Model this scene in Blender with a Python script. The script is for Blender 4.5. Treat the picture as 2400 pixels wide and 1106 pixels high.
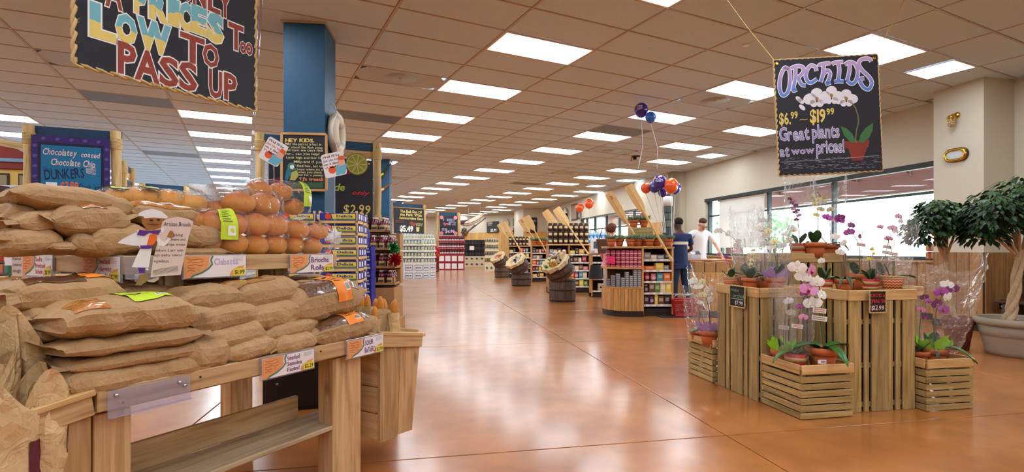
import bpy, math, random
from mathutils import Vector, Matrix, noise
for o in list(bpy.data.objects):
 bpy.data.objects.remove(o)
SC = bpy.context.scene
COL = SC.collection
PI = math.pi
rnd = random.Random(11)
V = Vector
# ------------------------------------------------------------------ camera
F, HZ, CXP, EYE, CEIL = 1225.0, 583.0, 1200.0, 1.17, 3.587
cam = bpy.data.cameras.new('camera')
cam.sensor_width = 36
cam.lens = 36 * F / 2400
cam.shift_y = (HZ - 553) / 2400
cam.clip_start = .05
cam.clip_end = 300
camo = bpy.data.objects.new('camera', cam)
COL.objects.link(camo)
camo.location = (0, 0, EYE)
camo.rotation_euler = (PI / 2, 0, 0)
SC.camera = camo
# ------------------------------------------------------------------ world, exposure
SC.view_settings.view_transform = 'Standard'
SC.view_settings.look = 'None'
SC.view_settings.exposure = .76
SC.view_settings.gamma = 1
SC.view_settings.use_curve_mapping = False
W = bpy.data.worlds.new('sky')
SC.world = W
W.use_nodes = True
bg = W.node_tree.nodes['Background']
bg.inputs[0].default_value = (.86, .94, 1, 1)
bg.inputs[1].default_value = 8.5
PANEL = 8.5          # glow of the ceiling light panels
SC.cycles.adaptive_threshold = .015
SC.cycles.max_bounces = 8
SC.cycles.diffuse_bounces = 4
SC.cycles.glossy_bounces = 3
SC.cycles.transmission_bounces = 4
SC.cycles.transparent_max_bounces = 14
SC.cycles.sample_clamp_indirect = 6
SC.cycles.caustics_reflective = False
SC.cycles.caustics_refractive = False
# ------------------------------------------------------------------ measuring helpers
def P(x, y, Y):
 """the point that a sight line meets at distance Y"""
 return V(((x - CXP) / F * Y, Y, EYE - (y - HZ) / F * Y))
def G(x, y, z=0.0):
 return P(x, y, (EYE - z) * F / (y - HZ))
YAW = math.radians(11)
SN, SD = V((math.cos(YAW), math.sin(YAW), 0)), V((-math.sin(YAW), math.cos(YAW), 0))
def S(a, b, z=0.0):
 """store frame: a across, b along the window wall"""
 return SN * a + SD * b + V((0, 0, z))
GA = math.radians(26.95)
GU, GV = V((math.cos(GA), math.sin(GA), 0)), V((-math.sin(GA), math.cos(GA), 0))
U0, V0 = 2.568, 5.202
def T(i, j, z=0.0):
 """ceiling grid frame, in panels"""
 return GU * (U0 + 1.22 * i) + GV * (V0 + .61 * j) + V((0, 0, z))
# ------------------------------------------------------------------ colour and materials
def lin(c):
 return tuple((x / 12.92 if x <= .04045 else ((x + .055) / 1.055) ** 2.4) for x in [k / 255 for k in c])
MATS = {}
def base_mat(name):
 m = bpy.data.materials.new(name)
 m.use_nodes = True
 return m, m.node_tree.nodes, m.node_tree.links, m.node_tree.nodes['Principled BSDF']
def mat(c, rough=.6, metal=0, spec=.4, emit=0, coat=0, var=0.0, bump=0.0, bs=60, alpha=1.0, sss=0, name=None):
 """plain colour; var mottles it, bump roughens it"""
 key = (tuple(c), rough, metal, spec, emit, coat, var, bump, bs, alpha, sss)
 if key in MATS:
  return MATS[key]
 m, N, L, b = base_mat(name or 'paint_%d_%d_%d' % tuple(c))
 col = lin(c)
 b.inputs['Base Color'].default_value = (*col, 1)
 b.inputs['Roughness'].default_value = rough
 b.inputs['Metallic'].default_value = metal
 b.inputs['Specular IOR Level'].default_value = spec
 b.inputs['Coat Weight'].default_value = coat
 if emit:
  b.inputs['Emission Color'].default_value = (*col, 1)
  b.inputs['Emission Strength'].default_value = emit
 if alpha < 1:
  b.inputs['Alpha'].default_value = alpha
 if sss:
  b.inputs['Subsurface Weight'].default_value = sss
  b.inputs['Subsurface Scale'].default_value = .02
 if var or bump:
  tc = N.new('ShaderNodeTexCoord')
  nz = N.new('ShaderNodeTexNoise')
  nz.inputs['Scale'].default_value = bs
  nz.inputs['Detail'].default_value = 4
  L.new(tc.outputs['Object'], nz.inputs['Vector'])
  if var:
   mx = N.new('ShaderNodeMix')
   mx.data_type = 'RGBA'
   mx.inputs[6].default_value = (*[max(0, x * (1 - var)) for x in col], 1)
   mx.inputs[7].default_value = (*[min(1, x * (1 + var)) for x in col], 1)
   L.new(nz.outputs['Fac'], mx.inputs[0])
   L.new(mx.outputs[2], b.inputs['Base Color'])
  if bump:
   bp = N.new('ShaderNodeBump')
   bp.inputs['Strength'].default_value = bump
   bp.inputs['Distance'].default_value = .01
   L.new(nz.outputs['Fac'], bp.inputs['Height'])
   L.new(bp.outputs['Normal'], b.inputs['Normal'])
 MATS[key] = m
 return m
def ramp(N, stops):
 r = N.new('ShaderNodeValToRGB')
 e = r.color_ramp.elements
 while len(e) > 1:
  e.remove(e[-1])
 e[0].position = stops[0][0]
 e[0].color = (*stops[0][1], 1)
 for p, c in stops[1:]:
  k = e.new(p)
  k.color = (*c, 1)
 return r
def wood(name, c0, c1, c2, rough=.55, axis='X', knots=.5, scale=1.0):
 m, N, L, b = base_mat(name)
 tc = N.new('ShaderNodeTexCoord')
 oi = N.new('ShaderNodeObjectInfo')
 ad = N.new('ShaderNodeVectorMath')
 ad.operation = 'ADD'
 mul = N.new('ShaderNodeMath')
 mul.operation = 'MULTIPLY'
 mul.inputs[1].default_value = 37.0
 L.new(oi.outputs['Random'], mul.inputs[0])
 L.new(tc.outputs['Object'], ad.inputs[0])
 L.new(mul.outputs[0], ad.inputs[1])
 mp = N.new('ShaderNodeMapping')
 s = [22 * scale] * 3
 s['XYZ'.index(axis)] = 1.6 * scale
 mp.inputs['Scale'].default_value = s
 L.new(ad.outputs[0], mp.inputs['Vector'])
 nz = N.new('ShaderNodeTexNoise')
 nz.inputs['Scale'].default_value = 1.6
 nz.inputs['Detail'].default_value = 5
 nz.inputs['Distortion'].default_value = .6
 L.new(mp.outputs[0], nz.inputs['Vector'])
 r = ramp(N, [(.28, lin(c0)), (.5, lin(c1)), (.75, lin(c2))])
 L.new(nz.outputs['Fac'], r.inputs[0])
 # knots
 mp2 = N.new('ShaderNodeMapping')
 s = [9.0 * scale] * 3
 s['XYZ'.index(axis)] = 4.0 * scale
 mp2.inputs['Scale'].default_value = s
 L.new(ad.outputs[0], mp2.inputs['Vector'])
 vo = N.new('ShaderNodeTexVoronoi')
 vo.inputs['Scale'].default_value = .8
 L.new(mp2.outputs[0], vo.inputs['Vector'])
 kr = ramp(N, [(.05, (1, 1, 1)), (.16, (0, 0, 0))])
 L.new(vo.outputs['Distance'], kr.inputs[0])
 kf = N.new('ShaderNodeMath')
 kf.operation = 'MULTIPLY'
 kf.inputs[1].default_value = knots
 L.new(kr.outputs[0], kf.inputs[0])
 mx = N.new('ShaderNodeMix')
 mx.data_type = 'RGBA'
 mx.inputs[7].default_value = (*[x * .35 for x in lin(c0)], 1)
 L.new(kf.outputs[0], mx.inputs[0])
 L.new(r.outputs[0], mx.inputs[6])
 # board to board difference
 hs = N.new('ShaderNodeHueSaturation')
 mr = N.new('ShaderNodeMapRange')
 mr.inputs['To Min'].default_value = .8
 mr.inputs['To Max'].default_value = 1.15
 L.new(oi.outputs['Random'], mr.inputs['Value'])
 L.new(mr.outputs[0], hs.inputs['Value'])
 L.new(mx.outputs[2], hs.inputs['Color'])
 L.new(hs.outputs[0], b.inputs['Base Color'])
 b.inputs['Roughness'].default_value = rough
 bp = N.new('ShaderNodeBump')
 bp.inputs['Strength'].default_value = .15
 bp.inputs['Distance'].default_value = .004
 L.new(nz.outputs['Fac'], bp.inputs['Height'])
 L.new(bp.outputs['Normal'], b.inputs['Normal'])
 return m
def clear_mat(name, tint=(1, 1, 1), gloss=.12, rough=.08, bump=.6, bs=14, haze=.06):
 """thin clear film: lets light through, shines where it creases"""
 m, N, L, b = base_mat(name)
 out = N['Material Output']
 tr = N.new('ShaderNodeBsdfTransparent')
 tr.inputs[0].default_value = (*tint, 1)
 gl = N.new('ShaderNodeBsdfGlossy')
 gl.inputs['Roughness'].default_value = rough
 df = N.new('ShaderNodeBsdfDiffuse')
 df.inputs[0].default_value = (.85, .88, .92, 1)
 tc = N.new('ShaderNodeTexCoord')
 nz = N.new('ShaderNodeTexNoise')
 nz.inputs['Scale'].default_value = bs
 nz.inputs['Detail'].default_value = 3
 nz.inputs['Distortion'].default_value = 1.2
 L.new(tc.outputs['Object'], nz.inputs['Vector'])
 bp = N.new('ShaderNodeBump')
 bp.inputs['Strength'].default_value = bump
 bp.inputs['Distance'].default_value = .03
 L.new(nz.outputs['Fac'], bp.inputs['Height'])
 fr = N.new('ShaderNodeLayerWeight')
 for k in (gl, fr):
  L.new(bp.outputs[0], k.inputs['Normal'])
 pw = N.new('ShaderNodeMath')
 pw.operation = 'POWER'
 pw.inputs[1].default_value = 3.5
 L.new(fr.outputs['Facing'], pw.inputs[0])
 ma = N.new('ShaderNodeMath')
 ma.operation = 'MULTIPLY_ADD'
 ma.use_clamp = True
 ma.inputs[1].default_value = .55
 ma.inputs[2].default_value = gloss
 L.new(pw.outputs[0], ma.inputs[0])
 m1 = N.new('ShaderNodeMixShader')
 m1.inputs[0].default_value = haze
 L.new(tr.outputs[0], m1.inputs[1])
 L.new(df.outputs[0], m1.inputs[2])
 m2 = N.new('ShaderNodeMixShader')
 L.new(ma.outputs[0], m2.inputs[0])
 L.new(m1.outputs[0], m2.inputs[1])
 L.new(gl.outputs[0], m2.inputs[2])
 L.new(m2.outputs[0], out.inputs['Surface'])
 return m
# ------------------------------------------------------------------ mesh collector
class MB:
 def __init__(s):
  s.v, s.f, s.mi, s.sm = [], [], [], []
 def add(s, vs, fs, m=0, smooth=False, M=None):
  k = len(s.v)
  s.v += [(M @ V(p)) for p in vs] if M is not None else [V(p) for p in vs]
  for f in fs:
   s.f.append([i + k for i in f])
   s.mi.append(m)
   s.sm.append(smooth)
  return s
 def box(s, x0, x1, y0, y1, z0, z1, m=0, ch=0.0, M=None):
  X, Y, Z = (x0, x1), (y0, y1), (z0, z1)
  if not ch:
   vs = [(X[i & 1], Y[i >> 1 & 1], Z[i >> 2]) for i in range(8)]
   return s.add(vs, [(0, 2, 3, 1), (4, 5, 7, 6), (0, 1, 5, 4), (2, 6, 7, 3), (0, 4, 6, 2), (1, 3, 7, 5)], m, False, M)
  vs, c = [], (ch, ch, ch)
  for i in range(8):
   q = [i & 1, i >> 1 & 1, i >> 2]
   p = [X[q[0]], Y[q[1]], Z[q[2]]]
   for ax in range(3):          # vertex on the face across axis ax
    w = list(p)
    for o in range(3):
     if o != ax:
      w[o] += ch if q[o] == 0 else -ch
    vs.append(w)
  I = lambda i, ax: i * 3 + ax
  fs = []
  for ax in range(3):
   o1, o2 = [(1, 2), (2, 0), (0, 1)][ax]
   for side in (0, 1):
    b0 = side << ax
    q = [b0, b0 | 1 << o1, b0 | 1 << o1 | 1 << o2, b0 | 1 << o2]
    if side == 0:
     q.reverse()
    fs.append([I(i, ax) for i in q])
  for ax in range(3):              # edges along ax
   o1, o2 = [(1, 2), (2, 0), (0, 1)][ax]
   for s1 in (0, 1):
    for s2 in (0, 1):
     i = s1 << o1 | s2 << o2
     j = i | 1 << ax
     q = [I(i, o1), I(j, o1), I(j, o2), I(i, o2)]
     if s1 != s2:
      q.reverse()
     if True:
      fs.append(q)
  for i in range(8):
   q = [I(i, 0), I(i, 1), I(i, 2)]
   fs.append(q)
  return s.add(vs, fs, m, False, M)
 def tube(s, pts, r, n=8, m=0, caps=True, smooth=True, M=None):
  pts = [V(p) for p in pts]
  rs = r if isinstance(r, (list, tuple)) else [r] * len(pts)
  vs, fs = [], []
  up = None
  for i, p in enumerate(pts):
   d = (pts[min(i + 1, len(pts) - 1)] - pts[max(i - 1, 0)])
   d = d.normalized() if d.length > 1e-9 else V((0, 0, 1))
   if up is None:
    up = d.orthogonal().normalized()
   up = (up - d * up.dot(d))
   up = up.normalized() if up.length > 1e-6 else d.orthogonal().normalized()
   w = d.cross(up)
   for k in range(n):
    a = 2 * PI * k / n
    vs.append(p + (up * math.cos(a) + w * math.sin(a)) * rs[i])
  for i in range(len(pts) - 1):
   for k in range(n):
    k2 = (k + 1) % n
    fs.append((i * n + k, i * n + k2, i * n + n + k2, i * n + n + k))
  s.add(vs, fs, m, smooth, M)
  if caps:
   e = (len(pts) - 1) * n
   s.add([vs[k] for k in range(n)], [list(range(n))[::-1]], m, False, M)
   s.add([vs[e + k] for k in range(n)], [list(range(n))], m, False, M)
  return s
 def lathe(s, prof, n=24, c=(0, 0, 0), m=0, smooth=True, M=None):
  vs, fs = [], []
  for r, z in prof:
   for k in range(n):
    a = 2 * PI * k / n
    vs.append((c[0] + r * math.cos(a), c[1] + r * math.sin(a), c[2] + z))
  for i in range(len(prof) - 1):
   for k in range(n):
    k2 = (k + 1) % n
    fs.append((i * n + k, i * n + k2, i * n + n + k2, i * n + n + k))
  if prof[0][0] > 1e-6:
   fs.append(list(range(n))[::-1])
  if prof[-1][0] > 1e-6:
   fs.append([(len(prof) - 1) * n + k for k in range(n)])
  return s.add(vs, fs, m, smooth, M)
 def ell(s, c, r, nu=14, nv=9, m=0, M=None, fn=None):
  prof = []
  vs, fs = [], []
  for j in range(nv + 1):
   t = PI * j / nv
   for k in range(nu):
    a = 2 * PI * k / nu
    p = V((math.sin(t) * math.cos(a), math.sin(t) * math.sin(a), -math.cos(t)))
    if fn:
     p = fn(p)
    vs.append((c[0] + r[0] * p.x, c[1] + r[1] * p.y, c[2] + r[2] * p.z))
  for j in range(nv):
   for k in range(nu):
    k2 = (k + 1) % nu
    fs.append((j * nu + k, j * nu + k2, j * nu + nu + k2, j * nu + nu + k))
  return s.add(vs, fs, m, True, M)
 def poly(s, pts, m=0, M=None):
  return s.add(pts, [list(range(len(pts)))], m, False, M)
 def prism(s, p2, z0, z1, m=0, M=None, smooth=False):
  n = len(p2)
  vs = [(x, y, z0) for x, y in p2] + [(x, y, z1) for x, y in p2]
  s.add(vs, [list(range(n))[::-1], list(range(n, 2 * n))], m, False, M)
  k = len(s.v) - 2 * n
  for i in range(n):
   j = (i + 1) % n
   s.f.append([k + i, k + j, k + n + j, k + n + i])
   s.mi.append(m)
   s.sm.append(smooth)
  return s
 def surf(s, fn, nu, nv, m=0, smooth=True, wrap=False, M=None, u0=0, u1=1, v0=0, v1=1):
  vs = [fn(u0 + (u1 - u0) * i / nu, v0 + (v1 - v0) * j / nv) for i in range(nu + 1) for j in range(nv + (0 if wrap else 1))]
  c = nv + (0 if wrap else 1)
  fs = []
  for i in range(nu):
   for j in range(nv):
    j2 = (j + 1) % c
    fs.append((i * c + j, i * c + j2, i * c + c + j2, i * c + c + j))
  return s.add(vs, fs, m, smooth, M)
 def mesh(s, name, mats):
  me = bpy.data.meshes.new(name)
  me.from_pydata([tuple(p) for p in s.v], [], s.f)
  for m in (mats if isinstance(mats, (list, tuple)) else [mats]):
   me.materials.append(m)
  me.polygons.foreach_set('material_index', s.mi)
  me.polygons.foreach_set('use_smooth', s.sm)
  me.update()
  return me
 def build(s, name, mats, parent=None, loc=None):
  return put(name, s.mesh(name, mats), parent, Matrix.Translation(loc) if loc is not None else None)
def put(name, me, parent=None, M=None):
 o = bpy.data.objects.new(name, me)
 COL.objects.link(o)
 if parent:
  o.parent = parent
 if M is not None:
  o.matrix_basis = M
 return o
def tag(o, label=None, cat=None, group=None, kind=None):
 if label: o['label'] = label
 if cat: o['category'] = cat
 if group: o['group'] = group
 if kind: o['kind'] = kind
 return o
def thing(name, label, cat, loc=(0, 0, 0), rz=0.0, group=None):
 o = bpy.data.objects.new(name, None)
 COL.objects.link(o)
 o.empty_display_size = .1
 o.matrix_basis = Matrix.Translation(loc) @ Matrix.Rotation(rz, 4, 'Z')
 return tag(o, label, cat, group)
KIDS = {}
def copy_tree(o, parent=None):
 c = o.copy()
 COL.objects.link(c)
 if parent:
  c.parent = parent
 for ch in kids(o):
  copy_tree(ch, c)
 return c
def kids(o):
 return [x for x in COL.objects if x.parent == o] if o.name not in KIDS else KIDS[o.name]
def freeze(o):
 """remember the parts of a thing that is going to be copied"""
 ks = [x for x in COL.objects if x.parent == o]
 KIDS[o.name] = ks
 for k in ks:
  KIDS[k.name] = [x for x in COL.objects if x.parent == k]
  for q in KIDS[k.name]:
   KIDS[q.name] = []
 return o
def place(proto, used, M, label=None, group=None):
 """the first call moves the proto itself, later ones copy it"""
 o = proto if not used else copy_tree(proto)
 used.append(o)
 o.matrix_basis = M
 if label: o['label'] = label
 if group: o['group'] = group
 return o
def TRS(loc, rz=0, s=1.0, rx=0, ry=0):
 M = Matrix.Translation(loc) @ Matrix.Rotation(rz, 4, 'Z') @ Matrix.Rotation(rx, 4, 'X') @ Matrix.Rotation(ry, 4, 'Y')
 return M @ (Matrix.Diagonal((s, s, s, 1)) if not isinstance(s, (tuple, list)) else Matrix.Diagonal((*s, 1)))
PLK = {}
def plank(parent, name, p0, p1, w, t, up, m, ch=.003):
 """a board from p0 to p1, w wide, t thick across up; its length is its own x axis"""
 p0, p1 = V(p0), V(p1)
 x = (p1 - p0)
 Ln = x.length
 x.normalize()
 z = V(up)
 z = (z - x * z.dot(x)).normalized()
 y = z.cross(x)
 key = (round(Ln, 3), round(w, 4), round(t, 4), m.name, ch)
 if key not in PLK:
  PLK[key] = MB().box(-Ln / 2, Ln / 2, -w / 2, w / 2, -t / 2, t / 2, 0, min(ch, t / 4, w / 4)).mesh(name, m)
 c = (p0 + p1) / 2
 M = Matrix(((x.x, y.x, z.x, c.x), (x.y, y.y, z.y, c.y), (x.z, y.z, z.z, c.z), (0, 0, 0, 1)))
 return put(name, PLK[key], parent, M)
# ------------------------------------------------------------------ lettering (the built-in face, shaped by hand)
GLY = {}
def glyph(ch, bold=0.0):
 k = (ch, bold)
 if k not in GLY:
  cu = bpy.data.curves.new('letter', 'FONT')
  cu.body = ch
  cu.offset = bold
  cu.resolution_u = 2
  cu.fill_mode = 'FRONT'
  ob = bpy.data.objects.new('letter', cu)
  me = bpy.data.meshes.new_from_object(ob)
  vs = [(v.co.x, v.co.y) for v in me.vertices]
  fs = [list(p.vertices) for p in me.polygons]
  bpy.data.objects.remove(ob)
  bpy.data.meshes.remove(me)
  bpy.data.curves.remove(cu)
  x0 = min([v[0] for v in vs] or [0])
  x1 = max([v[0] for v in vs] or [.25])
  GLY[k] = ([(x - x0, y) for x, y in vs], fs, x1 - x0)
 return GLY[k]
def lay(s, bold=0.0, gap=.09, jit=0.0, slant=0.0):
 """2D letters of one line, cap height about .73; returns verts, faces, width"""
 vs, fs, x = [], [], 0.0
 rr = random.Random(s)
 for ch in s:
  if ch == ' ':
   x += .34
   continue
  gv, gf, w = glyph(ch, bold)
  w0 = glyph(ch, 0.0)[2]
  dx = (w0 - w) / 2
  a = rr.uniform(-1, 1) * jit
  dy = rr.uniform(-1, 1) * jit * .4
  k = 1 + rr.uniform(-1, 1) * jit * .8
  b = len(vs)
  for px, py in gv:
   px2, py2 = px * k, py * k
   vs.append((x + dx + px2 - a * py2 + slant * py2, py2 + dy + a * px2))
  fs += [[i + b for i in f] for f in gf]
  x += w0 * k + gap
 return vs, fs, x - gap
def write(mb, s, u, v, w, h, off, m=0, bold=0.0, jit=0.03, slant=0.0, M=None, rot=0.0, arc=0.0, gap=.09):
 """one line into the box (u,v)-(u+w,v+h) of a board whose face looks along -y"""
 vs, fs, ww = lay(s, bold, gap, jit, slant)
 if not vs:
  return
 sx, sy = w / max(ww, .01), h / .73
 ca, sa = math.cos(rot), math.sin(rot)
 out = []
 for x, y in vs:
  X, Y = x * sx, y * sy
  if arc:
   t = X / w * 2 - 1
   Y += arc * (1 - t * t)
  out.append((u + X * ca - Y * sa, -off, v + X * sa + Y * ca))
 mb.add(out, fs, m, False, M)
def flat(mb, pts, off, m=0, M=None):
 """a painted patch on a board whose face looks along -y"""
 mb.poly([(x, -off, z) for x, z in pts], m, M)
def disc(mb, cx, cz, rx, rz, off, m=0, n=18, rot=0, M=None):
 ca, sa = math.cos(rot), math.sin(rot)
 flat(mb, [(cx + rx * math.cos(2 * PI * k / n) * ca - rz * math.sin(2 * PI * k / n) * sa,
               cz + rx * math.cos(2 * PI * k / n) * sa + rz * math.sin(2 * PI * k / n) * ca) for k in range(n)], off, m, M)
def stroke(mb, pts, w, off, m=0, M=None):
 """a painted brush line on a board whose face looks along -y"""
 pts = [V((p[0], p[1])) for p in pts]
 l, r = [], []
 for i, p in enumerate(pts):
  d = pts[min(i + 1, len(pts) - 1)] - pts[max(0, i - 1)]
  d = d.normalized() if d.length > 1e-9 else V((1, 0))
  nn = V((-d.y, d.x)) * (w / 2)
  l.append(p + nn)
  r.append(p - nn)
 vs = [(q.x, -off, q.y) for q in l] + [(q.x, -off, q.y) for q in r]
 n = len(pts)
 mb.add(vs, [(i, i + n, i + n + 1, i + 1) for i in range(n - 1)], m, False, M)
def rope(mb, pts, r=.008, turns=60, m=0, M=None, n=6):
 """a laid rope: three strands twisted round a path"""
 pts = [V(p) for p in pts]
 L = [0]
 for i in range(1, len(pts)):
  L.append(L[-1] + (pts[i] - pts[i - 1]).length)
 tot = L[-1]
 step = r * 1.6
 k = max(2, int(tot / step))
 samp, j = [], 0
 for i in range(k + 1):
  d = tot * i / k
  while j < len(L) - 2 and L[j + 1] < d:
   j += 1
  t = (d - L[j]) / max(1e-9, L[j + 1] - L[j])
  samp.append(pts[j].lerp(pts[j + 1], t))
 for q in range(2):
  out = []
  for i, p in enumerate(samp):
   d = (samp[min(i + 1, k)] - samp[max(0, i - 1)]).normalized()
   a = d.orthogonal().normalized()
   b = d.cross(a)
   ph = i * 1.1 + PI * q
   out.append(p + (a * math.cos(ph) + b * math.sin(ph)) * r * .5)
  mb.tube(out, r * .62, 4, m, False, True, M)
def scrawl(mb, u, v, w, h, rows, off, seed=0, t=.5):
 """hand lettering too small to read: rows of short marks"""
 q = random.Random(seed)
 for i in range(rows):
  x, y = u + w * .06 * (i % 2), v + h * (rows - i - .5) / rows
  while x < u + w * (.97 - .12 * (i % 3 == 2)):
   d = q.uniform(.05, .13) * w
   if q.random() < .85:
    flat(mb, [(x, y - h / rows * t / 2), (min(x + d * .8, u + w), y - h / rows * t / 2), (min(x + d * .8, u + w), y + h / rows * t / 2), (x, y + h / rows * t / 2)], off)
   x += d
ORD = ['nearest', 'second', 'third', 'fourth', 'fifth', 'sixth', 'seventh', 'eighth', 'ninth', 'tenth', 'eleventh', 'twelfth', 'thirteenth', 'fourteenth', 'fifteenth', 'sixteenth']
ORD1 = ['first'] + ORD[1:]
# ================================================================== THE ROOM
m_floor, N, L, b = base_mat('stained_concrete')
tc = N.new('ShaderNodeTexCoord')
n1 = N.new('ShaderNodeTexNoise'); n1.inputs['Scale'].default_value = .9; n1.inputs['Detail'].default_value = 3; n1.inputs['Roughness'].default_value = .6
n2 = N.new('ShaderNodeTexNoise'); n2.inputs['Scale'].default_value = 5; n2.inputs['Detail'].default_value = 2
n3 = N.new('ShaderNodeTexNoise'); n3.inputs['Scale'].default_value = 1.6; n3.inputs['Detail'].default_value = 0
for k in (n1, n2, n3):
 L.new(tc.outputs['Object'], k.inputs['Vector'])
r1 = ramp(N, [(.3, lin((150, 90, 42))), (.5, lin((178, 110, 54))), (.72, lin((196, 128, 68)))])
L.new(n1.outputs['Fac'], r1.inputs[0])
mx = N.new('ShaderNodeMix'); mx.data_type = 'RGBA'; mx.blend_type = 'OVERLAY'; mx.inputs[0].default_value = .35
r2 = ramp(N, [(.3, (.3, .3, .3)), (.7, (.66, .66, .66))])
L.new(n2.outputs['Fac'], r2.inputs[0])
L.new(r1.outputs[0], mx.inputs[6]); L.new(r2.outputs[0], mx.inputs[7])
L.new(mx.outputs[2], b.inputs['Base Color'])
b.inputs['Specular IOR Level'].default_value = .25
rr = N.new('ShaderNodeMapRange'); rr.inputs['To Min'].default_value = .28; rr.inputs['To Max'].default_value = .31
L.new(n3.outputs['Fac'], rr.inputs['Value']); L.new(rr.outputs[0], b.inputs['Roughness'])
b.inputs['Coat Weight'].default_value = .75
b.inputs['Coat Roughness'].default_value = .16
bp = N.new('ShaderNodeBump'); bp.inputs['Strength'].default_value = .03; bp.inputs['Distance'].default_value = .02
L.new(n3.outputs['Fac'], bp.inputs['Height'])
RZ0 = Matrix.Rotation(YAW, 4, 'Z')
m_joint = mat((70, 48, 34), .8)
m_wall = mat((206, 200, 180), .8, bump=.04, bs=200, name='wall_paint')
m_tile = mat((206, 224, 240), .9, var=.05, bump=.25, bs=160, name='ceiling_tile')
m_bar = mat((190, 176, 160), .5)
m_glow = mat((236, 246, 255), .5, emit=PANEL, name='light_panel')
m_dark = mat((26, 22, 22), .6)
m_wains = wood('wainscot', (130, 92, 50), (158, 116, 68), (178, 136, 84), .5, 'Z', .4)
m_pine = wood('pine', (176, 130, 74), (205, 162, 104), (226, 190, 134), .5, 'X', .5)
m_crate = wood('crate_wood', (138, 112, 64), (174, 146, 92), (198, 172, 116), .6, 'X', .45)
m_rim = wood('crate_rim_wood', (182, 140, 84), (212, 172, 112), (226, 192, 136), .55, 'X', .35)
m_cedar = wood('cedar', (170, 132, 88), (206, 168, 118), (226, 194, 148), .55, 'X', .6)
m_grey = wood('weathered_board', (140, 120, 94), (176, 154, 122), (198, 178, 146), .65, 'X', .4)
m_log = wood('peeled_log', (178, 142, 84), (208, 176, 116), (224, 198, 144), .6, 'Z', .3, 1.0)
m_green = mat((38, 66, 62), .35, spec=.5)
m_black = mat((22, 20, 22), .5)
m_white = mat((238, 238, 236), .5)
m_brass = mat((206, 162, 62), .22, 1.0)
m_rope = mat((206, 178, 124), .85, var=.2, bs=300)
m_card = mat((176, 134, 86), .8, var=.06, bs=8)
A0, A1, AF, BK = 8.47, 8.03, 7.93, 15.05     # window wall, its far stretch, the pier, the corner between
def struct(name, mb, m, parent=None, M=None):
 o = mb.build(name, m, parent)
 if M is not None: o.matrix_basis = M
 if not parent: o['kind'] = 'structure'
 return o
# floor: a dark bed and the sawn slabs on it
fl = struct('floor', MB().box(-20, 14, -11, 46, -.3, -.012, 0, M=Matrix.Rotation(YAW, 4, 'Z')), m_joint)
ai = [-18.2, -14.85, -11.5, -8.15, -4.8, -1.42, 1.946, 5.30, 8.65]
bi = [-10.2, -7.0, -3.7, -.4, 2.961, 6.30, 9.50, 12.8, 16.1, 19.4, 22.7, 26.0, 29.3, 32.6, 35.9, 39.2, 42.5]
RZ = Matrix.Rotation(YAW, 4, 'Z')
for i in range(len(ai) - 1):
 for j in range(len(bi) - 1):
  g = .0045
  put('concrete_slab', MB().box(ai[i] + g, ai[i + 1] - g, bi[j] + g, bi[j + 1] - g, -.012, 0, 0, .002).mesh('slab', m_floor), fl, RZ)
# ceiling: tiles in a hung grid
bed = MB().box(-18, 8.72, -10, 42, CEIL + .14, CEIL + .3, 0, 0, RZ0)
ce = struct('ceiling', bed, m_tile)
LIGHTS, VENTS, GRILLES = [], [], []
for i, js in ((0, range(-21, 58, 3)), (3, range(-21, 58, 3)), (-3, range(-21, 58, 3)), (-6, range(-18, 58, 3)), (-9, range(-12, 46, 3)), (-12, range(0, 40, 3))):
 for j in js: LIGHTS.append((i, j, 1.0))
for j in (3, 6): LIGHTS.append((5, j, 1.0))
for j in range(9, 58, 3): LIGHTS.append((6, j, 1.0))
for j in range(21, 58, 3): LIGHTS.append((9 if j > 38 else 8, j, 1.0))
for i, j in ((4.5, -3), (6.5, 7), (7.5, 15), (7.5, 18)): LIGHTS.append((i, j, .5))
VENTS = [(-1, 3), (3.5, 1), (4.5, 8), (1, 11), (-4, 5), (-2, 14), (5, 14), (1, 20)]
GRILLES = [(-1, 7), (-4, 8), (3, 5), (5, 19), (-4, 17)]
def inside(p, pad=0.0):
 a, bb = p.dot(SN), p.dot(SD)
 lim = A0 if bb < BK else A1
 return a < lim + pad and -9.6 < bb < 42 and a > -17.5
taken = {}
for i, j, w in LIGHTS: taken[(math.floor(i), j)] = (i, w)
for i, j in VENTS + GRILLES: taken[(math.floor(i), j)] = (math.floor(i), 1.0 if i == int(i) else 1.0)
def panel_mesh(w):
 return MB().box(.016, 1.22 * w - .016, .016, .594, 0, .016, 0, .004).mesh('ceiling_panel', m_tile)
pm, ph = panel_mesh(1.0), panel_mesh(.5)
RG = Matrix.Rotation(GA, 4, 'Z')
cells = []
for i in range(-18, 13):
 for j in range(-24, 66):
  c = T(i + .5, j + .5)
  if inside(c, .35):
   near = -c.y if c.y < 1.6 else 1.0 / c.y
   cells.append((c.y if c.y > 1.2 and abs(c.x) < c.y * 1.05 + .8 else 90 - c.y, i, j))
cells.sort()
rest, nsep = MB(), 0
for d, i, j in cells:
 t = taken.get((i, j))
 if t and t[1] == 1.0: continue
 halves = [(i, pm)] if not t else [(i + (0 if t[0] > i else .5), ph)]
 for ii, me in halves:
  if nsep < 298:
   put('ceiling_panel', me, ce, Matrix.Translation(T(ii, j, CEIL + .004)) @ RG)
   nsep += 1
  else:
   rest.box(.016, (1.22 if me is pm else .61) - .016, .016, .594, 0, .016, 0, 0, Matrix.Translation(T(ii, j, CEIL + .004)) @ RG)
rest.build('far_ceiling_panel', m_tile, ce)['kind'] = 'stuff'
grid = MB()
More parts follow.
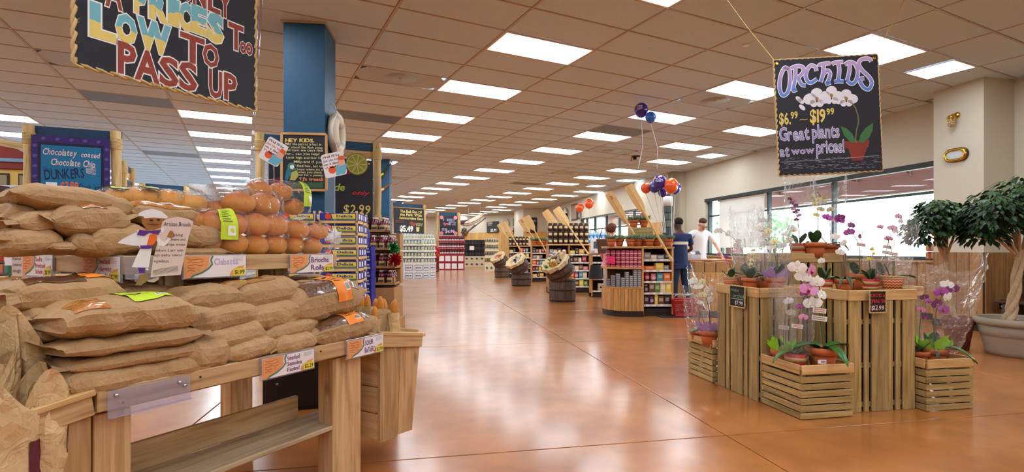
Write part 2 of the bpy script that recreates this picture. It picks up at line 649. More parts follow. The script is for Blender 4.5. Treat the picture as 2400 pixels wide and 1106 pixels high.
for i in range(-18, 13):
 k = None
 js = [j for j in range(-24, 67) if inside(T(i, j), .1)]
 if js:
  grid.box(-.012, .012, 0, .61 * (js[-1] - js[0]), 0, .03, 0, 0, Matrix.Translation(T(i, js[0], CEIL)) @ RG)
for j in range(-24, 66):
 is_ = [i * .25 for i in range(-72, 52) if inside(T(i * .25, j), .1)]
 if is_:
  grid.box(0, 1.22 * (is_[-1] - is_[0]), -.009, .009, -.0005, .03, 0, 0, Matrix.Translation(T(is_[0], j, CEIL)) @ RG)
grid.build('suspension_grid', m_bar, ce)['kind'] = 'stuff'
# ceiling lights
def light_proto(w):
 t = thing('ceiling_light', '', 'ceiling light', (0, 0, -5), 0, 'ceiling light panels')
 W_ = 1.22 * w
 f = MB()
 f.box(.012, W_ - .012, .012, .034, -.004, .05).box(.012, W_ - .012, .576, .598, -.004, .05)
 f.box(.012, .034, .034, .576, -.004, .05).box(W_ - .034, W_ - .012, .034, .576, -.004, .05)
 f.build('frame', m_white, t)
 MB().box(.034, W_ - .034, .034, .576, .004, .01).build('diffuser', m_glow, t)
 return freeze(t)
lp, lh = light_proto(1.0), light_proto(.5)
ul, uh = [], []
rows = {0: 'in the row over the blue columns', 3: 'in the row over the main aisle', -3: 'in the row over the bread table', -6: 'in the row over the blue chalk sign', 5: 'of the two by the window ahead of the long row', 6: 'in the long row nearer the windows', 8: 'in the far row along the windows', 9: 'in the far row along the windows', -9: 'in the row over the shop front', -12: 'in the row beyond the shop front', }
cnt = {}
for i, j, w in LIGHTS:
 if not inside(T(i + w * .5, j + .5), -.45): continue
 c = T(i + .5 * w, j + .5)
 if c.y < 1.5 or abs(c.x) > c.y * 1.15: vis = False
 else: vis = True
 if not vis and c.y < -7.5: continue  # panels kept behind the camera are added for front fill light
 if w == 1.0:
  key = rows[int(i)]
  k = cnt[key] = cnt.get(key, -1) + (1 if vis else 0)
  lab = 'long glowing ceiling panel, %s %s' % (ORD1[min(max(k, 0), 15)] if k < 16 else 'last', key)
  if k >= 16: lab = 'tiny far glowing panel deep in the store ' + key
  if not vis: lab = 'long glowing ceiling panel out of sight over the near floor'
  place(lp, ul, Matrix.Translation(T(i, j, CEIL)) @ RG, lab)
 else:
  k = len(uh)
  place(lh, uh, Matrix.Translation(T(i, j, CEIL)) @ RG, 'short square ceiling light by the window wall, %s of four' % ORD[k])
# air diffusers
def vent_proto():
 t = thing('ceiling_vent', '', 'vent', (0, 0, -5), 0, 'round air vents')
 m = mat((182, 190, 192), .45)
 p = MB()
 n = 24
 ring_o = [(0, 0), (1.19, 0), (1.19, .58), (0, .58)]
 # plate with a round hole
 pts = []
 for k in range(n):
  a = 2 * PI * k / n
  x, y = math.cos(a), math.sin(a)
  s = min(.595 / max(abs(x), 1e-6), .29 / max(abs(y), 1e-6))
  pts.append((.595 + x * s, .29 + y * s))
 inn = [(.595 + .235 * math.cos(2 * PI * k / n), .29 + .235 * math.sin(2 * PI * k / n)) for k in range(n)]
 vs = [(x, y, 0) for x, y in pts] + [(x, y, 0) for x, y in inn]
 p.add(vs, [(k, (k + 1) % n, n + (k + 1) % n, n + k) for k in range(n)])
 p.lathe([(.235, 0), (.235, .08)], n, (.595, .29, 0))
 p.build('plate', m, t)
 MB().lathe([(0, .078), (.235, .08)], n, (.595, .29, 0)).build('duct', m_dark, t)
 MB().lathe([(0, -.012), (.03, -.008), (.035, .02)], 12, (.595, .29, 0)).build('hub', m, t)
 bl = None
 for k in range(14):
  M = Matrix.Translation((.595, .29, .02)) @ Matrix.Rotation(2 * PI * k / 14, 4, 'Z') @ Matrix.Rotation(.6, 4, 'X')
  if bl is None: bl = MB().add([(.03, -.008, 0), (.232, -.034, 0), (.232, .034, 0), (.03, .008, 0)], [(0, 1, 2, 3)]).mesh('vent_blade', m)
  put('blade', bl, t, M)
 return freeze(t)
vp, uv_ = vent_proto(), []
for k, (i, j) in enumerate(VENTS):
 names = ['beside the blue column top', 'above the small plant shelf, near the hanging orchid sign', 'out over the register, near the ceiling camera', 'in mid ceiling past the second blue column', 'behind the big hanging price sign', 'over the glowing panels behind the bread', 'in the far bays by the windows', 'far along the ceiling in the middle']
 place(vp, uv_, Matrix.Translation(T(i if i == int(i) else math.floor(i) + .0, j, CEIL + .004)) @ RG @ Matrix.Translation((.015, .015, 0)), 'round swirl air vent in ceiling ' + names[k])
gm = MB().box(.014, 1.206, .014, .596, 0, .02).mesh('grille', mat((112, 122, 134), .5, var=.25, bs=260))
for k, (i, j) in enumerate(GRILLES):
 o = put('return_grille', gm, None, Matrix.Translation(T(i, j, CEIL + .002)) @ RG)
 tag(o, 'flat grey perforated return air panel ' + ['right of the blue column', 'under the big hanging price sign', 'beside the two ceiling balloons', 'far along over the aisle', 'deep behind the bread piles'][k], 'vent', 'grey return air panels')
# sprinklers
sm = MB().lathe([(0, -.012), (.04, -.01), (.045, 0)], 14).mesh('sprinkler_cap', m_white)
for k, (x, y) in enumerate([(1748, 106), (2083, 199), (1495, 118 + 217), (1400, 334), (1538, 292 + 70), (1710, 362)]):
 t = (CEIL - EYE) * F / (HZ - y)
 o = put('sprinkler_cover', sm, None, Matrix.Translation(V(((x - CXP) / F * t, t, CEIL + .003))))
 tag(o, 'small round white sprinkler cap in ceiling ' + ['left of the orchid sign string', 'right of the orchid sign', 'near the flat grey panel', 'over the aisle past the grey panel', 'near the ceiling camera', 'by the window wall'][k], 'sprinkler', 'sprinkler caps')
# ------------------------------------------------------------------ walls
def wallbox(name, a0, a1, b0, b1, z0, z1, m=m_wall):
 return struct(name, MB().box(a0, a1, b0, b1, z0, z1, 0, 0, RZ), m)
ZS, ZH = .98, 2.62       # sill and head of the front window
WB0, WB1 = 6.68, 13.95    # its two ends
wr = MB()
wr.box(A0, A0 + .25, -9.6, 6.2, 0, CEIL + .1, 0, 0, RZ)
wr.box(AF, A0 + .25, 5.96, 6.68, 0, CEIL + .1, 0, 0, RZ)
wr.box(A0, A0 + .25, WB0, WB1, 0, ZS, 0, 0, RZ)
wr.box(A0, A0 + .25, WB0, WB1, ZH, CEIL + .1, 0, 0, RZ)
wr.box(A0, A0 + .25, WB1, BK, 0, CEIL + .1, 0, 0, RZ)
wr.box(A1, A0 + .25, BK, BK + .3, 0, CEIL + .1, 0, 0, RZ)
FB0, FB1, FZ0, FZ1 = 17.0, 24.2, .98, 2.62
wr.box(A1, A1 + .25, BK, FB0, 0, CEIL + .1, 0, 0, RZ)
wr.box(A1, A1 + .25, FB0, FB1, 0, FZ0, 0, 0, RZ)
wr.box(A1, A1 + .25, FB0, FB1, FZ1, CEIL + .1, 0, 0, RZ)
wr.box(A1, A1 + .25, FB1, 42, 0, CEIL + .1, 0, 0, RZ)
struct('wall_right', wr, m_wall)
bk0, bk1 = V((-3.6, 39.2, 0)), V((1.67, 34.0, 0))
d = (bk1 - bk0).normalized()
nn = V((-d.y, d.x, 0))
def strip(p, q, th, z0, z1):
 d = (q - p).normalized(); n_ = V((-d.y, d.x, 0)) * th
 return [p + V((0, 0, z0)), q + V((0, 0, z0)), q + n_ + V((0, 0, z0)), p + n_ + V((0, 0, z0)), p + V((0, 0, z1)), q + V((0, 0, z1)), q + n_ + V((0, 0, z1)), p + n_ + V((0, 0, z1))]
BXF = [(0, 3, 2, 1), (4, 5, 6, 7), (0, 1, 5, 4), (1, 2, 6, 5), (2, 3, 7, 6), (3, 0, 4, 7)]
struct('wall_back', MB().add(strip(bk0 - d * .5, bk1 + d * 8, .3, 0, CEIL + .1), BXF).box(-26, -3.9, 39.5, 39.8, 0, CEIL + .1), m_wall)
# a box-like bay that stands out from the back corner
bay = MB().box(6.55, A1, 30.2, 33, 0, CEIL + .1, 0, 0, RZ)
struct('wall_bay', bay, m_wall)
struct('wall_left', MB().box(-17.8, -17.5, -9.8, 42, 0, CEIL + .1, 0, 0, RZ), m_wall)
struct('wall_near', MB().box(-17.8, A0 + .25, -9.9, -9.6, 0, CEIL + .1, 0, 0, RZ), m_wall)
# wood panelling: upright boards
def boards(name, p, q, z0, z1, w=.14, t=.02, m=m_wains, many=True):
 p, q = V(p), V(q)
 Ln = (q - p).length
 d = (q - p).normalized()
 root = struct(name, MB().add(strip(p, q, -.012 if False else .012, z0, z1), BXF), m_dark)
 n = max(1, int(Ln / w))
 w = Ln / n
 me = MB().box(.003, w - .003, -t, 0, z0, z1, 0, .004).mesh('board', m)
 ang = math.atan2(d.y, d.x)
 if n > 140:
  mb = MB()
  for k in range(n):
   mb.box(.003 + w * k, w * (k + 1) - .003, -t, 0, z0, z1, 0, .004)
  o = mb.build('wood_board', m, root)
  o.matrix_basis = Matrix.Translation(p) @ Matrix.Rotation(ang, 4, 'Z')
  o['kind'] = 'stuff'
 else:
  for k in range(n):
   put('wood_board', me, root, Matrix.Translation(p + d * w * k) @ Matrix.Rotation(ang, 4, 'Z'))
 return root
boards('trim_1', S(AF - .001, 6.68), S(AF - .001, 5.96), .1, 1.12, .145)
boards('trim_2', S(AF, 5.955), S(A0, 5.955), .1, 1.12, .14)
boards('trim_3', S(A0 - .001, 5.94), S(A0 - .001, 2.0), .1, 1.12, .145)
boards('trim_4', S(A0 - .001, WB1), S(A0 - .001, WB0), .1, ZS - .02, .145)
m_knot = wood('knotty_pine', (190, 140, 66), (214, 168, 92), (228, 188, 116), .5, 'Z', .4)
boards('trim_5', S(A1 - .001, 33), S(A1 - .001, BK), 1.02 if False else .1, FZ0 - .02, .18, .02, m_knot)
boards('trim_6', S(A1 - .003, 30.2), S(A1 - .003, FB1 + .1), FZ0 - .02, 2.05, .3, .02, m_knot)
boards('trim_7', bk0 - d * .2, bk1 + d * 3, .1, 2.35, .3, .02, m_knot)
boards('trim_8', S(6.55, 30.19), S(A1, 30.19), .1, 2.2, .3, .02, m_knot)
boards('trim_9', S(A1 - .003, FB0 - .1), S(A1 - .003, BK + .02), FZ0 - .02, 2.05, .2, .02, m_knot)
for k, (p, q) in enumerate([(S(AF - .024, 6.68), S(AF - .024, 5.94)), (S(AF - .02, 5.93), S(A0, 5.93)), (S(A0 - .024, 5.94), S(A0 - .024, -2)), (S(A0 - .024, WB1), S(A0 - .024, WB0))]):
 struct('baseboard_%d' % (k + 1), MB().add(strip(p, q, .02, 0, .1), BXF), m_dark)
# ------------------------------------------------------------------ windows
m_glass = clear_mat('window_glass', (.97, 1, .99), .02, .01, .0, 3, .0)
def window(name, a, b0, b1, z0, z1, mull, trans, clip=None):
 w = thing(name, '', '', (0, 0, 0))
 for k in ('label', 'category'):
  if k in w: del w[k]
 w['kind'] = 'structure'
 w.matrix_basis = RZ
 def bar(n, x0, x1, y0, y1, zz0, zz1, m=m_green):
  MB().box(x0, x1, y0, y1, zz0, zz1, 0, .004).build(n, m, w)
 bar('frame_head', a + .02, a + .22, b0, b1, z1 - .06, z1)
 bar('frame_foot', a + .02, a + .22, b0, b1, z0, z0 + .06)
 ends = sorted([b0 + .03] + list(mull) + [b1 - .03])
 for k in ends:
  bar('mullion', a + .1, a + .2, k - .03, k + .03, z0 + .06, z1 - .06)
 for k in range(len(ends) - 1):
  bar('transom', a + .12, a + .18, ends[k] + .03, ends[k + 1] - .03, trans - .025, trans + .025)
  for q0, q1 in ((z0 + .06, trans - .025), (trans + .025, z1 - .06)):
   MB().box(a + .145, a + .152, ends[k] + .03, ends[k + 1] - .03, q0, q1).build('pane', m_glass, w)
 MB().box(a - .05, a + .25, b0 - .02, b1 + .02, z0 - .04, z0, 0, .004).build('window_sill', m_pine, w)
 return w
window('window_1', A0, WB0, WB1, ZS, ZH, [7.15, 9.35, 11.35, 13.3], 2.12)
window('window_2', A1, FB0, FB1, FZ0, FZ1, [18.2, 19.6, 21.0, 22.4, 23.5], 2.05)
struct('trim_10', MB().box(A0 - .02, A0 + .1, WB0, WB1, ZH - .09, ZH + .0, 0, .004, RZ), mat((30, 34, 34), .5))
m_blind, N, L, b = base_mat('blind_cloth')
d_, t_, x_ = N.new('ShaderNodeBsdfDiffuse'), N.new('ShaderNodeBsdfTranslucent'), N.new('ShaderNodeMixShader')
d_.inputs[0].default_value = t_.inputs[0].default_value = (.84, .84, .8, 1)
x_.inputs[0].default_value = .3
L.new(d_.outputs[0], x_.inputs[1]); L.new(t_.outputs[0], x_.inputs[2]); L.new(x_.outputs[0], N['Material Output'].inputs['Surface'])
# white roller blind drawn over one bay of the front window
bl = thing('roller_blind', 'white roller blind drawn down over one bay of the front window', 'blind', S(A0 + .06, 11.35, 0), YAW)
MB().box(-.004, .004, .06, 1.96, 1.22, 2.5).build('fabric', m_blind, bl)
MB().tube([(0, .02, 2.51), (0, 2.0, 2.51)], .03, 12).build('roller', m_white, bl)
MB().box(-.012, .012, .06, 1.96, 1.2, 1.225, 0, .003).build('bottom_bar', m_white, bl)
# ------------------------------------------------------------------ outside
struct('ground_outside', MB().box(A0 + .25, 60, -20, 70, -.2, -.05, 0, 0, RZ), mat((208, 204, 196), .8, var=.06, bs=1))
m_awn = mat((176, 138, 146), .8, var=.05, bs=3)  # paler than burgundy: window haze is put into the base colour
aw = thing('awning', 'burgundy fabric awning over the pavement outside the front window', 'awning', (0, 0, 0))
aw.matrix_basis = RZ
c = MB()
a0, a1 = A0 + .27, A0 + 1.9
c.add([(a0, 5, 3.3), (a0, 14.6, 3.3), (a1, 14.6, 2.75), (a1, 5, 2.75)], [(0, 1, 2, 3)])
c.add([(a1, 5, 2.75), (a1, 14.6, 2.75), (a1, 14.6, 2.35), (a1, 5, 2.35)], [(0, 1, 2, 3)])
c.build('canopy', m_awn, aw)
for k in range(8):
 y = 5.2 + 1.33 * k
 MB().tube([(a0, y, 3.25), (a1 - .02, y, 2.72)], .022, 6).build('rib', mat((178, 140, 148), .5), aw)
 if k < 7: MB().tube([(a0 + .05, y, 3.23), (a1 - .05, y + 1.33, 2.72)], .018, 6).build('brace', mat((178, 140, 148), .5), aw)
MB().tube([(a1, 5, 2.37), (a1, 14.6, 2.37)], .02, 6).build('front_rail', m_white, aw)
aw2 = thing('awning', 'burgundy fabric awning outside the far window past the register', 'awning', (0, 0, 0))
aw2.matrix_basis = RZ
c = MB()
c.add([(A1 + .27, 16.4, 3.2), (A1 + .27, 25.2, 3.2), (A1 + 1.8, 25.2, 2.7), (A1 + 1.8, 16.4, 2.7)], [(0, 1, 2, 3)])
c.add([(A1 + 1.8, 16.4, 2.7), (A1 + 1.8, 25.2, 2.7), (A1 + 1.8, 25.2, 2.3), (A1 + 1.8, 16.4, 2.3)], [(0, 1, 2, 3)])
c.build('canopy', m_awn, aw2)
pl = tag(MB().box(10.0, 10.4, 14.9, 15.3, -.05, 3.2, 0, .02, RZ).build('awning_post', mat((96, 62, 60), .7)), 'dark red post holding the awning outside the window', 'post')
m_out = mat((96, 142, 92), .9, var=.4, bs=5)
for k, (a, b_, h, r) in enumerate([(13.5, 17.5, 1.6, .8), (14.5, 21, 1.9, 1.0), (15, 26, 2.1, 1.3), (16, 33, 2.4, 1.5)]):
 t = thing('street_tree', 'leafy green street tree seen through the window, ' + ['by the seated register end', 'behind the far panes', 'at the far panes edge', 'furthest along the street'][k], 'tree', S(a, b_, -.05))
 MB().tube([(0, 0, 0), (.03, 0, h * .5), (0, .02, h)], [.09, .07, .05], 8).build('trunk', mat((92, 74, 60), .9), t)
 cr = MB()
 q = random.Random(k)
 for _ in range(420):
  v = V((q.gauss(0, 1), q.gauss(0, 1), q.gauss(0, 1))).normalized() * r * q.uniform(.5, 1.05)
  v.z = v.z * .9 + h + r * .3
  x = V((q.uniform(-1, 1), q.uniform(-1, 1), q.uniform(-1, 1))).normalized()
  y = x.orthogonal().normalized()
  s = .11
  cr.poly([v - x * s, v + y * s * .6, v + x * s, v - y * s * .6])
 cr.build('foliage', m_out, t)
# ================================================================== BREAD TABLE
TH = math.radians(61.1)
TO = V((-.685, 2.75, 0))
BM = Matrix.Translation(TO) @ Matrix.Rotation(TH, 4, 'Z')
E1, E2 = V((math.cos(TH), math.sin(TH), 0)), V((-math.sin(TH), math.cos(TH), 0))
def bx(px, y):
 """table x where a sight line crosses the upright plane at table depth y"""
 r = (px - CXP) / F
 o = TO + E2 * y
 return (r * o.y - o.x) / (E1.x - r * E1.y)
def bz(py, x, y):
 p = TO + E1 * x + E2 * y
 return EYE - (py - HZ) / F * p.y
tb = thing('bread_table', 'low cedar bread table with open plank legs, under the piled paper bread bags', 'table', TO, TH)
LX = -1.27
X_, Z_, Y_ = V((1, 0, 0)), V((0, 0, 1)), V((0, 1, 0))
plank(tb, 'front_board', (LX, .018, .69), (0, .018, .69), .07, .036, Y_, m_cedar)
plank(tb, 'back_board', (LX, .95, .69), (0, .95, .69), .07, .036, Y_, m_cedar)
plank(tb, 'end_board', (LX + .018, .036, .69), (LX + .018, .93, .69), .07, .036, X_, m_cedar)
plank(tb, 'end_board', (-.018, .036, .69), (-.018, .93, .69), .07, .036, X_, m_cedar)
for k in range(6):
 plank(tb, 'deck_board', (LX + .036, .11 + .15 * k, .652), (-.036, .11 + .15 * k, .652), .142, .02, Z_, m_grey)
for x0, x1, sx in ((-1.266, -1.18, -1.17), (-.276, -.112, -.285)):
 for y0, y1 in ((.037, .14), (.93, .83)):
  plank(tb, 'leg_plank', ((x0 + x1) / 2, y0 + .012 * (1 if y1 > y0 else -1), 0), ((x0 + x1) / 2, y0 + .012 * (1 if y1 > y0 else -1), .64), abs(x1 - x0), .024, Y_, m_cedar)
  plank(tb, 'leg_plank', (sx, (y0 + y1) / 2, 0), (sx, (y0 + y1) / 2, .64), abs(y1 - y0), .022, X_, m_cedar)
plank(tb, 'shelf_board', (-1.155, .165, .31), (-.17, .165, .31), .25, .022, Z_, m_grey)
plank(tb, 'shelf_rail', (-1.155, .3, .375), (-.29, .3, .375), .11, .024, Y_, m_cedar)
plank(tb, 'shelf_cleat', (-.262, .06, .285), (-.262, .14, .285), .04, .03, Z_, m_cedar)
plank(tb, 'back_rail', (-1.155, .83, .56), (-.3, .83, .56), .14, .024, Y_, m_cedar)
plank(tb, 'back_rail', (-1.155, .83, .2), (-.3, .83, .2), .1, .024, Y_, m_cedar)
for k, x in enumerate((-1.2, -.95, -.7, -.4, -.2, -.05)):
 MB().lathe([(0, -.001), (.004, 0), (.004, .002)], 6, (0, 0, 0), 0).build('nail', m_dark, tb).matrix_basis = Matrix.Translation((x, -.0005, .67 + .03 * (k % 2))) @ Matrix.Rotation(PI / 2, 4, 'X')
# raised shelf
us = thing('bread_shelf', 'raised wooden tier standing on the bread table with the clear bags of rolls', 'shelf', TO + Z_ * .664, TH)
UZ = -.662
UY, UXL, UXR = .33, -1.05, 0.0
plank(us, 'front_board', (UXL, UY + .018, 1.105 + UZ), (UXR, UY + .018, 1.105 + UZ), .072, .036, Y_, m_cedar)
plank(us, 'back_board', (UXL, .93, 1.105 + UZ), (UXR, .93, 1.105 + UZ), .072, .036, Y_, m_cedar)
plank(us, 'end_board', (UXL + .018, UY + .036, 1.105 + UZ), (UXL + .018, .912, 1.105 + UZ), .072, .036, X_, m_cedar)
plank(us, 'end_board', (UXR - .018, UY + .036, 1.105 + UZ), (UXR - .018, .912, 1.105 + UZ), .072, .036, X_, m_cedar)
for k in range(4):
 plank(us, 'deck_board', (UXL + .036, UY + .1 + .145 * k, 1.085 + UZ), (UXR - .036, UY + .1 + .145 * k, 1.085 + UZ), .138, .02, Z_, m_grey)
for x in (-.82, -.294):
 for y in (.42, .82):
  plank(us, 'post_board', (x, y, 0), (x, y, 1.075 + UZ), .075, .024, Y_, m_grey)
  plank(us, 'post_board', (x - .048, y + .05, 0), (x - .048, y + .05, 1.075 + UZ), .1, .02, X_, m_grey)
# flared side bins
def bin_(side):
 x = 0.0 if side > 0 else LX
 t = thing('baguette_bin', 'flared wooden bin holding baguettes on the aisle end of the bread table' if side > 0 else 'flared wooden bin with maroon striped baguette bags on the near end of the bread table', 'bin', TO + E1 * (x + .006 * side), TH)
 s = side
 for y in (.03, .4):
  mb = MB()
  n = 2
  # cheek: two upright boards that widen upward, under a rail
  top = [0.004, .165, .335]
  bot = [0.004, .14, .265]
  for k in range(2):
   p = [(s * bot[k], .14 + .004 * k), (s * (bot[k + 1] - .003), .137 - .004 * k), (s * (top[k + 1] - .003), .645 - .02 * k), (s * top[k], .655 - .02 * k)]
   if s < 0: p.reverse()
   MB().prism([(a, b) for a, b in p], -.01, .01, 0, Matrix(((1, 0, 0, 0), (0, 0, 1, y), (0, 1, 0, 0), (0, 0, 0, 1)))).build('cheek_board', WOODZ, t)
  plank(t, 'cheek_rail', (s * .004, y - .018, .685), (s * .335, y - .018, .635), .07, .022, Y_, m_cedar)
 plank(t, 'rim', (s * .0, .05 - .03, .722), (s * .33, .05 - .03, .672), .05, .02, Z_, m_rim)
 # floor, back panel against the table, outer slanting side
 for z in (.22, .36, .5, .63):
  f = (z - .14) / .5
  plank(t, 'side_board', (s * (.262 + .07 * f), .04, z), (s * (.262 + .07 * f), .39, z), .135, .018, V((1, 0, -.13 * s)), m_cedar)
  plank(t, 'back_panel', (s * .016, .04, z), (s * .016, .39, z), .135, .018, X_, m_cedar)
 plank(t, 'bottom_board', (s * .14, .045, .165), (s * .14, .39, .165), .23, .018, Z_, m_cedar)
 plank(t, 'rim', (s * .335, .0, .668), (s * .335, .41, .668), .05, .02, Z_, m_rim)
 return t
WOODZ = wood('cedar_upright', (150, 112, 72), (190, 150, 102), (212, 178, 130), .55, 'Z', .6)
binR, binL = bin_(1), bin_(-1)
# ------------------------------------------------------------------ paper bread bags
def paper_mat(name, c, sc=1.0):
 m, N, L, b = base_mat(name)
 tc = N.new('ShaderNodeTexCoord')
 oi = N.new('ShaderNodeObjectInfo')
 col = lin(c)
 nz = N.new('ShaderNodeTexNoise'); nz.inputs['Scale'].default_value = 9 * sc; nz.inputs['Detail'].default_value = 5; nz.inputs['Distortion'].default_value = .8
 L.new(tc.outputs['Object'], nz.inputs['Vector'])
 mx = N.new('ShaderNodeMix'); mx.data_type = 'RGBA'
 mx.inputs[6].default_value = (*[x * .82 for x in col], 1); mx.inputs[7].default_value = (*[x * 1.12 for x in col], 1)
 L.new(nz.outputs['Fac'], mx.inputs[0])
 # faint rows of printed script
 mp = N.new('ShaderNodeMapping'); mp.inputs['Scale'].default_value = (55, 140, 120); mp.inputs['Rotation'].default_value = (.3, .2, .5)
 L.new(tc.outputs['Object'], mp.inputs['Vector'])
 n2 = N.new('ShaderNodeTexNoise'); n2.inputs['Scale'].default_value = 1; n2.inputs['Detail'].default_value = 1
 L.new(mp.outputs[0], n2.inputs['Vector'])
 n3 = N.new('ShaderNodeTexVoronoi'); n3.inputs['Scale'].default_value = 19
 L.new(tc.outputs['Object'], n3.inputs['Vector'])
 r = ramp(N, [(.56, (0, 0, 0)), (.6, (1, 1, 1))]); L.new(n2.outputs['Fac'], r.inputs[0])
 r3 = ramp(N, [(.25, (1, 1, 1)), (.42, (0, 0, 0))]); L.new(n3.outputs['Distance'], r3.inputs[0])
 mm = N.new('ShaderNodeMath'); mm.operation = 'MULTIPLY'; L.new(r.outputs[0], mm.inputs[0]); L.new(r3.outputs[0], mm.inputs[1])
 m4 = N.new('ShaderNodeMath'); m4.operation = 'MULTIPLY'; m4.inputs[1].default_value = .3; L.new(mm.outputs[0], m4.inputs[0])
 m3 = N.new('ShaderNodeMix'); m3.data_type = 'RGBA'; m3.inputs[7].default_value = (*[x * .45 for x in col], 1)
 L.new(m4.outputs[0], m3.inputs[0]); L.new(mx.outputs[2], m3.inputs[6])
 hs = N.new('ShaderNodeHueSaturation')
 mr = N.new('ShaderNodeMapRange'); mr.inputs['To Min'].default_value = .9; mr.inputs['To Max'].default_value = 1.08
 L.new(oi.outputs['Random'], mr.inputs['Value']); L.new(mr.outputs[0], hs.inputs['Value']); L.new(m3.outputs[2], hs.inputs['Color'])
 L.new(hs.outputs[0], b.inputs['Base Color'])
 b.inputs['Roughness'].default_value = .65
 bp = N.new('ShaderNodeBump'); bp.inputs['Strength'].default_value = .75; bp.inputs['Distance'].default_value = .011
 n5 = N.new('ShaderNodeTexNoise'); n5.inputs['Scale'].default_value = 22 * sc; n5.inputs['Detail'].default_value = 3; n5.inputs['Distortion'].default_value = 1.5
 L.new(tc.outputs['Object'], n5.inputs['Vector']); L.new(n5.outputs['Fac'], bp.inputs['Height']); L.new(bp.outputs[0], b.inputs['Normal'])
 return m
m_kraft = paper_mat('kraft_paper', (182, 144, 98))
m_kraft2 = paper_mat('pale_kraft_paper', (214, 180, 128))
m_window = mat((96, 58, 28), .12, spec=.9, coat=1.0, var=.6, bump=.7, bs=70, name='loaf_behind_film')
m_window2 = mat((190, 118, 44), .12, spec=.9, coat=1.0, var=.4, bump=.6, bs=70, name='gold_loaf_behind_film')
m_orange = mat((246, 142, 46), .5)
m_lime = mat((196, 224, 44), .5)
m_ink = mat((34, 30, 40), .6)
m_paper = mat((244, 242, 240), .6)
def bag_fn(L, W, H, seed, soft=0):
 q = random.Random(seed)
 off = V((q.uniform(0, 90), q.uniform(0, 90), q.uniform(0, 90)))
 e0, e1 = q.uniform(.3, .55), q.uniform(.25, .5)
 def fn(u, v, lift=0.0):
  a = 2 * PI * v
  c, s = math.cos(a), math.sin(a)
  n = .55
  y = math.copysign(abs(c) ** n, c)
  z = math.copysign(abs(s) ** .62, s)
  t = min(u, 1 - u)
  e = e0 if u < .5 else e1
  k = min(1, t / .22)
  hp = e + (1 - e) * (k * (2 - k)) ** .8
  wp = .9 + .1 * k
  x = (u - .5) * L * (1 - .05 * abs(y) * (1 - k))
  p = V((x, y * W / 2 * wp, z * H / 2 * hp))
  if s < 0: p.z *= .82
  w = p * 1.0 + off
  r1 = 1 - abs(noise.noise(w * 7)) * 2.2
  r2 = 1 - abs(noise.noise(w * 15 + V((3, 1, 8)))) * 2.2
  d = noise.noise(w * 5) * .7 + (r1 - .5) * .55 + (r2 - .5) * .3 + k * .25
  nrm = V((0, c / W, s / H)).normalized()
  amp = (.0165 if not soft else .009) * min(1, H / .08)
  return p + nrm * (d * amp + lift) + V((noise.noise(w * 10 + V((7, 7, 7))) * .03 * (1 - k) * (1 + .6 * s), 0, 0))
 return fn
def make_bag(name, fn, mt, win=None, wmat=None, lab=None, lmat=None, bars=True, nu=26, nv=24):
 root = put(name, MB().surf(fn, nu, nv, 0, False, True).mesh(name, mt))
 # closed ends
 for u in (0, 1):
  c = sum((fn(u, k / nv) for k in range(nv)), V()) / nv
  vs = [fn(u, k / nv) for k in range(nv)] + [c]
  MBE.append((vs, [(k, (k + 1) % nv, nv) for k in range(nv)]))
 mb = MB().surf(fn, nu, nv, 0, False, True)
 while MBE:
  mb.add(*MBE.pop())
 root.data = mb.mesh(name, mt)
 for u, du, k in ((1, .035, 1), (0, -.03, 2)):
  q = random.Random(len(fn(.5, .3)) + int(fn(.5, .3).z * 1e5) + k)
  a = [fn(u, v) for v in (.0, .1, .25, .4, .5)]
  dz = q.uniform(-.3, .7) * abs(du)
  b_ = [p + V((du * q.uniform(.7, 1.3), 0, dz + q.uniform(-.008, .008))) for p in a]
  if q.random() < .75:
   MB().add(a + b_, [(i, i + 1, i + 6, i + 5) for i in range(4)]).build('folded_end', mt, root)
 if win:
  u0, u1, v0, v1 = win
  MB().surf(lambda u, v: fn(u, v, .0022), 14, 12, 0, True, False, None, u0, u1, v0, v1).build('window', wmat, root)
 if lab:
  u0, u1, v0, v1 = lab
  lb = MB().surf(lambda u, v: fn(u, v, .0042), 8, 12, 0, True, False, None, u0, u1, v0, v1).build('sticker', lmat, root)
  if bars:
   du, dv = u1 - u0, v1 - v0
   MB().surf(lambda u, v: fn(u, v, .0052), 3, 3, 0, True, False, None, u0 + du * .62, u0 + du * .92, v0 + dv * .62, v0 + dv * .85).build('barcode', m_paper, lb)
   mk = MB()
   for i in range(5):
    a = v0 + dv * (.1 + .1 * i)
    mk.surf(lambda u, v: fn(u, v, .0056), 3, 1, 0, True, False, None, u0 + du * .12, u0 + du * (.5 + .3 * ((i * 7) % 3) / 3), a, a + dv * .025)
   for i in range(6):
    a = u0 + du * (.65 + .042 * i)
    mk.surf(lambda u, v: fn(u, v, .0062), 1, 2, 0, True, False, None, a, a + du * .018, v0 + dv * .65, v0 + dv * .82)
   mk.build('print', m_ink, lb)
 return root
MBE = []
BAGS = {}
def bag(px0, px1, py0, py1, yf, dep, label, win=None, wmat=None, lab=None, lmat=None, tilt=0.0, rz=0.0, mt=None, seed=None, roll=0.0, cat='bread bag'):
 x0, x1 = bx(px0, yf), bx(px1, yf)
 x = (x0 + x1) / 2
 z0, z1 = bz(py1, x, yf), bz(py0, x, yf + dep * .25)
 Ln, H = (x1 - x0) * 1.02, max(.03, z1 - z0)
 seed = seed if seed is not None else int(px0 * 7 + py0)
 fn = bag_fn(Ln, dep, H * 1.05, seed)
 o = make_bag('bread_bag', fn, mt or m_kraft, win, wmat or m_window, lab, lmat)
 tag(o, label, cat, 'paper bread bags')
 o.matrix_basis = BM @ TRS(V((x, yf + dep / 2, z0 + H * .47)), rz, 1.0, roll, tilt)
 return o
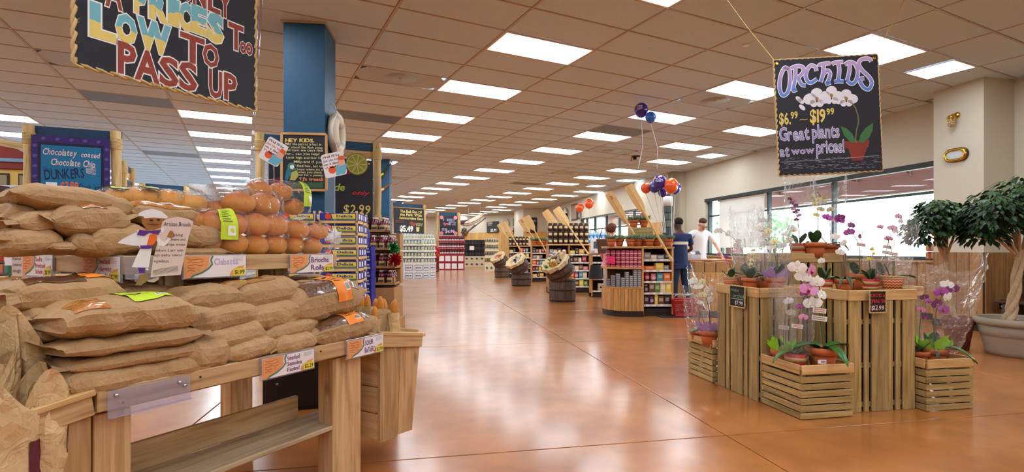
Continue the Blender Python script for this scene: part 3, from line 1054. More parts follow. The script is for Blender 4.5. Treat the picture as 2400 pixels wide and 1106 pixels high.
T5 = 'on the lower table'
bag(160, 540, 838, 905, .0, .34, 'long flat kraft bread bag at the bottom of the big stack at the table corner', seed=3)
bag(165, 505, 812, 858, .01, .33, 'long kraft bread bag second from the bottom in the big corner stack', seed=5)
bag(158, 492, 778, 822, .0, .34, 'long kraft bread bag third from the bottom in the big corner stack', seed=9)
bag(150, 486, 700, 790, .0, .36, 'big kraft bread bag with a lime sticker on top of the corner stack', (.06, .3, .28, .42), m_window2, (.5, .78, .2, .34), m_lime, seed=12)
bag(46, 300, 652, 742, .24, .3, 'kraft bag with dark window and orange sticker behind the corner stack', (.1, .6, .22, .4), m_window, (.62, .9, .2, .36), m_orange, seed=14)
bag(72, 210, 716, 762, .2, .3, 'crumpled kraft bag end poking out beside the corner stack, uppermost', seed=15, tilt=-.05)
bag(88, 210, 762, 800, .18, .3, 'crumpled kraft bag end poking out beside the corner stack, middle one', seed=16)
bag(96, 220, 800, 838, .18, .3, 'crumpled kraft bag end poking out beside the corner stack, lowest', seed=17)
bag(444, 580, 672, 735, .13, .26, 'kraft loaf bag on top of the middle column behind the lower front board', seed=21)
bag(456, 617, 714, 778, .07, .28, 'kraft loaf bag second from the top in the middle column', seed=22, tilt=-.06)
bag(480, 634, 757, 822, .04, .28, 'kraft loaf bag third from the top in the middle column', seed=23, tilt=-.04)
bag(535, 664, 790, 845, .0, .27, 'kraft loaf bag at the foot of the middle column, leaning on the front board', seed=24, tilt=-.08)
bag(448, 548, 790, 868, .0, .26, 'creased kraft bag wedged between the corner stack and the middle column', seed=25, tilt=.05)
bag(570, 722, 656, 730, .12, .3, 'kraft bag with seeded loaf window and small barcode on top of the third column', (.03, .6, .17, .33), m_window2, None, None, seed=31, tilt=-.08)
bag(600, 735, 707, 770, .07, .27, 'kraft loaf bag second from the top in the third column', seed=32, tilt=-.06)
bag(626, 756, 748, 800, .04, .26, 'kraft loaf bag third from the top in the third column', seed=33, tilt=-.05)
bag(652, 752, 782, 828, .0, .25, 'kraft loaf bag with orange sticker at the foot of the third column', None, None, (.55, .95, .24, .33), m_orange, seed=34, tilt=-.06)
bag(700, 856, 660, 754, .06, .3, 'kraft bag with dark loaf window and orange sticker, upper one at the aisle end', (.16, .97, .25, .44), m_window, (.55, .76, .2, .5), m_orange, seed=41, tilt=-.1)
bag(742, 884, 742, 806, .0, .28, 'kraft bag with dark loaf window and orange sticker, lower one at the aisle end', (.1, .94, .25, .43), m_window, (.5, .74, .22, .46), m_orange, seed=42, tilt=-.08)
bag(475, 610, 655, 700, .42, .3, 'kraft bag in the dark under the raised shelf between its two posts', seed=51)
bag(700, 800, 648, 690, .4, .3, 'kraft bag in the dark behind the aisle end loaves', seed=52, tilt=-.08)
bag(175, 330, 655, 700, .42, .3, 'kraft bag in the dark under the near end of the raised shelf', seed=53)
bag(250, 420, 672, 720, .36, .3, 'flat kraft bag behind the lime stickered bag under the raised shelf', seed=54)
# --- the pile on the raised shelf
ub = 1.095
bag(63, 292, 442, 496, .42, .36, 'big kraft bread bag on the very top of the raised pile', None, None, (.4, .62, .18, .24), m_lime, seed=61, tilt=.06)
bag(22, 100, 482, 538, .5, .3, 'kraft bag at the outer end of the raised pile, upper', seed=62)
bag(60, 160, 492, 548, .42, .3, 'kraft bag at the outer end of the raised pile, inner', seed=63, tilt=-.12)
bag(118, 338, 460, 520, .44, .34, 'kraft bread bag with lime sticker second from the top of the raised pile', None, None, (.5, .72, .22, .33), m_lime, seed=64, tilt=.03)
bag(142, 316, 478, 556, .36, .3, 'fat kraft bag with a clear front window in the raised pile', (.33, .68, .26, .4), m_window2, None, None, seed=65, tilt=-.1)
bag(34, 150, 538, 598, .38, .32, 'creased kraft bag lying at the bottom outer end of the raised pile', seed=66, tilt=-.08)
bag(116, 188, 562, 598, .35, .3, 'short kraft bag lying over the harvest price card', seed=67)
bag(178, 262, 545, 600, .36, .3, 'crumpled kraft bag lying behind the bent elbow of the baker cutout', seed=68, tilt=.1)
bag(224, 350, 525, 600, .35, .3, 'square ended kraft bag behind the baker cutout', None, None, (.55, .75, .26, .3), m_paper, seed=69, tilt=-.1)
bag(318, 480, 480, 532, .42, .32, 'gold windowed loaf bag behind the baker cutout hat', (.05, .9, .16, .42), m_window2, (.4, .58, .3, .36), m_paper, seed=70, tilt=.05)
bag(345, 470, 530, 600, .4, .3, 'kraft bag in shade behind the tall scroll card', seed=71)
bag(418, 532, 522, 584, .35, .28, 'crumpled kraft bag beside the clear roll bags on the raised shelf', (.2, .5, .3, .38), m_window2, None, None, seed=72, tilt=.06)
bag(408, 536, 580, 601, .35, .28, 'flat kraft bag under the crumpled one on the raised shelf', seed=73)
# ------------------------------------------------------------------ clear bags of rolls
m_film = clear_mat('clear_film', (1, 1, 1), .015, .12, 1.0, 22, .02)
m_film_w = clear_mat('gathered_film', (1, 1, 1), .1, .2, 1.0, 30, .7)
def bread_mat(name, c0, c1):
 m, N, L, b = base_mat(name)
 tc = N.new('ShaderNodeTexCoord')
 sx = N.new('ShaderNodeSeparateXYZ'); L.new(tc.outputs['Object'], sx.inputs[0])
 nz = N.new('ShaderNodeTexNoise'); nz.inputs['Scale'].default_value = 30; nz.inputs['Detail'].default_value = 4
 L.new(tc.outputs['Object'], nz.inputs['Vector'])
 ma = N.new('ShaderNodeMath'); ma.operation = 'MULTIPLY_ADD'; ma.inputs[1].default_value = .55; ma.inputs[2].default_value = .15
 L.new(sx.outputs['Z'], ma.inputs[0])
 ad = N.new('ShaderNodeMath'); ad.operation = 'MULTIPLY_ADD'; ad.inputs[1].default_value = .5
 L.new(nz.outputs['Fac'], ad.inputs[0]); L.new(ma.outputs[0], ad.inputs[2])
 r = ramp(N, [(.15, lin(c0)), (.75, lin(c1))]); L.new(ad.outputs[0], r.inputs[0])
 L.new(r.outputs[0], b.inputs['Base Color'])
 b.inputs['Roughness'].default_value = .5
 b.inputs['Specular IOR Level'].default_value = .3
 return m
m_roll = bread_mat('brioche_crust', (230, 164, 74), (178, 94, 26))
m_roll2 = bread_mat('pale_crust', (236, 184, 98), (206, 134, 54))
RV = []
for k in range(3):
 q = V((k * 11.3, 3, 1))
 RV.append(MB().ell((0, 0, 0), (1, 1, .82), 16, 10, 0, None, lambda p: p * (1 + .09 * noise.noise(p * 1.6 + q) + .03 * noise.noise(p * 5 + q))).mesh('roll', m_roll))
RV2 = [m.copy() for m in RV]
for m in RV2:
 m.materials[0] = m_roll2
def roll_bag(px0, px1, py0, py1, yf, dep, label, rolls, lab=None, mt=None, twist=None, pale=False, seed=0):
 """rolls: (fx, fz, fy, r) in fractions of the bag"""
 x0, x1 = bx(px0, yf), bx(px1, yf)
 x = (x0 + x1) / 2
 z0, z1 = bz(py1, x, yf), bz(py0, x, yf + dep * .3)
 L, H = x1 - x0, z1 - z0
 t = thing('roll_bag', label, 'bread bag', BM @ V((x, yf + dep / 2, z0)), TH, 'clear bags of rolls')
 q = random.Random(seed)
 for fx, fz, fy, r in rolls:
  o = put('roll', q.choice(RV2 if pale else RV), t, TRS(V(((fx - .5) * L, (fy - .5) * dep, fz * H)), q.uniform(0, 6), (r * 1.24, r * 1.24, r * 1.16)))
 off = V((seed * 3.7, 1, 5))
 def fn(u, v, lift=0.0):
  a = 2 * PI * v
  c, s = math.cos(a), math.sin(a)
  k = min(1, min(u, 1 - u) / .2)
  e = .45 + .55 * (k * (2 - k)) ** .7
  p = V(((u - .5) * L, math.copysign(abs(c) ** .6, c) * dep / 2 * e, H / 2 + math.copysign(abs(s) ** .6, s) * H / 2 * e))
  w = p + off
  d = (1 - 2 * abs(noise.noise(w * 14))) * .5 + (1 - 2 * abs(noise.noise(w * 30))) * .25
  return p + V((0, c, s)) * (d * .013 + lift)
 MB().surf(fn, 30, 30, 0, True, True).build('film', mt or m_film, t)
 if lab:
  u0, u1, v0, v1 = lab
  lb = MB().surf(lambda u, v: fn(u, v, .004), 6, 12, 0, True, False, None, u0, u1, v0, v1).build('sticker', m_lime, t)
  mk = MB()
  dv, du = v1 - v0, u1 - u0
  for i in range(9):
   a = v0 + dv * (.1 + .075 * i)
   mk.surf(lambda u, v: fn(u, v, .0058), 3, 1, 0, True, False, None, u0 + du * .12, u0 + du * (.5 + .3 * ((i * 7) % 3) / 3), a, a + dv * .02)
  mk.build('print', m_ink, lb)
  MB().surf(lambda u, v: fn(u, v, .0055), 3, 3, 0, True, False, None, u0 + du * .4, u0 + du * .85, v0 + dv * .82, v0 + dv * .93).build('barcode', m_paper, lb)
 if twist:
  tx, tz, r, ln = twist[:4]
  c = MB()
  def tw(u, v):
   a = 2 * PI * v
   w = u * u * (3 - 2 * u)
   rr = r * (.25 + .9 * w) * (1 + .25 * math.sin(a * 5 + 6 * u) + .12 * math.sin(a * 11))
   return V((math.cos(a) * rr * 1.2, math.sin(a) * rr, ln * u))
  c.surf(tw, 12, 40, 0, True, True, TRS(V(((tx - .5) * L, 0, tz * H)), 0, 1, 0, twist[4] if len(twist) > 4 else 0) if True else None)
  c.build('gathered_end', m_film_w, t)
 return t
twist0 = None
roll_bag(470, 602, 492, 600, .35, .2, 'clear roll bag with a tall lime sticker standing beside the clear bag of brioche', [(.25, .3, .4, .055), (.7, .27, .35, .058), (.45, .72, .45, .06), (.8, .7, .5, .055), (.15, .75, .6, .045)], (.32, .62, .3, .52), seed=1)
roll_bag(592, 690, 500, 600, .35, .2, 'clear bag of brown rolls in the bottom row above the board, nearest the sticker bag', [(.25, .24, .4, .058), (.72, .25, .4, .055), (.3, .72, .45, .06), (.75, .72, .45, .06)], None, seed=2)
roll_bag(684, 792, 520, 600, .35, .2, 'clear bag of round rolls with a white tied end, nearest the aisle', [(.2, .3, .4, .05), (.6, .28, .4, .05), (.3, .75, .4, .055), (.75, .72, .4, .048)], None, None, (1.0, .5, .03, .09, 1.4), seed=3)
roll_bag(545, 678, 446, 512, .42, .2, 'clear bag of two big glossy brown rolls lying on top of the roll bags', [(.27, .5, .4, .062), (.7, .5, .4, .066), (.48, .5, .7, .05)], None, seed=4, mt=m_film)
roll_bag(608, 742, 424, 512, .55, .22, 'clear roll bag with a hanging lime sticker at the top of the pile', [(.2, .7, .5, .058), (.55, .72, .5, .056), (.75, .35, .4, .05), (.3, .3, .4, .05)], (.74, .98, .3, .52), seed=5)
roll_bag(498, 600, 470, 520, .52, .2, 'clear bag with a big white gathered top in the middle of the roll pile', [(.3, .5, .4, .055), (.7, .5, .4, .055)], None, None, (.45, .55, .085, .12), seed=6)
roll_bag(428, 512, 452, 508, .5, .2, 'clear bag with one round gold roll behind the scroll card', [(.5, .5, .4, .056), (.15, .5, .6, .04)], None, seed=7, pale=True)
roll_bag(384, 440, 446, 492, .52, .2, 'clear bag with a pale loaf, behind the gold windowed bag', [(.5, .5, .4, .052)], None, seed=8, pale=True)
roll_bag(310, 388, 441, 482, .54, .2, 'clear bag with pale rolls and a slanting lime sticker at the pile top', [(.3, .5, .4, .045), (.75, .5, .4, .045)], (.45, .95, .26, .38), seed=9, pale=True)
roll_bag(268, 322, 444, 472, .56, .2, 'small clear bag with a lime top label beside the topmost paper bag', [(.5, .4, .4, .04)], (.1, .95, .22, .34), seed=10, pale=True)
# ------------------------------------------------------------------ baguettes in the bins
m_bag2 = paper_mat('baguette_paper', (222, 190, 140))
m_maroon = mat((92, 22, 40), .5, var=.15, bs=12)
def baguette(name, M, label, h=.3, r=.032, stripe=True, tip=True, seed=0, cat='baguette'):
 q = V((seed * 5.1, 2, 9))
 def fn(u, v):
  a = 2 * PI * v
  pq_ = V((math.cos(a) * 1.3, math.sin(a) * 1.3, u * h * 8)) + q
  rr = r * (1.0 + .15 * u * u - .25 * max(0, u - .6) * (seed > 19)) * (1 + .16 * noise.noise(pq_) + .11 * (1 - 2.2 * abs(noise.noise(pq_ * 1.7))))
  return V((math.cos(a) * rr * 1.35, math.sin(a) * rr * .8, u * h * (1 + .1 * u * math.sin(a * 2 + seed) * (r > .04))))
 o = put(name, MB().surf(fn, 18, 26, 0, False, True).mesh(name, m_bag2))
 tag(o, label, cat, 'bagged baguettes')
 o.matrix_basis = M
 if stripe:
  MB().surf(lambda u, v: fn(u, v) * 1.0 + V((math.cos(2 * PI * v), math.sin(2 * PI * v), 0)) * .002, 10, 6, 0, False, False, None, .0, .82, .66, .86).build('maroon_stripe', m_maroon, o)
 if tip:
  MB().ell((0, 0, h + .01), (r * .8, r * .7, .06), 10, 8).build('bread_tip', m_roll2, o)
 return o
for k in range(9):
 x, y = .055 + .029 * k, .07 + .085 * (k % 3) + .004 * k
 hz = .8 + .006 * (k * 53 % 9) - .012 * (k % 3 == 0)
 baguette('baguette', BM @ TRS(V((x, y, .2)), k * 1.3, 1, (k % 3 - 1) * .05, (k % 2) * .05), 'baguette in a paper sleeve standing in the aisle end bin, %s from the table' % ORD1[k], hz - .2, .026, False, True, k)
for k, (px, py, y, r, st) in enumerate([(118, 896, .08, .06, True), (20, 912, .07, .075, True), (50, 762, .27, .075, True), (112, 800, .31, .05, False), (-20, 790, .2, .06, True)]):
 x = bx(px, y)
 x = max(LX - .29, min(LX - .06, x))
 hz = bz(py, x, y)
 baguette('baguette_bag', BM @ TRS(V((x, y, .18)), [.5, .3, .9, 0, 1.1][k] + .6, 1, .03 * (k % 2), 0), ['pale paper bread bag with printed note at the front of the near bin', 'pale paper bag with a maroon panel at the picture corner', 'open topped maroon striped paper bag standing behind in the near bin', 'crumpled pale paper bag beside the corner stack', 'maroon paper bag at the outer end of the near bin'][k], hz - .18, r, st, False, k + 20, 'bread bag')
nt = MB()
write(nt, 'Our classic', -.045, .062, .075, .009, 0, jit=.05, slant=.25)
write(nt, 'baguette is made', -.045, .046, .085, .008, 0, jit=.05, slant=.25)
write(nt, 'with flour and', -.04, .031, .07, .008, 0, jit=.05, slant=.25)
write(nt, 'time', -.02, .016, .03, .008, 0, jit=.05, slant=.25)
o = tag(nt.build('bag_note', mat((74, 48, 36), .7)), 'brown script note printed low on the front paper bag in the near bin', 'note')
o.matrix_basis = BM @ TRS(V((max(LX - .29, min(LX - .06, bx(112, .02))), .012, .645)), 0)
# ------------------------------------------------------------------ price cards, holders and cutouts on the bread table
m_acryl = clear_mat('acrylic', (.88, .86, 1), .06, .05, .0, 4, .16)
m_cardw = mat((240, 236, 238), .35, spec=.5)
m_cardo = mat((236, 158, 96), .6, var=.25, bs=40)
m_dkgrn = mat((96, 128, 112), .6)
m_yel = mat((236, 222, 70), .6)
m_purp = mat((112, 52, 134), .6)
m_red = mat((196, 44, 66), .6)
def card(name, label, M, w, h, lines, price, ink, small=True, seed=0):
 t = thing(name, label, 'price card', (0, 0, 0), 0, 'bread price cards')
 t.matrix_basis = M
 MB().box(-.006, w + .006, -.003, .004, -.006, h + .006, 0, .001).build('holder', m_acryl, t)
 MB().box(0, w, -.0052, -.0034, 0, h).build('paper', m_cardw, t)
 art = MB()
 sx = lambda u: u * w
 cur = [(.44, 1), (.41, .8), (.43, .6), (.37, .4), (.27, .22), (.14, .1), (.1, 0)]
 flat(art, [(0, 0), (0, h * .995)] + [(u * w * .92, v * h) for u, v in cur], .0056)
 art.build('orange_panel', m_cardo, t)
 g = MB()
 stroke(g, [(u * w, v * h) for u, v in cur], h * .09, .006)
 g.build('green_band', m_dkgrn, t)
 sc = MB()
 q = random.Random(seed)
 for i in range(5):
  stroke(sc, [(w * (.05 + .06 * k), h * (.32 + .13 * i + .035 * math.sin(k * 2.2 + i * 2))) for k in range(5 if i > 1 else 3)], .0022, .0064)
 sc.build('pencil_scribble', mat((170, 92, 60), .7), t)
 n = len(lines)
 tx = MB()
 for i, (s, wd) in enumerate(lines):
  write(tx, s, w * .46, h * (.96 - (.88 / n) * (i + 1) + .1 / n), w * wd, h * .62 / n, .0066, 0, .012, .07)
 tx.build('lettering', ink, t)
 if small:
  sm = MB()
  for i in range(4):
   stroke(sm, [(w * .78, h * (.92 - .06 * i)), (w * (.96 - .03 * (i % 2)), h * (.92 - .06 * i))], .0012, .0062)
  sm.build('small_print', mat((150, 150, 160), .7), t)
 bl = MB()
 flat(bl, [(w * .72, .03 * h), (w * .74, h * .25), (w * .86, h * .46), (w * .97, h * .52), (w * .96, h * .4), (w * .82, h * .22), (w * .79, .02 * h)], .0064)
 bl.build('loaf_drawing', m_cardo, t)
 pt = MB()
 flat(pt, [(w * .78, .02 * h), (w * .985, .02 * h), (w * .985, h * .38), (w * .78, h * .38)], .0072)
 y = pt.build('price_patch', m_yel, t)
 pr = MB()
 write(pr, price, w * .8, h * .1, w * .17, h * .2, .008, 0, .01, .05)
 pr.build('price', m_ink, y)
 return t
def on_front(px0, px1, pyt, pyb, y=0.0, lean=0.0):
 x0, x1 = bx(px0, y - .01), bx(px1, y - .01)
 z0, z1 = bz(pyb, x0, y), bz(pyt, x0, y)
 return BM @ TRS(V((x0, y - .008, z0)), 0, 1, -lean), x1 - x0, z1 - z0
def on_end(px0, px1, pyt, pyb, x=UXL):
 """the end face of the raised shelf that looks away from the aisle"""
 def yy(px):
  r = (px - CXP) / F
  o = TO + E1 * (x - .01)
  return (r * o.y - o.x) / (E2.x - r * E2.y)
 y0, y1 = yy(px0), yy(px1)
 z0, z1 = bz(pyb, x, y0), bz(pyt, x, y0)
 return BM @ TRS(V((x - .008, y0, z0)), -PI / 2), abs(y1 - y0), z1 - z0
M_, w_, h_ = on_front(613, 735, 842, 890)
card('price_card', 'price card reading Seeded Semolina Fiolini on the lower front board', M_, w_, h_, [('Seeded', .24), ('Semolina', .28), ('Fiolini!', .24)], '$2.29', m_purp, seed=1)
M_, w_, h_ = on_front(814, 897, 800, 841)
card('price_card', 'price card reading Sour Batard at the aisle end of the lower board', M_, w_, h_, [('SOUR', .24), ('BaTaRD', .3)], '$2.99', m_purp, seed=2)
M_, w_, h_ = on_front(430, 575, 600, 652, UY)
card('price_card', 'glare washed price card reading Ciabatta on the raised shelf', M_, w_, h_, [('Ciabatta', .4), (' ', .1)], '$1.99', mat((186, 176, 214), .6), seed=3)  # pale ink paints the glare over the lettering
M_, w_, h_ = on_front(680, 780, 598, 640, UY)
card('price_card', 'price card reading Brioche Rolls at the aisle end of the raised shelf', M_, w_, h_, [('Brioche', .42), ('Rolls', .3)], '$2.99', m_purp, seed=4)
M_, w_, h_ = on_end(195, 282, 600, 655)
card('price_card', 'price card reading Seeded Harvest Boule on the shelf end beside the baker cutout', M_, w_, h_, [('Seeded', .3), ('Harvest', .34), ('Boule', .26)], '$2.99', m_red, seed=5)
M_, w_, h_ = on_end(55, 124, 597, 644)
card('price_card', 'price card reading Soft Pretzel Stick at the far outer end of the raised shelf', M_, w_, h_, [('Soft', .22), ('Pretzel', .32), ('Stick', .24)], '$1.99', m_red, seed=6)
M_, w_, h_ = on_front(252, 446, 916, 980, 0)
t = thing('sign_holder', 'empty clear acrylic sign holder screwed to the lower front board', 'sign holder')
t.matrix_basis = M_
MB().box(0, w_, -.004, .0, 0, h_, 0, .001).box(0, w_, -.018, -.004, 0, .004).build('sheet', m_acryl, t)
for u, v in ((.09, .8), (.85, .78), (.92, .6)):
 MB().lathe([(0, .006), (.005, .005), (.007, 0)], 10).build('screw', mat((200, 200, 210), .2, 1), t).matrix_basis = TRS(V((u * w_, -.004, v * h_)), 0, 1, PI / 2)
M_, w_, h_ = on_front(293, 372, 602, 655, UY)
t = thing('sign_holder', 'clear acrylic holder behind the baker cutout on the raised shelf', 'sign holder')
t.matrix_basis = M_
MB().box(0, w_, -.004, .0, 0, h_, 0, .001).box(0, w_, -.012, -.004, 0, .004).build('sheet', m_acryl, t)
MB().lathe([(0, .006), (.005, .005), (.007, 0)], 10).build('screw', m_white, t).matrix_basis = TRS(V((.62 * w_, -.004, .4 * h_)), 0, 1, PI / 2)
# baker cutout, drawn flat on card and cut out: coordinates in pixels of the photo, turned into metres at its own distance
def cutout(name, label, org, yaw, sc, parts, cat='cutout'):
 t = thing(name, label, cat, org, yaw)
 for k, (n, pts, m, layer) in enumerate(parts):
  p = [(x * sc, y * sc) for x, y in pts]
  o0 = .002 + layer * .0016
  MB().prism(p, -.0008, .0008, 0, Matrix(((1, 0, 0, 0), (0, 0, -1, -o0), (0, 1, 0, 0), (0, 0, 0, 1)))).build(n, m, t)
 return t
m_skin_c = mat((164, 108, 52), .7)
m_cw = mat((236, 234, 240), .6)
Yc = 1.98
Bk = lambda pts: [((x - 250) / 5.53, -(y - 1000) / 5.53) for x, y in pts]
parts = [
 ('card_body', Bk([(455, 340), (570, 350), (690, 350), (720, 420), (745, 490), (690, 530), (660, 450), (610, 545), (612, 580), (580, 822), (400, 815), (440, 700), (490, 575), (470, 540), (460, 420)]), m_cw, 0),
 ('arm', Bk([(440, 370), (470, 385), (470, 530), (490, 545), (455, 545), (330, 525), (250, 505), (300, 460)]), m_cw, 0),
 ('arm', Bk([(680, 420), (745, 500), (800, 430), (830, 450), (745, 550), (690, 540), (668, 470)]), m_cw, 2),
 ('hand', Bk([(780, 420), (815, 345), (845, 350), (862, 390), (830, 445)]), m_skin_c, 3),
 ('head', Bk([(505, 185), (600, 190), (720, 190), (740, 250), (715, 300), (640, 340), (560, 320), (510, 260)]), m_skin_c, 1),
 ('hat', Bk([(470, 130), (530, 90), (620, 65), (720, 95), (795, 165), (770, 185), (690, 180), (640, 175), (540, 190), (525, 165), (478, 160)]), m_cw, 2),
 ('bow_tie', Bk([(485, 335), (560, 350), (590, 350), (715, 335), (680, 400), (640, 385), (590, 372), (530, 415), (455, 400)]), mat((92, 40, 140), .6), 2),
 ('vest', Bk([(590, 400), (640, 385), (675, 420), (665, 470), (630, 530), (560, 530)]), mat((242, 110, 30), .6), 1),
 ('sash', Bk([(490, 540), (615, 535), (610, 575), (495, 580)]), mat((92, 40, 140), .6), 2),
 ('leg', Bk([(465, 820), (545, 822), (535, 890), (480, 890)]), mat((92, 40, 140), .6), 1),
 ('boot', Bk([(475, 920), (555, 895), (590, 970), (540, 1010), (500, 1050), (435, 1045), (470, 980)]), mat((150, 116, 76), .6), 1),
 ('boot', Bk([(560, 985), (690, 950), (690, 975), (640, 1015), (570, 1005)]), mat((190, 170, 150), .6), 1),
 ('beard', Bk([(715, 310), (745, 305), (750, 340), (735, 390), (722, 360)]), m_cw, 2),
 ('eye', Bk([(590, 205), (630, 205), (625, 222), (592, 222)]), m_ink, 3),
 ('eye', Bk([(670, 200), (705, 198), (702, 214), (672, 216)]), m_ink, 3),
 ('mouth', Bk([(560, 262), (640, 255), (700, 262), (640, 275)]), mat((110, 62, 40), .6), 3),
]
bo = P(275.7, 660.8, 1.93)
byaw = math.radians(24)
bak = cutout('baker_cutout', 'flat card baker figure in white hat with a purple bow tie, before the raised shelf', bo, byaw, 1 / F * Yc, parts)
Sk = lambda pts: [((x - 680) / 5.53, -(y - 935) / 5.53) for x, y in pts]
scr = cutout('scroll_card', 'tall scroll shaped card headed Artisan Breads held by the baker cutout', P(353, 649, 1.97), byaw, 1 / F * Yc, [
 ('card', Sk([(680, 935), (1010, 915), (1100, 420), (1155, 215), (1100, 175), (980, 150), (860, 180), (810, 220), (760, 480), (710, 700)]), mat((224, 204, 196), .6), 0),
], 'sign')
sk = Yc / F
tx = MB()
for s, x, y, w, h in (('Artisan Breads', 825, 275, 300, 55), ('Applying', 880, 405, 155, 40), ('techniques used', 850, 462, 215, 32), ('in Europe, artisan', 800, 530, 260, 36), ('bakers. Start with', 740, 608, 300, 36), ('high quality natural', 720, 668, 300, 34), ('ingredients.', 720, 748, 165, 40)):
 write(tx, s, (x - 680) / 5.53 * sk, -(y - 935) / 5.53 * sk, w / 5.53 * sk, h / 5.53 * sk, .0042, 0, .0, .06, .1)
for i in range(8):
 stroke(tx, [((705 + 20 * k - 680) / 5.53 * sk, -(850 + i * 9 - 4 * k - 935 + 3 * math.sin(k + i)) / 5.53 * sk) for k in range(15)], .0006, .0042)
tx.build('lettering', m_ink, scr)
# the second baker, at the outer end of the shelf
Lk = lambda pts: [((x - 60) / 2.907, -(y - 950) / 2.907) for x, y in pts]
Y2 = 2.45
bak2 = cutout('baker_cutout', 'flat card baker with a green scarf and red vest at the outer shelf end', P(20.6, 646, Y2), math.radians(26), Y2 / F, [
 ('card_body', Lk([(0, 700), (30, 660), (70, 680), (78, 880), (40, 880), (40, 760), (0, 740)]), m_cw, 0),
 ('vest', Lk([(0, 700), (30, 670), (44, 760), (0, 750)]), m_red, 1),
 ('vest', Lk([(58, 690), (74, 690), (70, 745), (54, 745)]), m_red, 1),
 ('scarf', Lk([(28, 655), (68, 660), (62, 685), (30, 682)]), mat((30, 120, 74), .6), 2),
 ('sash', Lk([(46, 745), (72, 745), (72, 768), (46, 768)]), mat((30, 120, 74), .6), 2),
 ('leg', Lk([(55, 880), (75, 880), (72, 960), (60, 960)]), mat((30, 120, 74), .6), 1),
 ('head', Lk([(15, 590), (55, 585), (62, 640), (40, 655), (18, 640)]), mat((190, 120, 84), .7), 1),
 ('hat', Lk([(-10, 545), (10, 530), (45, 555), (62, 585), (50, 600), (15, 592), (0, 575)]), mat((224, 196, 184), .6), 2),
])
scr2 = cutout('scroll_card', 'narrow scroll card with handwriting at the outer shelf end', P(29, 645, Y2 - .02), math.radians(26), Y2 / F, [
 ('card', [((x - 85) / 2.907, -(y - 945) / 2.907) for x, y in [(85, 945), (150, 945), (140, 620), (128, 590), (100, 570), (72, 590), (78, 650)]], mat((222, 204, 196), .6), 0)], 'sign')
tx = MB()
for i, (s, wd) in enumerate((('After', 40), ('years', 36), ('of', 20), ('hand', 40), ('twisted', 44), ('dough', 40))):
 write(tx, s, 4 / 2.907 * Y2 / F, (230 - 42 * i) / 2.907 * Y2 / F, wd / 2.907 * Y2 / F, 24 / 2.907 * Y2 / F, .0042, 0, .0, .06)
tx.build('lettering', m_ink, scr2)
# ================================================================== ORCHID STAND
SM = RZ
def low_crate(a, b, n, label, w=.41, h=.374):
 t = thing('slatted_crate', label, 'crate', S(a, b), YAW, 'low slatted crates of the orchid stand')
 top = h
 rows, hs = 6, .044
 for (p0, p1, up) in (((0, 0), (w, 0), (0, -1, 0)), ((0, w), (w, w), (0, 1, 0)), ((0, .012), (0, w - .012), (-1, 0, 0)), ((w, .012), (w, w - .012), (1, 0, 0))):
  off = V(up) * -.006
  for k in range(rows):
   z = .024 + k * .0495
   plank(t, 'slat', V((*p0, z)) + off, V((*p1, z)) + off, hs - .004 + .002 * (k % 2), .011, up, m_crate, .002)
  q = .004
  plank(t, 'rim_board', V((*p0, top - .032)) + V(up) * q, V((*p1, top - .032)) + V(up) * q, .064, .016, up, m_rim)
 for x in (.03, w - .03):
  for y in (.03, w - .03):
   plank(t, 'corner_post', (x, y, .005), (x, y, top - .03), .03, .03, (0, 1, 0), m_crate)
 for k in range(3):
  plank(t, 'bottom_slat', (.02, .08 + k * .125, .26), (w - .02, .08 + k * .125, .26), .1, .012, Z_, m_crate)
 return t
low_crate(2.618, 3.122, 0, 'low slatted crate at the very front corner of the orchid stand')
low_crate(3.627 + .012, 3.114, 1, 'low slatted crate at the window side of the orchid stand, nearest the potted trees')
low_crate(2.582, 4.135, 2, 'low slatted crate at the back of the stand, toward the register')
def tall_crate(a, b, w, d, h, label, seed=0):
 t = thing('tall_crate', label, 'crate', S(a, b), YAW, 'tall slatted crates of the orchid stand')
 q = random.Random(seed)
 def face(p0, p1, up):
  p0, p1 = V((*p0, 0)), V((*p1, 0))
  dr = (p1 - p0)
  Ln = dr.length
  dr.normalize()
  # wide end boards, two pairs of narrow slats, a wide middle board
  lay_ = [(.0, .105), (.135, .045), (.2, .045), (.275, .115), (Ln - .18 + .0, .045), (Ln - .105 - .065, .045)]
  mid = Ln / 2
  spec = [(.052, .102), (.145, .04), (.21, .04), (mid, .11), (Ln - .21, .04), (Ln - .145, .04), (Ln - .052, .102)]
  for c, wd in spec:
   c = min(max(c, .05), Ln - .05)
   plank(t, 'upright_board' if wd > .08 else 'upright_slat', p0 + dr * c + Z_ * .0 + V(up) * (.012 - .002 * q.random()), p0 + dr * c + Z_ * (h - .06) + V(up) * (.012 - .002 * q.random()), wd, .018, up, m_crate)
  for z in (.05, h * .38, h * .74):
   plank(t, 'cross_rail', p0 + Z_ * z - V(up) * .008, p1 + Z_ * z - V(up) * .008, .035, .018, up, m_crate)
  plank(t, 'rim_board', p0 - dr * .01 + Z_ * (h - .035) + V(up) * .018, p1 + dr * .01 + Z_ * (h - .035) + V(up) * .018, .075, .02, up, m_rim)
 face((0, 0), (w, 0), (0, -1, 0))
 face((0, d), (0, 0), (-1, 0, 0))
 face((w, 0), (w, d), (1, 0, 0))
 face((0, d), (w, d), (0, 1, 0))
 for k in range(4):
  plank(t, 'top_board', (.01, (k + .5) * d / 4, h - .065), (w - .01, (k + .5) * d / 4, h - .065), d / 4 - .006, .014, Z_, m_crate)
 MB().box(.03, w - .03, .03, d - .03, .005, h - .085).build('dark_infill', mat((30, 22, 16), .9), t)  # plain dark box filling the inside behind the slats
 return t
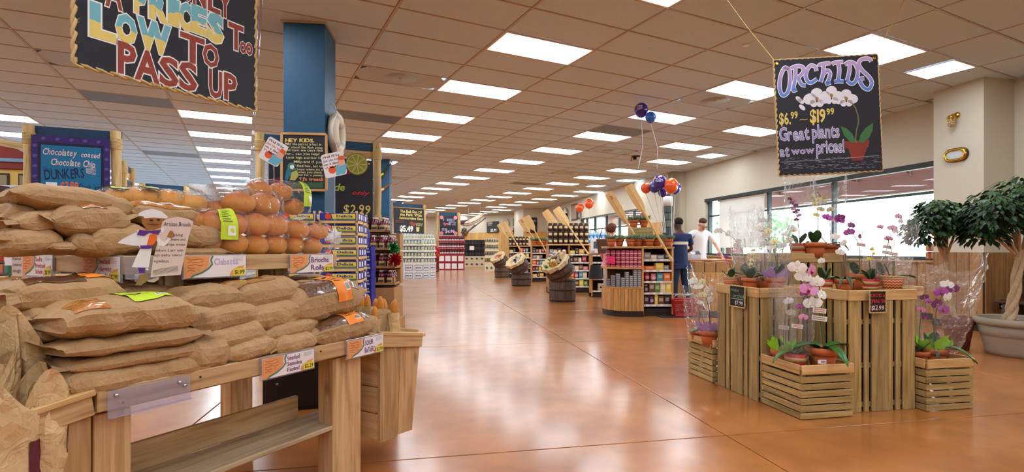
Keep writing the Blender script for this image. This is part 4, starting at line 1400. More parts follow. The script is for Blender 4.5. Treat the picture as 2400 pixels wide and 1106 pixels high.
tall_crate(2.624, 3.565, .355, .53, .868, 'tall slatted crate of the orchid stand carrying the mini orchid tag', 1)
tall_crate(3.065, 3.21, .56, .55, .872, 'tall slatted crate of the orchid stand carrying the spring tin tag', 2)
tall_crate(3.09, 3.835, .53, .5, 1.13, 'tallest slatted crate rising at the middle back of the orchid stand', 3)
tall_crate(3.7, 3.57, .4, .5, .86, 'tall slatted crate hidden at the window side of the orchid stand', 4)
# ------------------------------------------------------------------ pots
m_terra = mat((196, 104, 54), .75, var=.12, bs=14)
m_soil = mat((74, 50, 34), .95, var=.5, bump=.8, bs=60)
m_jute = mat((190, 156, 104), .9, var=.15, bs=200)
m_potred = mat((176, 36, 40), .6)
def zig_mat():
 m, N, L, b = base_mat('chevron_tin')
 tc = N.new('ShaderNodeTexCoord')
 sx = N.new('ShaderNodeSeparateXYZ'); L.new(tc.outputs['Object'], sx.inputs[0])
 at = N.new('ShaderNodeMath'); at.operation = 'ARCTAN2'; L.new(sx.outputs['Y'], at.inputs[0]); L.new(sx.outputs['X'], at.inputs[1])
 mu = N.new('ShaderNodeMath'); mu.operation = 'MULTIPLY'; mu.inputs[1].default_value = 18 / (2 * PI); L.new(at.outputs[0], mu.inputs[0])
 pp = N.new('ShaderNodeMath'); pp.operation = 'PINGPONG'; pp.inputs[1].default_value = .5; L.new(mu.outputs[0], pp.inputs[0])
 zz = N.new('ShaderNodeMath'); zz.operation = 'MULTIPLY_ADD'; zz.inputs[1].default_value = 46.0; L.new(sx.outputs['Z'], zz.inputs[0]); L.new(pp.outputs[0], zz.inputs[2])
 fr = N.new('ShaderNodeMath'); fr.operation = 'FRACT'; L.new(zz.outputs[0], fr.inputs[0])
 r = ramp(N, [(0, lin((176, 36, 40))), (.55, lin((206, 168, 92)))]); r.color_ramp.interpolation = 'CONSTANT'
 L.new(fr.outputs[0], r.inputs[0]); L.new(r.outputs[0], b.inputs['Base Color'])
 b.inputs['Roughness'].default_value = .6
 return m
m_zig = zig_mat()
POTD = {}
def pot_meshes(kind):
 if kind in POTD: return POTD[kind]
 if kind == 'terra':
  body = MB().lathe([(0, 0), (.055, 0), (.075, .1), (.075, .1), (.064, .1)], 24).mesh('pot', m_terra)
  rim = MB().lathe([(.076, .092), (.086, .092), (.088, .128), (.078, .13), (.074, .11)], 24).mesh('rim', m_terra)
 else:
  m = m_zig if kind == 'zig' else m_potred
  body = MB().lathe([(0, 0), (.06, 0), (.076, .13), (.072, .13), (.068, .1)], 24).mesh('pot', m)
  rim = None
  if kind == 'band':
   rim = MB()
   for z0, z1 in ((.03, .055), (.075, .105)):
    f = lambda z: .06 + .016 * z / .13 + .0012
    rim.lathe([(f(z0), z0), (f(z1), z1)], 24)
   rim = rim.mesh('jute_band', m_jute)
  else:
   rim = MB().lathe([(.075, .126), (.079, .128), (.079, .134), (.075, .136)], 24).mesh('rim', m_jute)
 soil = MB().ell((0, 0, .112), (.072, .072, .014), 14, 5).mesh('soil', m_soil)
 POTD[kind] = (body, rim, soil)
 return POTD[kind]
# ------------------------------------------------------------------ orchid flowers and leaves
def petal(mb, ang, ln, wd, m, cup=.25, base=.0):
 ca, sa = math.cos(ang), math.sin(ang)
 def fn(u, v):
  w = wd * math.sin(PI * min(1, u * .92 + .08)) ** .7 * (v - .5)
  r = base + ln * u
  h = cup * ln * (u * u * .5) - .25 * w * w / max(wd, 1e-4) + .12 * ln * math.sin(u * 3)
  return V((r * ca - w * sa, r * sa + w * ca, h))
 mb.surf(fn, 5, 4, m, True)
def flower_mesh(name, mp, ml, mt_, s=.04, spot=None):
 mb = MB()
 for a, l, w in ((PI / 2, .9, .7), (PI / 2 + 2.1, .85, .55), (PI / 2 - 2.1, .85, .55)):
  petal(mb, a, s * l, s * w, 0, .1)
 for a in (.12, PI - .12):
  petal(mb, a, s * 1.05, s * 1.15, 0, .2, .002)
 mb.ell((0, -.1 * s, .14 * s), (.16 * s, .2 * s, .2 * s), 8, 5, 1)
 petal(mb, -PI / 2, s * .55, s * .35, 1, 1.0)
 mb.ell((0, .04 * s, .26 * s), (.08 * s, .08 * s, .1 * s), 6, 4, 2)
 return mb.mesh(name, [mp, ml, mt_])
m_fw = mat((248, 246, 240), .5, sss=.15)
m_fy = mat((240, 238, 190), .5)
m_fp = mat((176, 66, 170), .5)
m_fpk = mat((226, 150, 196), .5)
m_fyel = mat((240, 214, 30), .5)
m_fdp = mat((112, 20, 92), .5)
m_lipy = mat((228, 190, 60), .5)
m_lipr = mat((170, 30, 70), .5)
m_stem = mat((70, 104, 44), .6)
m_stemb = mat((108, 70, 52), .6)
m_leaf = mat((52, 104, 34), .35, spec=.5, var=.2, bs=9)
m_leafd = mat((32, 70, 30), .35, spec=.5, var=.2, bs=9)
FL = {'w': flower_mesh('flower', m_fw, m_fw, m_lipy), 'c': flower_mesh('flower', m_fy, m_lipy, m_lipr), 'p': flower_mesh('flower', m_fp, m_fdp, m_lipy), 'k': flower_mesh('flower', m_fpk, m_lipr, m_fw), 'y': flower_mesh('flower', m_fyel, m_lipy, m_lipr), 'd': flower_mesh('flower', m_fdp, m_fp, m_lipy)}
BUD = MB().ell((0, 0, 0), (.009, .009, .013), 8, 6).mesh('bud', mat((168, 176, 84), .5))
def leaf_mesh(ln, wd, bend, m, up=.5):
 mb = MB()
 def fn(u, v, o=0):
  t = u * ln
  z = math.sin(up) * t - bend * t * t / ln
  x = math.cos(up) * t
  w = wd * (math.sin(PI * (u * .93 + .05)) ** .75) * (v - .5) * 1.0
  return V((x, w, z + abs(v - .5) * wd * .35 - .0 + o))
 mb.surf(fn, 9, 4, 0, True)
 mb.surf(lambda u, v: fn(u, 1 - v, -.0015), 9, 4, 0, True)
 return mb.mesh('leaf', m)
LEAVES = [leaf_mesh(.2, .075, .5, m_leaf, .55), leaf_mesh(.16, .07, .2, m_leafd, 1.0), leaf_mesh(.24, .06, .8, m_leaf, .6), leaf_mesh(.13, .085, .1, m_leafd, 1.25), leaf_mesh(.2, .04, 1.1, m_leafd, .9)]
m_cello = clear_mat('cellophane', (1, 1, 1), .05, .09, 1.0, 18, .03)
m_stake = mat((120, 80, 60), .7)
m_tissueg = mat((150, 214, 40), .5, sss=.2)
m_tissuep = mat((170, 130, 200), .5, alpha=.85)
m_tag = mat((240, 232, 224), .6)
def wrap_mesh(seed, h=.5, r0=.1, r1=.16, z0=.1):
 q = V((seed * 7.7, 3, 1))
 def fn(u, v):
  a = 2 * PI * v
  r = r0 + (r1 - r0) * (u ** .8)
  p = V((math.cos(a), math.sin(a), u * 2))
  f = .95 + .2 * (1 - 2 * abs(noise.noise(p * 1.7 + q))) + .14 * (1 - 2 * abs(noise.noise(p * 4 + q))) + .05 * math.sin(a * 7 + 3 * u)
  top = h * (1 + .12 * math.sin(a * 2 + seed) * u)
  return V((math.cos(a) * r * f, math.sin(a) * r * f * .8, z0 + top * u))
 return MB().surf(fn, 14, 44, 0, False, True).mesh('cellophane', m_cello)
WRAPS = {}
def orchid(label, loc, kind='terra', s=1.0, lean=(.05, 0), height=.42, fl='w', n=5, leaves=4, wrap=None, seed=0, tissue=None, arc=.16, arcdir=0.0, tagc=0, buds=2, fs=1.0, rz=None, cat='orchid', leafset=None):
 q = random.Random(seed)
 rz = q.uniform(0, 6) if rz is None else rz
 t = thing('potted_orchid', label, 'orchid', loc, 0, 'orchids on the stand')
 t.scale = (s, s, s)
 body, rim, soil = pot_meshes(kind)
 put('pot', body, t)
 if rim: put('rim' if kind != 'band' else 'jute_band', rim, t)
 put('soil', soil, t)
 for k in range(leaves):
  a = rz + 2 * PI * k / leaves + q.uniform(-.4, .4)
  me = LEAVES[(leafset[k % len(leafset)] if leafset else q.randrange(5))]
  put('leaf', me, t, TRS(V((math.cos(a) * .015, math.sin(a) * .015, .115)), a, q.uniform(.8, 1.1)))
 # flower spike
 if n:
  base = V((.01, 0, .115))
  ex = V((math.cos(arcdir), math.sin(arcdir), 0))
  pts = []
  for k in range(17):
   u = k / 16
   pts.append(base + ex * (arc * max(0, u - .35) ** 1.6 * 2.2) + V((lean[0] * u, lean[1] * u, height * (u if u < .7 else .7 + (u - .7) * (1 - 1.3 * (u - .7) * (arc * 5))))))
  MB().tube(pts, [.0045 - .0025 * i / 16 for i in range(17)], 6).build('flower_stem', m_stem if q.random() < .6 else m_stemb, t)
  if q.random() < .7:
   MB().tube([base + V((.012, 0, -.03)), base + V((.012 + lean[0] * .7, lean[1] * .7, height * .72))], .0025, 5).build('stake', m_stake, t)
  for k in range(n):
   u = .98 - .5 * (k / max(1, n))
   i = min(15, int(u * 16))
   p = pts[i].lerp(pts[i + 1], u * 16 - i)
   side = 1 if k % 2 else -1
   nrm = V((q.uniform(-.5, .5) + .25 * side, -1, q.uniform(-.15, .3))).normalized()
   pp = p + V((side * .026 * fs, -.014, q.uniform(-.012, .012)))
   zax = nrm
   xax = V((0, 0, 1)).cross(zax).normalized()
   yax = zax.cross(xax)
   ca = q.uniform(-.3, .3)
   x2 = xax * math.cos(ca) + yax * math.sin(ca)
   y2 = zax.cross(x2)
   M = Matrix(((x2.x, y2.x, zax.x, pp.x), (x2.y, y2.y, zax.y, pp.y), (x2.z, y2.z, zax.z, pp.z), (0, 0, 0, 1))) @ Matrix.Scale(fs * q.uniform(.88, 1.1), 4)
   put('flower', FL[fl[k % len(fl)]], t, M)
  for k in range(buds):
   put('bud', BUD, t, TRS(pts[16] + V((.012 * k, 0, -.012 * k)), 0, 1.0 - .2 * k, .4))
 if tagc:
  for k in range(tagc):
   z = .115 + height * (.45 - .09 * k)
   o = MB().box(-.045, .045, -.001, .001, -.014, .014, 0, .0).build('care_tag', m_tag, t)
   o.matrix_basis = TRS(V((lean[0] * .5 + .0, -.02, z)), .2 - .15 * k, 1, 0, .12)
   mk = MB()
   for i in range(2):
    stroke(mk, [(-.036, .005 - .01 * i), (.034, .005 - .01 * i)], .003, .0016)
   mk.build('print', m_red if k == 0 else mat((90, 90, 90), .7), o)
 if tissue:
  mb = MB()
  for k in range(7):
   a = 2 * PI * k / 7 + seed
   mb.add([(math.cos(a - .4) * .072, math.sin(a - .4) * .072, .11), (math.cos(a + .4) * .072, math.sin(a + .4) * .072, .11), (math.cos(a + .35) * .12, math.sin(a + .35) * .1, .17 + .03 * (k % 3)), (math.cos(a) * .1, math.sin(a) * .1, .2 + .02 * (k % 2)), (math.cos(a - .45) * .125, math.sin(a - .45) * .1, .16 + .02 * (k % 2))], [(0, 1, 2, 3, 4)], 0, False)
  mb.build('tissue_collar', tissue, t)
 if wrap:
  key = (seed % 4, wrap)
  if key not in WRAPS: WRAPS[key] = wrap_mesh(seed % 4, *wrap)
  put('cellophane', WRAPS[key], t, Matrix.Rotation(seed * 1.3, 4, 'Z'))
 return t
zA, zB, zC = .832, .836, 1.095
def at(px, py, Y): return P(px, py, Y)
def onto(px, Y, z):
 return V(((px - CXP) / F * Y, Y, z))
W1, W2, W3 = (.5, .095, .15, .1), (.62, .09, .13, .1), (.42, .1, .19, .1)
# on the tall crate with the mini orchid tag (front side to back)
orchid('mini orchid with magenta blossoms in a chevron tin on the crate corner', onto(1712, 4.42, zA), 'zig', .74, (.0, 0), .3, 'kp', 3, 3, None, 1, None, .12, 3.0, 0, 0, .6, .4, leafset=[3, 1, 3])
orchid('mini orchid with cream blossoms in a terracotta pot next to the chevron tin', onto(1758, 4.26, zA), 'terra', .78, (0, 0), .3, 'c', 7, 5, (.55, .09, .14, .1), 2, None, .03, 0, 0, 0, .62, leafset=[1, 3, 1])
orchid('white orchid in terracotta with lilac tissue on the mini orchid crate', onto(1818, 4.12, zA), 'terra', .86, (-.02, 0), .5, 'wc', 5, 4, (.58, .1, .15, .1), 3, m_tissuep, .14, 3.4, 0, 2, .95, 1.0, leafset=[3, 0, 1])
orchid('white orchid in clear film behind the chevron tin', onto(1745, 4.5, zA), 'terra', .9, (-.03, 0), .5, 'w', 5, 3, W2, 4, None, .2, 3.1, 0, 3, .95)
orchid('white orchid with tall film sleeve at the middle of the stand', onto(1790, 4.45, zA), 'terra', .9, (.0, 0), .55, 'w', 5, 3, W2, 5, None, .05, 1, 0, 1, 1.0)
orchid('cream orchid with a brown stem by the blind edge', onto(1826, 4.4, zA), 'zig', .9, (.03, 0), .5, 'wc', 5, 4, W2, 6, None, .1, .3, 0, 1, 1.0)
# on the tallest crate
orchid('orchid with long stake and pale blossoms in terracotta on the top crate', onto(1910, 4.42, zC), 'terra', 1.0, (.05, 0), .42, 'c', 5, 4, None, 7, None, .06, 2.6, 0, 1, .8, .2, leafset=[3, 4, 3])
orchid('burgundy sprayed orchid in clear film on the top crate', onto(1872, 4.5, zC), 'band', .95, (-.03, 0), .44, 'dkd', 9, 4, W2, 8, None, .05, 3, 0, 1, .55)
orchid('tall white orchid with a hanging tag reaching up to the orchid sign', onto(1945, 4.55, zC), 'terra', .9, (-.02, 0), .56, 'wc', 4, 3, W2, 9, None, .1, 3, 1, 1, .9)
# on the crate with the spring tin tag
orchid('white orchid in terracotta with many strap leaves on the spring tin crate', onto(1978, 4.0, zB), 'terra', .82, (-.02, 0), .42, 'w', 3, 7, None, 10, None, .05, 3, 0, 1, 1.0, .3, leafset=[4, 2, 4, 0, 4])
orchid('yellow blossomed orchid in a red striped tin', onto(2040, 4.05, zB), 'band', .78, (-.06, 0), .34, 'y', 3, 3, None, 11, None, .1, .4, 0, 1, .62, .8, leafset=[3, 1])
orchid('round leaved orchid in a chevron tin at the aisle corner of the spring tin crate', onto(2091, 3.98, zB), 'zig', .94, (-.01, 0), .44, 'k', 2, 2, (.52, .1, .16, .1), 12, None, .08, 3.0, 2, 2, .6, 2.7, leafset=[3, 0])
orchid('orchid with arching purple blossoms in clear film at the back', onto(2010, 4.3, zB), 'terra', 1.0, (.03, 0), .56, 'pd', 6, 3, W1, 13, None, .26, 3.14, 1, 2, 1.0)
orchid('white orchid behind care cards at the window side of the back row', onto(2070, 4.4, zB), 'terra', 1.0, (.04, 0), .52, 'kw', 5, 4, W1, 14, None, .1, .2, 2, 2, .85)
orchid('small dark potted orchid with a single white flower between the two crates', onto(1932, 4.05, zA), 'band', .8, (.0, 0), .2, 'w', 1, 3, None, 15, None, .02, 3, 0, 1, 1.1, leafset=[3, 1])
# in the front low crate
orchid('open white orchid with long leaves in terracotta with a barcode, in the front crate', onto(1927, 3.72, .312), 'terra', 1.24, (-.055, 0), .5, 'wkw', 7, 4, None, 16, None, .1, 3.5, 2, 1, 1.15, .25, leafset=[0, 2, 0, 2])
orchid('film wrapped orchid in a red striped tin in the front crate', onto(1865, 3.72, .30), 'band', 1.0, (.0, 0), .46, 'pk', 4, 3, (.5, .085, .12, .1), 17, None, .08, .4, 1, 1, .8)
orchid('film wrapped orchid with lime tissue at the outer edge of the front crate', onto(1834, 3.88, .30), 'terra', .95, (.0, 0), .42, 'w', 2, 3, (.58, .085, .1, .1), 18, m_tissueg, .05, 0, 1, 1, .9)
# in the crate by the trees
orchid('white and purple orchid with lime tissue in film, in the window side crate', onto(2186, 4.0, .27), 'terra', 1.12, (.0, 0), .48, 'wdp', 6, 4, (.62, .11, .25, .1), 19, m_tissueg, .12, .2, 0, 1, 1.1)
orchid('dark purple orchid in film at the inner edge of the window side crate', onto(2150, 3.98, .28), 'terra', .9, (.02, 0), .5, 'dpk', 4, 4, None, 20, None, .1, .6, 0, 1, .9)
# in the crate toward the register
orchid('white orchid in film with lilac tissue in the back crate toward the register', onto(1662, 4.62, .32), 'terra', 1.0, (-.02, 0), .5, 'wcw', 6, 3, (.55, .1, .17, .1), 21, m_tissuep, .12, 3.4, 0, 2, 1.0)
orchid('cream orchid in film at the outer side of the back crate', onto(1634, 4.86, .31), 'terra', .8, (.02, 0), .5, 'cwk', 6, 3, W1, 22, None, .1, 0, 0, 1, .95)
bc = thing('price_sticker', 'white barcode sticker on the terracotta pot in the front crate', 'sticker', onto(1927, 3.6, .392))
MB().box(-.028, .028, -.002, .004, -.013, .013).build('paper', m_paper, bc)
mk = MB()
for k in range(9):
 stroke(mk, [(-.008 + .0035 * k, -.008), (-.008 + .0035 * k, .008)], .0018, .0026)
mk.build('print', m_ink, bc)
# little chalk tags on the crates
def chalk_tag(name, label, M, w, h, lines, tilt=0):
 t = thing(name, label, 'sign')
 t.matrix_basis = M
 MB().box(0, w, -.008, 0, 0, h, 0, .003).build('board', m_black, t)
 r = MB()
 rope(r, [(0, -.008, 0), (w, -.008, 0), (w, -.008, h), (0, -.008, h), (0, -.008, 0)], .006)
 r.build('rope_border', m_rope, t)
 for s, u, v, ww, hh, m in lines:
  mb = MB()
  if s == '_': stroke(mb, [(u * w, v * h), ((u + ww) * w, v * h)], hh * h, .0095)
  else: write(mb, s, u * w, v * h, ww * w, hh * h, .0095, 0, .006, .06, .12)
  mb.build('lettering', m, t)
 return t
m_chg, m_chw, m_chr = mat((120, 176, 120), .7), mat((232, 232, 232), .7), mat((220, 60, 60), .7)
f1 = S(2.624, 3.565)
def on_left(px, pyt, pyb, a):
 r = (px - CXP) / F
 o = SN * a
 b_ = (r * o.y - o.x) / (SD.x - r * SD.y)
 p = S(a, b_)
 return p, EYE - (pyb - HZ) / F * p.y, EYE - (pyt - HZ) / F * p.y
p, z0, z1 = on_left(1713, 668, 716, 2.624 - .04)
p2, _, _ = on_left(1748, 668, 716, 2.624 - .04)
chalk_tag('chalk_tag', 'small chalk tag reading mini orchid with a rope border on the tall crate', Matrix.Translation(p + Z_ * z0) @ Matrix.Rotation(YAW - PI / 2, 4, 'Z'), (p2 - p).length, z1 - z0, [('mini', .08, .72, .5, .17, m_chg), ('orchid', .2, .45, .72, .18, m_chg), ('_', .1, .38, .8, .02, m_chw), ('$7.99', .35, .1, .5, .2, m_chw)])
o = S(3.065, 3.21 - .04)
Yt = 3.78
wv = .108
chalk_tag('chalk_tag', 'small chalk tag reading orchid in spring tin with a rope border', Matrix.Translation(V(((2036 - CXP) / F * 3.71, 3.71, EYE - (733 - HZ) / F * 3.71))) @ Matrix.Rotation(YAW, 4, 'Z'), .136, .155, [('ORCHID in', .08, .72, .84, .17, m_chr), ('SPRING TIN', .08, .45, .84, .17, m_chr), ('$12.99', .1, .12, .75, .22, m_chw), ('_', .06, .32, .88, .015, m_chr), ('_', .06, .2, .88, .015, m_chr)])
# ================================================================== FIG TREES, BENCH AND WALL FITTINGS
m_figs = [mat((36, 62, 30), .45, spec=.3), mat((28, 48, 26), .45, spec=.3), mat((56, 88, 40), .45, spec=.3)]
def fig_leaf(m):
 mb = MB()
 pts = [(-.0, 0), (.016, .018), (.018, .038), (.008, .062), (0, .078)]
 vs, fs = [], []
 for k, (w, l) in enumerate([(.002, 0), (.017, .018), (.02, .034), (.012, .054), (.001, .078)]):
  vs += [(-w, l, .003 - l * l * 3.2), (0, l, -l * l * 3.2), (w, l, .003 - l * l * 3.2)]
 for k in range(4):
  fs += [(k * 3, k * 3 + 1, k * 3 + 4, k * 3 + 3), (k * 3 + 1, k * 3 + 2, k * 3 + 5, k * 3 + 4)]
 return MB().add(vs, fs, 0, True), vs, fs
def fig_tree(label, loc, trunk, blobs, nsep, ntot, potkind, seed, ls=1.0):
 q = random.Random(seed)
 t = thing('potted_fig_tree', label, 'tree', loc)
 m_bark = mat((186, 160, 126), .85, var=.25, bump=.6, bs=30)
 if potkind == 'big':
  m = mat((158, 146, 130), .75, var=.06, bs=6)
  MB().lathe([(0, 0), (.285, 0), (.3, .05), (.335, .2), (.338, .215), (.345, .218), (.362, .33), (.35, .33), (.33, .3)], 40).build('pot', m, t)
  MB().lathe([(.362, .33), (.392, .34), (.402, .37), (.392, .405), (.37, .41), (.35, .39), (.35, .34)], 40).build('rim', m, t)
  MB().ell((0, 0, .335), (.345, .345, .03), 24, 6).build('soil', m_soil, t)
  z0 = .35
 else:
  m = mat((112, 58, 40), .7)
  MB().lathe([(0, 0), (.1, 0), (.145, .3), (.14, .34), (.13, .3)], 28).build('pot', m, t)
  MB().lathe([(.145, .29), (.16, .3), (.165, .37), (.145, .38), (.13, .34)], 28).build('rim', m, t)
  MB().ell((0, 0, .34), (.135, .135, .02), 20, 5).build('soil', m_soil, t)
  z0 = .35
 # plaited trunk: three stems twisted together
 for s in range(3):
  pts = []
  for k in range(22):
   u = k / 21
   c = V(trunk[0]).lerp(V(trunk[1]), u)
   a = 2 * PI * (s / 3 + u * 1.3)
   rr = (.026 + .02 * (1 - u) ** 3) * (1 if potkind == 'big' else .4)
   pts.append(V((c.x + rr * math.cos(a), c.y + rr * math.sin(a), z0 - .03 + (c.z - z0 + .03) * u)))
  MB().tube(pts, [(.044 - .014 * k / 21) * (.8 if potkind == 'big' else .4) * (1 + .1 * math.sin(k * 1.9 + s)) for k in range(22)], 10).build('stem', m_bark, t)
 top = V(trunk[1])
 for k, (c, r, _) in enumerate(blobs):
  c = V(c)
  for j in range(3):
   e = c + V((q.uniform(-.5, .5) * r[0], q.uniform(-.5, .5) * r[1], q.uniform(-.2, .5) * r[2]))
   MB().tube([top - V((0, 0, .1)), top.lerp(e, .5) + V((0, 0, .05)), e], [.018, .012, .005], 6).build('branch', m_bark, t)
 me = [fig_leaf(m)[0].mesh('leaf', m) for m in m_figs]
 lv, vs0, fs0 = fig_leaf(m_figs[0])
 mats = []
 tw = sum(b[2] for b in blobs)
 for c, r, wt in blobs:
  c = V(c)
  for _ in range(int(ntot * wt / tw)):
   d = V((q.gauss(0, 1), q.gauss(0, 1), q.gauss(0, 1))).normalized()
   d.z = d.z if d.z > -.55 else -d.z * .5
   rr = q.uniform(.45, 1.02) ** .6
   p = c + V((d.x * r[0], d.y * r[1], d.z * r[2])) * rr
   out = V((d.x, d.y, d.z * .4 - .55)).normalized()
   x = out.cross(V((q.uniform(-.5, .5), q.uniform(-.5, .5), 1))).normalized()
   z = x.cross(out)
   if z.z < 0: x, z = -x, -z
   s = q.uniform(.75, 1.15) * ls
   Mx = Matrix(((x.x, out.x, z.x, p.x), (x.y, out.y, z.y, p.y), (x.z, out.z, z.z, p.z), (0, 0, 0, 1))) @ Matrix.Scale(s, 4)
   front = -d.y + .6 * d.z + q.uniform(-.1, .1)
   mats.append((front * rr, Mx, 2 if (d.z > .45 and q.random() < .7) or q.random() < .12 else q.randrange(2)))
 mats.sort(key=lambda a: -a[0])
 for f, Mx, k in mats[:nsep]:
  put('leaf', me[k], t, Mx)
 rest = MB()
 for f, Mx, k in mats[nsep:]:
  rest.add(vs0, fs0, k, True, Mx)
 rest.build('foliage', m_figs, t)['kind'] = 'stuff'
 return t
pc = V((.0, 0, 0))
Yp = 5.75
xp = (2392 - CXP) / F * Yp
loc = V((xp, Yp, 0))
def rel(px, py, Y, L): return P(px, py, Y) - L
b1 = rel(2352, 742, 5.7, loc); b2 = rel(2392, 585, 5.75, loc)
fig_tree('big leafy potted fig tree with plaited trunk in a wide stone grey pot', loc, ((b1.x, b1.y, .35), (b2.x, b2.y, b2.z)), [
 (rel(2396, 494, 5.75, loc), (.4, .42, .4), 1.4), (rel(2330, 510, 5.7, loc), (.32, .34, .3), 1.0), (rel(2300, 555, 5.8, loc), (.2, .25, .14), .4), (rel(2440, 500, 5.75, loc), (.34, .4, .36), .9)], 280, 2700, 'big', 1)
Y3 = 6.1
loc2 = V(((2245 - CXP) / F * Y3, Y3, 0))
b1 = rel(2240, 700, Y3, loc2); b2 = rel(2215, 590, Y3, loc2)
fig_tree('smaller potted fig tree in a dark terracotta pot nearer the window', loc2, ((0, 0, .35), (b2.x, b2.y, b2.z)), [
 (rel(2205, 522, Y3, loc2), (.29, .32, .27), 1.1), (rel(2165, 545, Y3, loc2), (.2, .24, .24), .6), (rel(2250, 520, Y3, loc2), (.25, .3, .24), .8), (rel(2190, 490, Y3, loc2), (.14, .2, .12), .3)], 260, 2000, 'small', 2)
# dark slatted bench against the boards
m_bench = wood('dark_bench', (46, 28, 20), (70, 44, 30), (92, 60, 42), .45, 'X', .2)
bn = thing('bench', 'dark slatted wooden bench behind the big potted fig tree', 'bench', S(A0 - .62, 4.3), YAW + PI / 2)
for k in range(5): plank(bn, 'seat_slat', (-.2, .06 + .09 * k, .44), (1.25, .06 + .09 * k, .44), .075, .025, Z_, m_bench)
bn.matrix_basis = Matrix.Translation(S(A0 - .04, 4.62)) @ Matrix.Rotation(YAW + PI / 2, 4, 'Z')
for k in range(5): plank(bn, 'back_slat', (-.2, .03 - .01 * k, .52 + .085 * k), (1.25, .03 - .01 * k, .52 + .085 * k), .065, .02, Y_, m_bench)
for x in (-.1, 1.15):
 plank(bn, 'leg', (x, .06, 0), (x, .14, .43), .06, .04, X_, m_bench)
 plank(bn, 'leg', (x, .46, 0), (x, .38, .43), .06, .04, X_, m_bench)
 plank(bn, 'back_post', (x, .05, .4), (x, -.0, .92), .06, .03, X_, m_bench)
# socket in the wainscot
s_ = thing('wall_socket', 'black double socket in the wainscot below the pier', 'socket', S(A0 - .02, 5.945) if False else S(8.15, 5.93), YAW)
MB().box(-.045, .045, -.008, .0, .32, .45, 0, .003).build('plate', m_black, s_)
for z in (.355, .415):
 MB().lathe([(0, .004), (.02, .003), (.021, 0)], 14).build('outlet', m_white, s_).matrix_basis = TRS(V((0, -.008, z)), 0, 1, PI / 2)
s_.matrix_basis = Matrix.Translation(S(8.2, 5.93)) @ Matrix.Rotation(YAW, 4, 'Z')
# caged brass ship lamp and porthole shaped plaque on the pier
lm = thing('ship_lamp', 'caged brass ship lamp on the beige pier', 'lamp')
pp = P(2238, 270, 7.72)
bb = pp.dot(SD)
lm.matrix_basis = Matrix.Translation(S(AF, bb, pp.z)) @ Matrix.Rotation(YAW - PI / 2, 4, 'Z')
MB().lathe([(0, .03), (.035, .025), (.045, .01), (.05, 0)], 20).build('wall_plate', m_brass, lm).matrix_basis = TRS(V((0, 0, 0.0)), 0, 1, PI / 2)
MB().tube([(0, 0, 0), (0, -.07, .01), (0, -.1, -.02)], .016, 10).build('arm', m_brass, lm)
MB().lathe([(0, .02), (.03, .015), (.055, -.01), (.06, -.03), (.04, -.035)], 20, (0, -.1, -.02)).build('cap', m_brass, lm)
MB().ell((0, -.1, -.1), (.036, .036, .065), 14, 9).build('glass', clear_mat('lamp_glass', (1, .97, .9), .12, .03, .1, 4, .12), lm)
for k in range(6):
 a = 2 * PI * k / 6
 MB().tube([(.047 * math.cos(a), -.1 + .047 * math.sin(a), -.05), (.05 * math.cos(a), -.1 + .05 * math.sin(a), -.12), (.03 * math.cos(a), -.1 + .03 * math.sin(a), -.165), (0, -.1, -.175)], .004, 5).build('cage_bar', m_brass, lm)
for z in (-.08, -.125):
 MB().tube([(.05 * math.cos(2 * PI * k / 20), -.1 + .05 * math.sin(2 * PI * k / 20), z) for k in range(21)], .004, 5).build('cage_ring', m_brass, lm)
pq = thing('bulkhead_light', 'oval brass bulkhead light with a dark wood base on the beige pier', 'lamp')
pp = P(2242, 363, 7.72)
pq.matrix_basis = Matrix.Translation(S(AF, pp.dot(SD), pp.z)) @ Matrix.Rotation(YAW - PI / 2, 4, 'Z')
def stad(w, h, n=10):
 r = h / 2
 o = [(w / 2 - r + r * math.cos(a), r * math.sin(a)) for a in [-PI / 2 + PI * k / n for k in range(n + 1)]]
 return o + [(-w / 2 + r + r * math.cos(a), r * math.sin(a)) for a in [PI / 2 + PI * k / n for k in range(n + 1)]]
FR = Matrix(((1, 0, 0, 0), (0, 0, -1, 0), (0, 1, 0, 0), (0, 0, 0, 1)))
MB().prism(stad(.34, .2), 0, .035, 0, FR).build('base', mat((70, 36, 24), .4), pq)
rgm = MB()
o_, i_ = stad(.33, .19), stad(.25, .12)
n = len(o_)
rgm.add([FR @ V((x, y, .035)) for x, y in o_] + [FR @ V((x * .95, y * .93, .06)) for x, y in o_] + [FR @ V((x, y, .06)) for x, y in i_] + [FR @ V((x, y, .04)) for x, y in i_],
  [(k + n * j, (k + 1) % n + n * j, (k + 1) % n + n * (j + 1), k + n * (j + 1)) for j in range(3) for k in range(n)], 0, True)
rgm.build('bezel', m_brass, pq)
MB().prism(stad(.25, .12), .035, .045, 0, FR).build('lens', mat((196, 200, 196), .25, spec=.6), pq)
for k in range(6):
 a = 2 * PI * k / 6 + .3
 MB().ell((.14 * math.cos(a), -.06, .075 * math.sin(a)), (.01, .006, .01), 8, 5).build('bolt', m_brass, pq)
